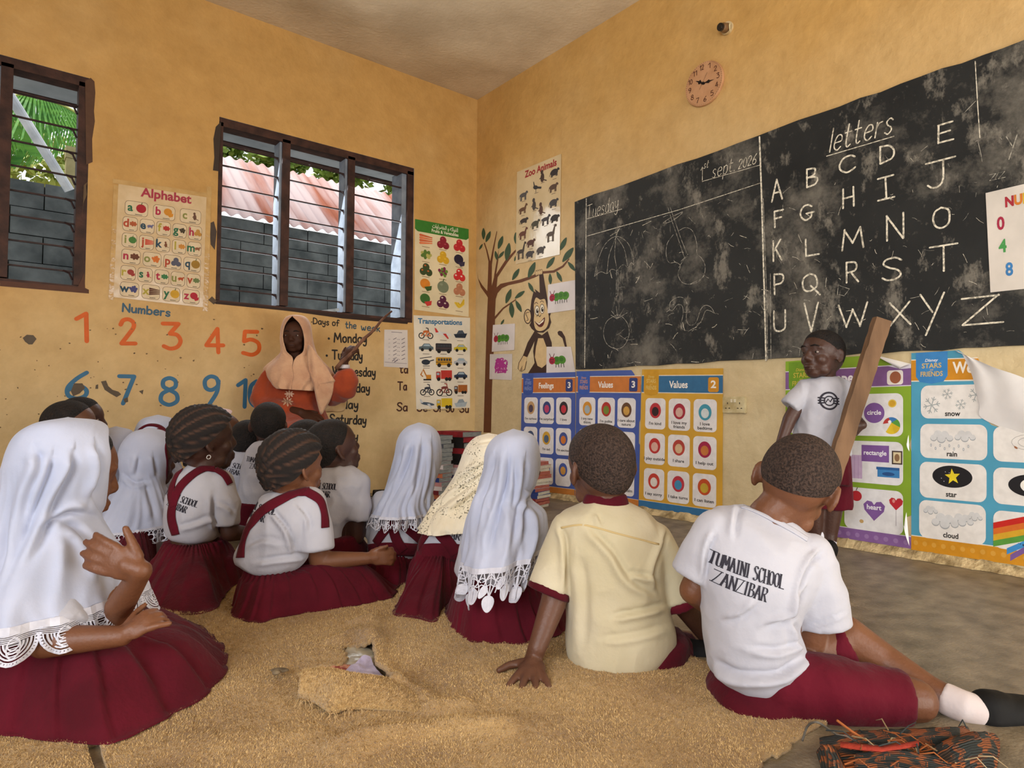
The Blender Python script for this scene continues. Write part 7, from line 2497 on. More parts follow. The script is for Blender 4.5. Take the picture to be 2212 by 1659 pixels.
g.scarf([(902, 914, 908, 914, .04, .004, 30), (878, 924, 932, 922, .04, .07, 50), (861, 946, 948, 942, .04, .098, 62), (853, 984, 953, 978, .04, .105, 58), (844, 1018, 950, 1016, .03, .10, 40), (832, 1052, 941, 1052, .015, .10, 8), (818, 1086, 936, 1084, .0, .115, 0), (811, 1108, 934, 1106, -.01, .13, 0)], 85, WHITE, seed=19, lace=lace_fringe, lace_len=.055, fold=.006, hemfold=.012, nf=10, cr=creases([([(889, 960), (876, 1007), (843, 1083)], .013, 7), ([(909, 956), (904, 1002), (891, 1083)], .013, 7), ([(932, 950), (934, 1007), (925, 1083)], .012, 7), ([(868, 975), (852, 1030), (828, 1083)], .010, 7)]))

PAT = mat('scarf_cream_print', 'e8e0cc', 0.9, 'd8ccb0', 5, 0.25, 70, sheen=0.2)
_nt = PAT.node_tree
_b = _nt.nodes['Principled BSDF']
_src = _b.inputs['Base Color'].links[0].from_socket
_v = _nt.nodes.new('ShaderNodeTexNoise')
_v.inputs['Scale'].default_value = 150
_v.inputs['Detail'].default_value = 1
_r = _nt.nodes.new('ShaderNodeValToRGB')
_r.color_ramp.elements[0].position, _r.color_ramp.elements[1].position = 0.60, 0.64
_r.color_ramp.elements[0].color, _r.color_ramp.elements[1].color = (0, 0, 0, 1), (1, 1, 1, 1)
_v2 = _nt.nodes.new('ShaderNodeTexNoise')
_v2.inputs['Scale'].default_value = 9
_r2 = _nt.nodes.new('ShaderNodeValToRGB')
_r2.color_ramp.elements[0].position, _r2.color_ramp.elements[1].position = 0.48, 0.52
_ml = _nt.nodes.new('ShaderNodeMath')
_ml.operation = 'MULTIPLY'
_tc = [n for n in _nt.nodes if n.type == 'TEX_COORD'][0]
for n_ in (_v, _v2):
    _nt.links.new(_tc.outputs['Object'], n_.inputs['Vector'])
_nt.links.new(_v.outputs['Fac'], _r.inputs[0])
_nt.links.new(_v2.outputs['Fac'], _r2.inputs[0])
_nt.links.new(_r.outputs[0], _ml.inputs[0])
_nt.links.new(_r2.outputs[0], _ml.inputs[1])
_mx = _nt.nodes.new('ShaderNodeMixRGB')
_mx.inputs[2].default_value = lin('77715f')
_nt.links.new(_ml.outputs[0], _mx.inputs[0])
_nt.links.new(_src, _mx.inputs[1])
_nt.links.new(_mx.outputs[0], _b.inputs['Base Color'])

g = Person('girl in a cream scarf with fine dark print, crossed straps, pleated skirt spread', 2.33, (960, 1280), SKIN)
g.head(1050, 1001, .05, yaw=12, pitch=-4)
g.neck(1015, 1070, .02)
g.limb([(1015, 1070, .02), (985, 1130, .0), (965, 1240, .0)], [.045, .072, .08])
g.body(.007)
sh = g.garment('shirt', [(990, 1075, 1040, 1075, .02, .04), (955, 1098, 1055, 1095, .01, .075), (928, 1128, 1042, 1125, .0, .09), (912, 1160, 1030, 1160, .0, .098), (906, 1196, 1020, 1196, .0, .10), (915, 1212, 1010, 1212, 0, .09)], TEE, disp=folds(43, .004, 20))
g.print_on(sh, [('TUMAINI SCHOOL', 0, 1), ('ZANZIBAR', .1, .75)], (908, 1124), (1028, 1150), hpx=14, lw=2.8)
g.strap(sh, [(1000, 1120, -.1), (955, 1135, -.14), (950, 1150, -.14), (968, 1170, -.14), (985, 1196, -.14)], .04)
g.strap(sh, [(906, 1180, -.1), (925, 1150, -.14), (945, 1132, -.14), (975, 1125, -.12)], .036)
g.strap(sh, [(902, 1196, -.1), (940, 1192, -.14), (985, 1193, -.14), (1025, 1198, -.1)], .06, name='waistband')
g.skirt([(858, 1310), (848, 1336), (890, 1342), (940, 1352), (955, 1325), (985, 1292), (1000, 1255), (975, 1236), (920, 1236), (888, 1264)], (962, 1196, .0), (.10, .10), zw=.15, pleats=20, bumps=[((905, 1240, .05), .12, .13)], amp=.014, pw=1.05, seed=23)
g.scarf([(1053, 937, 1059, 937, .05, .004, 30), (1026, 946, 1084, 944, .05, .07, 50), (1006, 968, 1100, 966, .05, .098, 60), (993, 1000, 1102, 996, .05, .105, 55), (978, 1035, 1100, 1030, .035, .10, 35), (955, 1068, 1094, 1062, .015, .10, 6), (930, 1100, 1086, 1092, .0, .115, 0), (912, 1132, 1078, 1118, -.02, .13, 0), (905, 1146, 1074, 1132, -.02, .135, 0)], 85, PAT, seed=29, fold=.005, hemfold=.012, nf=12, cr=creases([([(1050, 998), (1015, 1022), (981, 1044), (940, 1068)], .014, 7), ([(1050, 1015), (1008, 1048), (965, 1079), (925, 1108)], .014, 7), ([(1036, 1055), (1003, 1082), (960, 1112)], .014, 8), ([(1030, 960), (1060, 955), (1085, 952)], .006, 4)]))

# ------------------------------------------------------------------ standing boy with the plank
g = Person('boy standing by the posters in a white t-shirt with a chest emblem, holding a plank', 2.95, (1775, 1192), SKIN_D)
g.head(1779, 756, .0, yaw=-114, pitch=4, s=1.10)
g.neck(1784, 822, .0, r=.034)
g.limb([(1784, 822, .0), (1778, 900, .0), (1776, 985, .0)], [.045, .075, .075])
g.limb([(1784, 830, .0), (1742, 845, .0)], [.045, .036])
g.limb([(1784, 830, .0), (1828, 850, .0)], [.045, .036])
w = g.limb([(1742, 845, .0), (1706, 905, -.01), (1684, 965, -.02)], [.036, .030, .021])
g.hand(w[2], (-R_ * .35 - UP * .9), (-R_ * .8 + UP * .3), s=.8, curl=.3, thumb=-1)
w = g.limb([(1828, 850, .0), (1846, 905, .02), (1862, 918, -.07)], [.036, .029, .021])
g.hand(w[2], (-R_ * .95 - F_ * .35 - UP * .1), (-F_ * .8 + R_ * .45), s=.82, curl=.75, spread=.1, thumb=-1, tcurl=.5)
for sx, dd in ((-22, .01), (22, .0)):
    g.limb([(1776 + sx, 985, dd), (1778 + sx, 1080, dd), (1776 + sx * .7, 1150, dd + .01), (1780 + sx * .5, 1182, dd)], [.066, .048, .036, .028])
g.body(.0055)
g.hair(HAIRM, th=.003, front=(.078, .042), back=(-.078, -.068))
g.eyes()
g.brows()
sh = g.garment('shirt', [(1760, 815, 1808, 815, .0, .045), (1740, 824, 1830, 826, .0, .065), (1729, 842, 1838, 844, .0, .08), (1727, 872, 1826, 874, .0, .09), (1722, 910, 1824, 912, .0, .095), (1718, 945, 1830, 950, .0, .10), (1717, 972, 1832, 984, .0, .10)], TEE,
               [([(1742, 842, .0), (1722, 860, -.005), (1706, 878, -.008)], [.046, .044, .044]), ([(1826, 845, .0), (1836, 868, .0), (1840, 890, .005)], [.046, .044, .044])], voxel=.006, disp=folds(51, .0045, 18, (1, 1, .7), .001, 60))
# ringed emblem on the chest
tr = bvh_of(sh)
_r0 = ray(1791, 866)
a = tr.ray_cast(EYE + _r0 * 2.4, _r0.normalized(), 1.5)[0] or g.pt(1791, 866, -.08)
ik = Ink(lambda s, t, l: a + R_ * s + UP * t - F_ * .3, 0)
ik.line([(.036 * math.cos(t), .036 * math.sin(t)) for t in [2 * PI * z / 32 for z in range(32)]], .008, PRINT, closed=True)
ik.line([(.020 * math.cos(t), .020 * math.sin(t)) for t in [2 * PI * z / 24 for z in range(24)]], .005, PRINT, closed=True)
ik.line([(-.014, -.006), (-.004, .008), (.004, -.004), (.013, .010)], .004, PRINT)
for q in range(3):
    ik.line([(-.042, .014 - .012 * q), (-.018, .012 - .010 * q)], .006, PRINT)
    ik.line([(.042, .010 - .012 * q), (.018, .010 - .010 * q)], .006, PRINT)
vs, ok = [], []
for v in ik.v:
    h, n, _, _ = tr.ray_cast(v, F_, .8)
    ok.append(h is not None)
    vs.append(h + n * .0015 if h else v)
mesh('chest_emblem', vs, [f for f in ik.f if all(ok[i] for i in f)], PRINT, sh)
mb = MB()
mb.loft(g.rings([(1722, 968, 1830, 975, .0, .095), (1720, 1000, 1832, 1005, .0, .10), (1722, 1040, 1834, 1045, .0, .10)], n=26, steps=3))
mb.tube([g.pt(1756, 1010, .01), g.pt(1756, 1050, .01), g.pt(1754, 1094, .01)], [.066, .072, .076], 20)
mb.tube([g.pt(1804, 1010, .0), g.pt(1806, 1050, .0), g.pt(1808, 1098, .0)], [.064, .066, .066], 20)
mb.fuse('shorts', MAROON, g.root, .007, 4, disp=folds(14, .003, 20))
for sx, dd in ((-22, .01), (22, .0)):
    c = 1780 + sx * .5
    MB().tube([g.pt(1777 + sx * .6, 1142, dd + .01), g.pt(c, 1165, dd + .005), g.pt(c, 1186, dd)], [.033, .031, .033], 16).fuse('sock', mat('sock_ribbed', 'e8e6ee', 0.95, 'cfcbd6', 30), g.root, .005, 2)
    g.shoe(on_floor(c + 2, 1186, .04), on_floor(c - 6, 1200, .034), .034, .03)

# rough plank in his hand
M_PLANK = mat('plank_wood', '84664c', 0.85, '5a4432', 9, 0.5, 40, stretch=(1, 1, .25), detail=8)
a, b = P(1905, 690, 2.80), P(1792, 1048, 2.78)
t = (b - a).normalized()
xn = t.cross(F_).normalized()
yn = t.cross(xn)
rings = []
random.seed(6)
for i in range(25):
    p = a.lerp(b, i / 24)
    j = lambda: random.uniform(-.0018, .0018)
    rings.append([p + xn * (sx * .033 + j()) + yn * (sy * .019 + j()) for sx, sy in ((-1, -1), (-1, -.2), (-.3, -1.02), (.3, -1), (1, -1), (1, 1), (0, 1.02), (-1, 1))])
order = [1, 0, 2, 3, 4, 5, 6, 7]
rings = [[r[k] for k in order] for r in rings]
mb = MB().loft(rings)
tag(mb.build('plank', M_PLANK), 'rough wooden plank held upright by the standing boy', 'plank')

# ------------------------------------------------------------------ teacher
RUST = mat('dress_rust', 'a8451f', 0.85, '86341a', 5, 0.3, 60, sheen=.2)
SCARF = mat('scarf_sand', 'd2a885', 0.9, 'bd9071', 9, 0.35, 120, sheen=.3)
g = Person('teacher in a rust dress and sand coloured headscarf, pointing with a stick', 4.20, (630, 1090), mat('skin_teacher', '4c2e20', 0.6, '3c2318', 5, 0.1, 120, spec=0.2))
g.head(637, 721, -.03, yaw=176, pitch=0, s=1.02, ears=False)
g.neck(640, 800, .0, r=.045)
g.limb([(640, 800, .0), (632, 850, .0), (630, 930, .0)], [.06, .11, .12])
g.limb([(636, 815, .0), (590, 820, .0)], [.06, .055])
g.limb([(590, 820, .0), (572, 880, -.04), (650, 892, -.22)], [.05, .045, .030])
g.hand(g.pt(648, 892, -.22), (R_ * .9 - UP * .25 - F_ * .2), (UP * .8 - F_ * .5), s=1.15, curl=.35, thumb=-1)
g.limb([(640, 815, .0), (690, 822, .0)], [.06, .055])
w = g.limb([(690, 822, .0), (738, 845, -.05), (743, 780, -.10)], [.05, .045, .028])
hw = g.pt(744, 782, -.10)
g.hand(hw, (UP * .85 + R_ * .45 - F_ * .1), (-F_ * .75 - R_ * .5), s=1.15, curl=.95, spread=.05, thumb=-1, tcurl=.6)
for sx in (-1, 1):
    g.limb([(630 + sx * 22, 920, .0), (632 + sx * 34, 940, -.32), (630 + sx * 20, 1005, -.34)], [.10, .075, .05])
g.body(.0065)
g.eyes()
g.brows()
dr = g.garment('dress', [(615, 796, 665, 796, .0, .06), (588, 806, 694, 806, .0, .10), (574, 830, 700, 832, .0, .13), (570, 865, 690, 866, .0, .14), (562, 895, 700, 898, -.05, .20), (556, 925, 706, 925, -.14, .30), (556, 965, 706, 965, -.18, .34), (548, 1040, 714, 1040, -.2, .35), (540, 1085, 722, 1085, -.2, .36), (545, 1096, 716, 1096, -.2, .35)], RUST,
               [([(588, 820, .0), (570, 865, -.02), (580, 884, -.08), (630, 892, -.18)], [.075, .085, .08, .06]), ([(690, 826, .0), (722, 850, -.02), (742, 838, -.07), (746, 815, -.09), (744, 799, -.10)], [.07, .082, .088, .075, .042])], voxel=.011, disp=folds(61, .010, 10, (1, 1, .6)))
MB().tube([g.pt(743, 796, -.10), g.pt(743, 788, -.10)], [.037, .036], 20).build('bracelet', mat('bracelet_white', 'd8cfd0', 0.4), g.root, True)
tr = bvh_of(dr)
for (cx, cy, r) in ((621, 868, 13), (625, 851, 11)):
    ik = Ink(lambda s, t, l: P(cx + s, cy + t, 3.2), 0)
    for q in range(8):
        t = q * PI / 4
        ik.ell(r * .6 * math.cos(t), r * .45 * math.sin(t), r * .36, r * .14, mat('embroidery', 'd8b49a', 0.6, 'b08468', 80), 1, 10, t)
    ik.ell(0, 0, r * .2, r * .18, 'e8dcd0', 2)
    vs, ok = [], []
    for v in ik.v:
        h, n, _, _ = tr.ray_cast(v, (v - EYE).normalized(), 2.0)
        ok.append(h is not None)
        vs.append(h + n * .003 if h else v)
    mesh('embroidery', vs, [f for f in ik.f if all(ok[i] for i in f)], ik.mats, dr, False, None)
g.scarf([(640, 681, 646, 681, .0, .004, 25), (622, 688, 660, 686, .0, .10, 0), (612, 704, 669, 703, -.005, .112, 30), (608, 730, 673, 730, -.01, .110, 42), (609, 758, 680, 760, -.015, .112, 30), (598, 774, 690, 776, -.01, .12, 4), (574, 795, 708, 796, -.01, .15, 0), (574, 812, 716, 812, -.02, .165, 0), (590, 830, 700, 832, -.03, .17, 0), (606, 840, 690, 846, -.04, .175, 0)], -84, SCARF, seed=33, fold=.012, hemfold=.016, nf=7, th=.004)
# the loose end over her shoulder and the sheer end behind her arm
for nm, quad, m in (('scarf_end', [(668, 745, -.13), (718, 812, -.16), (724, 830, -.14), (710, 870, -.14), (694, 896, -.15), (684, 868, -.18), (676, 830, -.20), (664, 790, -.17)], SCARF), ('sheer_scarf_end', [(712, 842, .10), (752, 842, .12), (750, 868, .12), (742, 888, .12), (718, 890, .10), (697, 886, .06)], mat('scarf_sheer', 'd8bd90', 0.9, 'c8a878', 10))):
    o3 = [g.pt(*q) for q in quad]
    cen = sum(o3, Vector()) / len(o3)
    oc = crom([tuple(q) for q in o3], 8, True)
    vs, fs = [], []
    n = len(oc)
    R = 8
    for i in range(R + 1):
        for k, q in enumerate(oc):
            p = cen.lerp(Vector(q), i / R)
            vs.append(p - F_ * (.03 * (1 - (i / R) ** 2) + .012 * math.sin(p.dot(R_) * 70 + p.z * 12)))
    for i in range(R):
        for k in range(n):
            fs.append((i * n + k, i * n + (k + 1) % n, (i + 1) * n + (k + 1) % n, (i + 1) * n + k))
    o = mesh(nm, vs, fs, m, g.root, True)
    z = o.modifiers.new('thick', 'SOLIDIFY')
    z.thickness = .004
# pointing stick
sa, sb = g.pt(740, 782, -.15), g.pt(856, 660, .05)
ax = (sb - sa).normalized()
pts = [sa - ax * .06 + (sb - sa) * (i / 10) * 1.03 + Vector((0, 0, .006 * math.sin(i * 1.7))) for i in range(11)]
tag(MB().tube(pts, [.013, .013, .012, .012, .011, .0105, .010, .009, .008, .007, .006], 10).build('stick', mat('stick_wood', '7a5540', 0.8, '523426', 14, 0.4, 60), None, True), 'thin wooden pointing stick in the raised hand of the teacher', 'stick')

# ------------------------------------------------------------------ rug
random.seed(31)
q4 = lambda x, y: (460 + x / 3.687, 1200 + y / 3.687)
rug_px = [(1640, 1800), (1648, 1659), (1672, 1645), (1700, 1632), (1740, 1598), (1790, 1572), (1760, 1540), (1640, 1470), (1500, 1425), (1300, 1335), (1000, 1245), (700, 1190), (200, 1180), (-400, 1260), (-900, 1500), (-700, 1800)]
rug = [(p.x, p.y) for p in [on_floor(*q) for q in rug_px]]
hole = [(p.x, p.y) for p in [on_floor(*q4(*q)) for q in [(1065, 745), (1180, 768), (1250, 775), (1270, 850), (1275, 930), (1340, 990), (1440, 1090), (1360, 1110), (1200, 1110), (1050, 1110), (930, 1085), (760, 1090), (690, 1020), (860, 920), (1060, 900), (1080, 850), (1062, 780)]]]
slit = [(p.x, p.y) for p in [on_floor(*q) for q in [(196, 1618), (206, 1616), (224, 1659), (236, 1690), (210, 1690)]]]


def inside(x, y, poly):
    r = False
    j = len(poly) - 1
    for i in range(len(poly)):
        (xi, yi), (xj, yj) = poly[i], poly[j]
        if (yi > y) != (yj > y) and x < (xj - xi) * (y - yi) / (yj - yi) + xi:
            r = not r
        j = i
    return r


def seg_dist(x, y, pl):
    best = 9.0
    for (ax, ay), (bx, by) in zip(pl, pl[1:]):
        dx, dy = bx - ax, by - ay
        t = max(0, min(1, ((x - ax) * dx + (y - ay) * dy) / (dx * dx + dy * dy + 1e-12)))
        best = min(best, math.hypot(x - ax - t * dx, y - ay - t * dy))
    return best


fl = lambda pts: [(p.x, p.y) for p in [on_floor(*q4(*q)) for q in pts]]
ridges = [(fl([(1180, 560), (1255, 545), (1258, 640), (1285, 850), (1310, 940), (1450, 1080)]), .022, .030), (fl([(1000, 700), (1120, 640), (1230, 700)]), .014, .025),
          (fl([(1450, 1110), (1600, 1150), (1760, 1260), (1960, 1250)]), .020, .032), (fl([(1000, 1570), (1300, 1480), (1700, 1440), (1980, 1390), (2300, 1400)]), .018, .035), (fl([(1080, 1659), (1150, 1560), (1500, 1500)]), .010, .03),
          (fl([(700, 1480), (300, 1560), (-300, 1540)]), .008, .05)]
ST = .0095
xs = np.arange(-1.0, 2.05, ST)
ys = np.arange(.15, 3.1, ST)
idx = {}
vs, fs = [], []


def rug_z(x, y):
    z = .009 + .004 * noise.noise(Vector((x * 5, y * 5, 1))) + .0028 * noise.noise(Vector((x * 38, y * 38, 4))) + .0018 * noise.noise(Vector((x * 90, y * 90, 9)))
    for pl, h, w in ridges:
        d = seg_dist(x, y, pl)
        if d < 3 * w:
            z += h * math.exp(-(d / w) ** 2)
    return z


def in_rug(x, y):
    j = .006 * noise.noise(Vector((x * 60, y * 60, 0)))
    return inside(x + j, y + j, rug) and not inside(x + j, y - j, hole) and not inside(x, y, slit)


for i, x in enumerate(xs):
    for j, y in enumerate(ys):
        if in_rug(x, y):
            idx[i, j] = len(vs)
            vs.append((x, y, rug_z(x, y)))
for (i, j) in list(idx):
    a, b, c = idx.get((i + 1, j)), idx.get((i + 1, j + 1)), idx.get((i, j + 1))
    if a is not None and b is not None and c is not None:
        fs.append((idx[i, j], a, b, c))
M_RUG = mat('rug_plush', 'c9a468', 1.0, 'a5804a', 5, 0.0, sheen=.4, detail=8, spec=0.05)
nt = M_RUG.node_tree
bs = nt.nodes['Principled BSDF']
src = bs.inputs['Base Color'].links[0].from_socket
tcn = [n for n in nt.nodes if n.type == 'TEX_COORD'][0]


def _rn(sc_, lo_, hi_, det):
    n_ = nt.nodes.new('ShaderNodeTexNoise')
    n_.inputs['Scale'].default_value = sc_
    n_.inputs['Detail'].default_value = det
    nt.links.new(tcn.outputs['Object'], n_.inputs['Vector'])
    r_ = nt.nodes.new('ShaderNodeValToRGB')
    r_.color_ramp.elements[0].position, r_.color_ramp.elements[1].position = lo_, hi_
    nt.links.new(n_.outputs['Fac'], r_.inputs[0])
    return n_, r_


for sc_, lo_, hi_, col, amt, det in ((130, .58, .72, '6f5230', .75, 4), (1.6, .55, .72, 'a8742f', .55, 5), (42, .66, .74, '5a4326', .6, 6)):
    n_, r_ = _rn(sc_, lo_, hi_, det)
    m_ = nt.nodes.new('ShaderNodeMath')
    m_.operation = 'MULTIPLY'
    m_.inputs[1].default_value = amt
    nt.links.new(r_.outputs[0], m_.inputs[0])
    x_ = nt.nodes.new('ShaderNodeMixRGB')
    x_.inputs[2].default_value = lin(col)
    nt.links.new(m_.outputs[0], x_.inputs[0])
    nt.links.new(src, x_.inputs[1])
    src = x_.outputs[0]
nt.links.new(src, bs.inputs['Base Color'])
n_, r_ = _rn(420, .2, .8, 6)
bp = nt.nodes.new('ShaderNodeBump')
bp.inputs['Strength'].default_value = 1.0
bp.inputs['Distance'].default_value = .006
nt.links.new(n_.outputs['Fac'], bp.inputs['Height'])
nt.links.new(bp.outputs[0], bs.inputs['Normal'])
rg = mesh('rug', vs, fs, M_RUG, None, True)
so = rg.modifiers.new('thick', 'SOLIDIFY')
so.thickness = .011
def pile(name, faces, pts, count, ln, parent, seed):
    """Short pile: blades standing on a sheet."""
    r = np.random.default_rng(seed)
    A = np.array([tuple(p) for p in pts], float)
    Fq = np.array(faces)[r.integers(0, len(faces), count)]
    u, v = r.random((count, 1)), r.random((count, 1))
    base = (A[Fq[:, 0]] * (1 - u) + A[Fq[:, 1]] * u) * (1 - v) + (A[Fq[:, 3]] * (1 - u) + A[Fq[:, 2]] * u) * v
    t = r.random(count) * 6.283
    wv_ = np.stack([np.cos(t), np.sin(t), 0 * t], 1) * (.0006 + .0006 * r.random((count, 1)))
    gx = np.sin(base[:, :1] * 23 + base[:, 1:2] * 9) * .0014
    gy = np.cos(base[:, 1:2] * 19 - base[:, :1] * 12) * .0014
    tip = base + np.concatenate([gx + r.normal(0, .0013, (count, 1)), gy + r.normal(0, .0013, (count, 1)), ln * (.45 + .8 * r.random((count, 1)))], 1)
    V = np.stack([base - wv_, base + wv_, tip], 1).reshape(-1, 3)
    me = bpy.data.meshes.new(name)
    me.vertices.add(count * 3)
    me.vertices.foreach_set('co', V.astype(np.float32).ravel())
    me.loops.add(count * 3)
    me.loops.foreach_set('vertex_index', np.arange(count * 3, dtype=np.int32))
    me.polygons.add(count)
    me.polygons.foreach_set('loop_start', np.arange(0, count * 3, 3, dtype=np.int32))
    me.polygons.foreach_set('loop_total', np.full(count, 3, dtype=np.int32))
    me.update(calc_edges=True)
    me.validate()
    return tag(link(name, me, parent, M_PILE), kind='stuff')


M_PILE = mat('rug_pile', 'd0b17e', 1.0, 'a08256', 110, spec=.05, detail=6, lo=.34, hi=.62)
vis = [f for f in fs if -500 < to_px(Vector(vs[f[0]]))[0] < 2300 and to_px(Vector(vs[f[0]]))[1] < 1720]
pile('pile', vis, vs, 340000, .0040, rg, 3)
tag(rg, 'worn tan plush rug with a torn hole, under the seated children', 'rug')


def patch(name, grid, m, parent=None, th=.004):
    """Sheet over a grid of points."""
    n, k = len(grid), len(grid[0])
    o = mesh(name, [p for r in grid for p in r], [(i * k + j, i * k + j + 1, (i + 1) * k + j + 1, (i + 1) * k + j) for i in range(n - 1) for j in range(k - 1)], m, parent, True)
    z = o.modifiers.new('thick', 'SOLIDIFY')
    z.thickness = th
    return o


# the torn flap rolled up on the near side of the hole
back_e = crom(fl([(720, 1120), (930, 1065), (1150, 1085), (1330, 1090), (1470, 1110), (1640, 1180), (1760, 1270)]), 8)
front_e = crom(fl([(670, 1200), (810, 1250), (930, 1320), (1090, 1290), (1300, 1280), (1560, 1290), (1790, 1290)]), 8)
grid = []
for i, (a, b) in enumerate(zip(back_e, front_e)):
    f = i / (len(back_e) - 1)
    row = []
    for j in range(13):
        v = j / 12
        x, y = a[0] + (b[0] - a[0]) * v, a[1] + (b[1] - a[1]) * v
        h = .010 + (.054 * (1 - f * f)) * math.sin(PI * min(1, .18 + v * .80)) ** .8 + .004 * (1 - f) * (v > .9) + .003 * noise.noise(Vector((x * 40, y * 40, 2)))
        row.append(Vector((x, y, h)))
    grid.append(row)
tf = patch('torn_flap', grid, M_RUG, rg, .009)
gp = [p for r in grid for p in r]
pile('flap_pile', [(i * 13 + k, i * 13 + k + 1, (i + 1) * 13 + k + 1, (i + 1) * 13 + k) for i in range(len(grid) - 1) for k in range(12)], gp, 9000, .0038, tf, 5)
random.seed(77)
ed = [grid[i][-1] for i in range(0, 30)]
for k in range(26):
    p = random.choice(ed)
    d = (-F_ * random.uniform(.3, 1) + R_ * random.uniform(-.8, .6)).normalized()
    l = random.uniform(.012, .034)
    MB().tube([p, p + d * l * .5 + UP * .004, p + d * l - UP * .008], [.0009, .0008, .0004], 5).build('loose_thread', mat('rug_thread', 'c8a878', .9), rg)
# cloths seen through the hole
def scrap(name, pts, z, m, label, cat, amp=.004):
    o = crom(fl(pts), 5, True)
    cx, cy = sum(p[0] for p in o) / len(o), sum(p[1] for p in o) / len(o)
    vs, fs = [], []
    R = 12
    n = len(o)
    for i in range(R + 1):
        for p in o:
            t = i / R
            x, y = cx + (p[0] - cx) * t, cy + (p[1] - cy) * t
            vs.append((x, y, z + amp * abs(noise.noise(Vector((x * 28, y * 28, z * 99)))) * 2))
    for i in range(R):
        for k in range(n):
            fs.append((i * n + k, i * n + (k + 1) % n, (i + 1) * n + (k + 1) % n, (i + 1) * n + k))
    return tag(mesh(name, vs, fs, m, None, True), label, cat)


scrap('plastic_sheet', [(1070, 740), (1260, 760), (1275, 900), (1180, 960), (1060, 920)], .003, mat('clouded_plastic', 'b7b09c', .25, '9a927c', 14, .4, 20, spec=.7), 'clouded clear plastic showing at the far end of the rug hole', 'plastic sheet', .002)
scrap('cloth_scrap', [(640, 1010), (860, 900), (1100, 890), (1120, 1000), (980, 1110), (760, 1110)], .004, mat('cloth_red_print', '8c4038', .9, 'c08a70', 34, .2, 40, lo=.44, hi=.50), 'red and tan patterned cloth showing through the rug hole', 'cloth')
scrap('cloth_scrap', [(930, 1060), (1130, 900), (1250, 860), (1290, 930), (1370, 1010), (1420, 1110), (1200, 1130), (1000, 1120)], .009, mat('cloth_lilac', 'c4bcd6', .6, 'a39ab8', 26, .5, 40, spec=.4), 'crumpled pale lilac cloth showing through the rug hole', 'cloth', .008)
o3 = on_floor(*q4(530, 1000))
tag(MB().ell((o3.x, o3.y, .026), (.022, .012, .004), (R_, F_, UP)).ell((o3.x - .012, o3.y - .012, .027), (.010, .008, .005), (R_, F_, UP)).build('paper_scrap', mat('scrap_grey', '8a7a60', .9, '5c5040', 60), None, True), 'small crumpled grey scrap lying on the rug beside the hole', 'scrap')

# ------------------------------------------------------------------ frayed woven mat by the stretched leg
M_MAT = bpy.data.materials.new('mat_straw')
M_MAT.use_nodes = True
nt = M_MAT.node_tree
bs = nt.nodes['Principled BSDF']
bs.inputs['Roughness'].default_value = .75
at = nt.nodes.new('ShaderNodeAttribute')
at.attribute_name = 'band'
rp = nt.nodes.new('ShaderNodeValToRGB')
rp.color_ramp.interpolation = 'CONSTANT'
els = rp.color_ramp.elements
els[0].position, els[0].color = 0, lin('2f3a3a')
els[1].position, els[1].color = .34, lin('b8652f')
for pos, c in ((.56, '5a4636'), (.64, '2c3636'), (.80, 'a85a2c'), (.95, '4a3a2e')):
    e = els.new(pos)
    e.color = lin(c)
nt.links.new(at.outputs['Fac'], rp.inputs[0])
at2 = nt.nodes.new('ShaderNodeAttribute')
at2.attribute_name = 'fibre'
wv = nt.nodes.new('ShaderNodeMath')
wv.operation = 'SINE'
nt.links.new(at2.outputs['Fac'], wv.inputs[0])
rm = nt.nodes.new('ShaderNodeMapRange')
rm.inputs[1].default_value, rm.inputs[2].default_value, rm.inputs[3].default_value, rm.inputs[4].default_value = -1, 1, .45, 1.15
nt.links.new(wv.outputs[0], rm.inputs[0])
mx = nt.nodes.new('ShaderNodeMixRGB')
mx.blend_type = 'MULTIPLY'
mx.inputs[0].default_value = 1
nt.links.new(rp.outputs[0], mx.inputs[1])
nt.links.new(rm.outputs[0], mx.inputs[2])
nt.links.new(mx.outputs[0], bs.inputs['Base Color'])
bp = nt.nodes.new('ShaderNodeBump')
bp.inputs['Distance'].default_value = .004
nt.links.new(wv.outputs[0], bp.inputs['Height'])
nt.links.new(bp.outputs[0], bs.inputs['Normal'])


def straw(name, rows, parent, nb, seed, fib=150):
    """Woven strip through rows of points, banded along its length."""
    rr = [[Vector(q) for q in crom([tuple(p) for p in r], 10)] for r in rows]
    cols = len(rr[0])
    fine = []
    for j in range(cols):
        fine.append([Vector(q) for q in crom([tuple(r[j]) for r in rr], 8)])
    n, k = len(fine), len(fine[0])
    vs = [p + Vector((0, 0, .0025 * noise.noise(p * 60 + Vector((seed, 0, 0))))) for c in fine for p in c]
    o = mesh(name, vs, [(i * k + j, i * k + j + 1, (i + 1) * k + j + 1, (i + 1) * k + j) for i in range(n - 1) for j in range(k - 1)], M_MAT, parent, True)
    a = o.data.attributes.new('band', 'FLOAT', 'POINT')
    b = o.data.attributes.new('fibre', 'FLOAT', 'POINT')
    for i in range(n):
        for j in range(k):
            u, v = i / (n - 1), j / (k - 1)
            a.data[i * k + j].value = (u * nb + .25 * noise.noise(Vector((u * 6, v * 9, seed))) + (.33 if math.floor(v * 3) % 2 else 0)) % 1.0
            b.data[i * k + j].value = v * fib + 2.5 * noise.noise(Vector((u * 5, v * 3, seed)))
    z = o.modifiers.new('thick', 'SOLIDIFY')
    z.thickness = .004
    return o


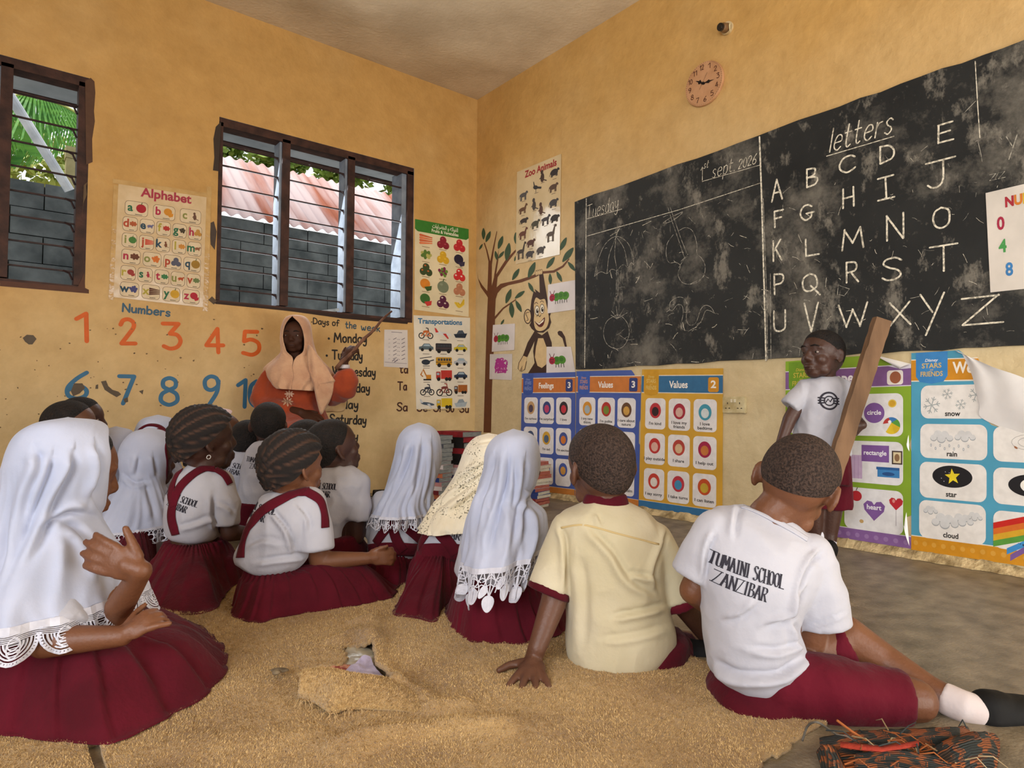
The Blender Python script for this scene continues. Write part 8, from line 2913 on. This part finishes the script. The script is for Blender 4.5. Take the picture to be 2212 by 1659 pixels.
fz = lambda x, y, z: on_floor(x, y, z)
mt = empty('woven_mat', on_floor(1950, 1640), 'frayed orange and dark green woven mat bunched up by the stretched leg', 'mat')
straw('woven_sheet', [[fz(1770, 1592, .022), fz(1860, 1578, .03), fz(1950, 1574, .026), fz(2040, 1570, .03), fz(2090, 1568, .012)], [fz(1772, 1615, .034), fz(1870, 1600, .05), fz(1960, 1592, .042), fz(2045, 1590, .05), fz(2100, 1590, .02)],
                       [fz(1785, 1640, .02), fz(1880, 1630, .028), fz(1970, 1622, .036), fz(2050, 1620, .03), fz(2105, 1620, .012)], [fz(1800, 1700, .012), fz(1890, 1690, .03), fz(1980, 1680, .02), fz(2060, 1680, .028), fz(2120, 1690, .008)]], mt, 2.6, 3)
straw('folded_end', [[fz(2010, 1615, .03), fz(2050, 1595, .055), fz(2110, 1580, .058), fz(2150, 1585, .035)], [fz(2020, 1635, .05), fz(2060, 1612, .078), fz(2120, 1595, .078), fz(2160, 1602, .04)], [fz(2040, 1668, .03), fz(2080, 1645, .055), fz(2130, 1630, .05), fz(2158, 1640, .02)], [fz(2040, 1690, .006), fz(2085, 1680, .01), fz(2130, 1670, .01), fz(2150, 1670, .006)]], mt, 1.6, 5, 110)
straw('rolled_edge', [[fz(1768, 1625, .03), fz(1778, 1660, .03), fz(1790, 1720, .02)], [fz(1780, 1612, .052), fz(1795, 1655, .05), fz(1805, 1720, .04)], [fz(1800, 1618, .04), fz(1815, 1660, .04), fz(1825, 1720, .03)], [fz(1815, 1640, .012), fz(1830, 1680, .012), fz(1840, 1720, .01)]], mt, 1.3, 8, 60)
straw('flat_band', [[fz(1850, 1625, .052), fz(1950, 1620, .06), fz(2050, 1640, .05), fz(2110, 1660, .03)], [fz(1845, 1645, .05), fz(1945, 1640, .056), fz(2045, 1662, .046), fz(2105, 1680, .026)], [fz(1850, 1668, .03), fz(1945, 1665, .036), fz(2045, 1690, .03), fz(2100, 1700, .01)]], mt, 3.2, 11, 70)
gr = []
for x, y0, z0 in ((1815, 1606, .058), (1860, 1612, .062), (1905, 1616, .060), (1950, 1610, .064), (1985, 1604, .060)):
    gr.append([fz(x, y0 - 5, z0), fz(x, y0, z0 + .003), fz(x, y0 + 7, z0)])
patch('red_strip', gr, mat('cloth_red', 'b0402c', .9, '8c2c20', 30, .4, 60), mt, .003)
random.seed(15)
SW = [mat('straw_orange', 'a8602f', .8, '7c4424', 20), mat('straw_grey', '7c7468', .8, '54504a', 20), mat('straw_dark', '3a4040', .8, '262a2a', 20), mat('straw_pale', 'b09a78', .8, '8a7654', 20)]
for k in range(40):
    x, y = random.uniform(1770, 2100), random.uniform(1572, 1655)
    p = fz(x, y, random.uniform(.035, .065))
    a = random.gauss(0.2, .9)
    d = R_ * math.cos(a) + F_ * math.sin(a)
    l = random.uniform(.02, .07)
    MB().tube([p, p + d * l * .5 + UP * random.uniform(0, .012), p + d * l - UP * random.uniform(-.004, .012)], [.0014, .0013, .0007], 5).build('loose_straw', random.choice(SW), mt)
MB().tube(crom([tuple(q) for q in (fz(1733, 1600, .022), fz(1745, 1568, .055), fz(1765, 1560, .075), fz(1790, 1575, .05), fz(1805, 1585, .035))], 6), .0022, 6).build('loose_straw', SW[1], mt, True)
MB().tube([fz(1808, 1556, .085), fz(1840, 1580, .065), fz(1872, 1600, .055)], [.0024, .0026, .002], 6).build('loose_straw', SW[0], mt, True)

# ------------------------------------------------------------------ wall clock, lamp holder, socket
o, X, Y, N, k = wall_frame('right', 1524.7, 182.8)
r = 47 * k
ck = empty('wall_clock', o, 'round tan wall clock without glass, above the blackboard', 'clock')
n = 64
a0 = math.radians(5)
rings = [[o + X * (rr * math.cos(2 * PI * i / n)) + Y * (rr * math.sin(2 * PI * i / n)) + N * d for i in range(n)] for rr, d in ((r * .98, .0005), (r, .006), (r, .018), (r * .985, .022))]
MB().loft(rings).build('clock_face', mat('clock_wood', 'c99a72', .6, 'b4845c', 8, .15, 40), ck)
cmap = plane_map(o, X, Y, N, .0225)
for i in range(1, 13):
    t = PI / 2 - i * PI / 6 + a0
    ik = Ink(cmap, .0003)
    s = str(i)
    w = sum(GLYPH_W(c) for c in s) * .5 + .08 * (len(s) - 1)
    ik.hand(s, r * .76 * math.cos(t) - r * .10 * len(s) * .62, r * .76 * math.sin(t) - r * .10, r * .22, r * .030, '4a2218', 1, width=r * (.10 if s in '1' else .13 if len(s) == 1 else .20), gap=.2)
    ik.build('clock_numeral', ck)
ik = Ink(cmap, .0003)
for i in range(60):
    t = i * PI / 30 + a0
    ik.line([(r * .93 * math.cos(t), r * .93 * math.sin(t)), (r * .965 * math.cos(t), r * .965 * math.sin(t))], r * .018, '6a4030', 1, caps=False)
ik.build('minute_ring', ck)


def hand_(nm, t, L, w, h):
    ik = Ink(plane_map(o, X, Y, N, .024), .0004)
    c, s = math.cos(t), math.sin(t)
    R2 = lambda a, b: (a * c - b * s, a * s + b * c)
    ik.poly([R2(-L * .18, w * .5), R2(L * .25, w * .45), R2(L * .5, w * 1.5), R2(L * .62, w * .5), R2(L, 0), R2(L * .62, -w * .5), R2(L * .5, -w * 1.5), R2(L * .25, -w * .45), R2(-L * .18, -w * .5)], '1c1210', h)
    ik.build(nm, ck)


hand_('hour_hand', math.radians(147), r * .50, r * .07, 2)
hand_('minute_hand', math.radians(-4), r * .58, r * .055, 5)
ik = Ink(plane_map(o, X, Y, N, .024), .0004)
ik.line([(-r * .2, -r * .22), (r * .22, r * .42)], r * .012, '3a2018', 8)
ik.build('second_hand', ck)
MB().tube([o + N * .022, o + N * .030], r * .06, 16).build('hand_pivot', ink('1c1210'), ck)

o, X, Y, N, k = wall_frame('right', 1572, 62)
lh = empty('lamp_holder', o, 'empty bulb holder with bare wires high on the wall above the clock', 'lamp holder')
MB().tube([o, o + N * .012], 14 * k, 24).build('holder_base', mat('holder_cream', 'd8c49a', .4, 'b89a68', 20), lh)
ax = (N + X * -.05 - Y * .25).normalized()
MB().tube([o + N * .01, o + N * .012 + ax * .03, o + N * .012 + ax * .052], [10 * k, 9.5 * k, 8 * k], 20).build('holder_body', mat('holder_brown', '8a6a48', .5, '6a4c30', 20), lh, True)
MB().tube([o + N * .012 + ax * .05, o + N * .012 + ax * .060], [8.4 * k, 8.2 * k], 20).tube([o + N * .012 + ax * .0605, o + N * .012 + ax * .062], [5 * k, 4.5 * k], 16).build('bulb_socket', mat('socket_black', '1f1a18', .35, '120f0e', 20, spec=.6), lh)
for s in (-1, 1):
    MB().tube(crom([tuple(q) for q in (o + N * .008 + X * 8 * k + Y * 8 * k, o + N * .03 + X * (12 + s) * k, o + N * .012 + X * 8 * k - Y * 11 * k)], 6), .0022, 6).build('wire', mat('wire_pale', 'e6d8a8', .5), lh, True)

tl, br = on_right(1564, 857), on_right(1614, 893)
o = (tl + br) / 2
N = Vector((-1, 0, 0))
sk = empty('wall_socket', o, 'grimy cream double wall socket beside the yellow poster', 'socket')
wd, ht = abs(tl.y - br.y), abs(tl.z - br.z)
bm = bmesh.new()
bmesh.ops.create_cube(bm, size=1)
bmesh.ops.scale(bm, vec=(.018, wd, ht), verts=bm.verts)
bmesh.ops.bevel(bm, geom=bm.edges[:], offset=.004, segments=2, affect='EDGES')
bmesh.ops.translate(bm, vec=o + N * .009, verts=bm.verts)
me = bpy.data.meshes.new('face_plate')
bm.to_mesh(me)
bm.free()
link('face_plate', me, sk, mat('socket_plastic', 'd8cba2', .45, 'b09c6c', 14, .1, 40))
for sgn in (-1, 1):
    c = o + N * .019 + Vector((0, -sgn * wd * .26, 0))
    for dy, dz, w_, h_ in ((0, ht * .10, .004, .010), (-.011, -ht * .2, .009, .004), (.011, -ht * .2, .009, .004)):
        MB().box(c + Vector((0, dy, dz)), .0012, w_, h_).build('pin_slot', ink('2a2218'), sk)
    MB().box(o + N * .021 + Vector((0, -sgn * wd * .07, ht * .25)), .006, .011, .018).build('rocker_switch', mat('switch_cream', 'e6dcc0', .4), sk)

# ------------------------------------------------------------------ books by the corner
random.seed(12)


def book(p, yaw, w, d, t, cover, pages, label, group, soft=False):
    """A closed book lying flat, spine toward its local -y side."""
    a = math.radians(yaw)
    X = R_ * math.cos(a) + F_ * math.sin(a)
    Y = UP.cross(X)
    root = empty('book' if not soft else 'exercise_book', p, label, 'book', group)
    c = p + UP * t / 2
    ct = .0025 if not soft else .0009
    mb = MB()
    mb.box(c + UP * (t / 2 - ct / 2), w, d, ct, (X, Y, UP)).box(c - UP * (t / 2 - ct / 2), w, d, ct, (X, Y, UP)).box(c - Y * (d / 2 - ct / 2), w, ct, t - 2 * ct, (X, Y, UP))
    mb.build('cover', cover, root)
    mb = MB()
    n = 8
    rings = []
    for i in range(n + 1):
        z = -t / 2 + ct + (t - 2 * ct) * i / n
        o_ = random.uniform(-.0012, .0012) if soft else 0
        rings.append([c + UP * z + X * sx * (w / 2 - .003) + Y * (sy * (d / 2 - .004) + o_) for sx, sy in ((-1, -1), (1, -1), (1, 1), (-1, 1))])
    mb.loft(rings)
    mb.build('pages', pages, root)
    return root


PG = mat('book_pages', 'cfc8b4', .9, 'b0a890', 40, .4, 120, stretch=(1, 1, 12))
PG3 = mat('book_pages_red', 'b06a58', .9, '8c4a40', 40, .4, 120, stretch=(1, 1, 12))
PG2 = mat('book_pages_grey', '8d8f8a', .9, '6a6c68', 30, .4, 120, stretch=(1, 1, 12))
BK, RD = mat('cover_black', '1c1819', .6, '120f10', 20), mat('cover_red', '8c1f26', .6, '6a161c', 20)
CV = [mat('cover_maroon', '7a2a30', .7), mat('cover_blue', '2f3f7a', .7), mat('cover_white', 'cfc6c4', .7), mat('cover_orange', 'b86a48', .7), mat('cover_pink', 'c08a88', .7), mat('cover_slate', '4c5058', .7)]
bp_ = lambda px, d, z: P(px, 877, d) * 1.0 + UP * (z - P(px, 877, d).z)
z = 0.0
B0 = bp_(985, 4.72, 0)
lbl = ['lowest', 'second', 'third', 'fourth', 'fifth', 'sixth', 'seventh', 'eighth', 'ninth', 'tenth', 'eleventh', 'twelfth', 'thirteenth', 'fourteenth', 'fifteenth', 'sixteenth']
for i in range(11):
    t = random.uniform(.018, .026)
    book(Vector((B0.x, B0.y, z)) + R_ * random.uniform(-.012, .012) + F_ * random.uniform(-.01, .01), -39 + random.uniform(-7, 7), .25, .19, t, CV[i % 6] if i % 3 else CV[2], PG3 if i % 3 == 1 else PG, '%s thin school book of the mixed pile under the black ledgers' % lbl[i], 'mixed school books under the ledgers', True)
    z += t
for i in range(6):
    t = (.477 - z) / (6 - i)
    book(Vector((B0.x, B0.y, z)) + R_ * (.02 + random.uniform(-.006, .006)), -39 + random.uniform(-3, 3), .265, .20, t, RD if i in (2, 5) else BK, PG2 if i % 2 else RD, '%s ledger, %s, %s of the dark stack in the corner' % (lbl[i], 'red' if i in (2, 5) else 'black', 'top' if i == 5 else 'part'), 'ledgers in the corner stack')
    z += t
B1 = bp_(945, 4.52, 0)
z = 0
for i in range(16):
    t = .0285
    book(Vector((B1.x, B1.y, z)) + R_ * random.uniform(-.01, .012) + F_ * random.uniform(-.008, .008), -34 + random.uniform(-9, 9), .17, .13, t, CV[5] if i > 9 else CV[(i * 2 + 1) % 5], PG2, '%s exercise book from the floor in the pile before the ledgers' % lbl[i], 'exercise books before the ledgers', True)
    z += t
B2 = bp_(1146, 4.35, 0)
z = 0
for i in range(14):
    t = .0212
    book(Vector((B2.x, B2.y, z)) + R_ * random.uniform(-.014, .014) + F_ * random.uniform(-.01, .01), -38 + random.uniform(-8, 8), .22, .16, t, CV[(i * 5 + i // 3) % 5], PG3 if i % 4 in (1, 2) else PG, '%s exercise book from the floor in the pile before the blue feelings poster' % lbl[i], 'exercise books before the feelings poster', True)
    z += t
# sandals left against the window wall
M_SAN = mat('sandal_black', '1d1b1a', .6, '121110', 20)
for i, (px, d, yw) in enumerate(((812, 4.60, 20), (838, 4.66, -60))):
    p = bp_(px, d, 0)
    a = math.radians(yw)
    X = R_ * math.cos(a) + F_ * math.sin(a)
    Y = UP.cross(X)
    r_ = empty('sandal', p, ['black sandal on the floor by the window wall, nearer the boy with the bare forearm', 'black sandal on the floor by the window wall, nearer the fringed scarf'][i], 'sandal')
    pts = [(-.10, -.025), (-.10, .025), (-.03, .026), (.04, .036), (.09, .030), (.105, 0), (.09, -.028), (.04, -.034), (-.03, -.024)]
    o_ = [p + X * u + Y * v for u, v in crom(pts, 4, True)]
    MB().loft([[q + UP * .002 for q in o_], [q + UP * .022 for q in o_]]).build('sole', M_SAN, r_)
    for u0, u1 in ((.03, .075), (-.01, .03)):
        vs = []
        for k in range(9):
            t = PI * k / 8
            for u in (u0, u1):
                vs.append(p + X * u + Y * (.036 * math.cos(t)) + UP * (.02 + .045 * math.sin(t)))
        q = mesh('strap', vs, [(2 * k, 2 * k + 1, 2 * k + 3, 2 * k + 2) for k in range(8)], M_SAN, r_, True)
        z_ = q.modifiers.new('thick', 'SOLIDIFY')
        z_.thickness = .004

# pale slat left on the window sill
mb = MB().bar(on_back(694, 677) + Vector((0, .03, .012)), on_back(738, 676) + Vector((0, .05, .030)), .012, .022)
tag(mb.build('slat', mat('pale_slat', 'b9c4cc', .6, '98a4ae', 20)), 'short pale slat lying on the sill of the three bay window', 'slat')
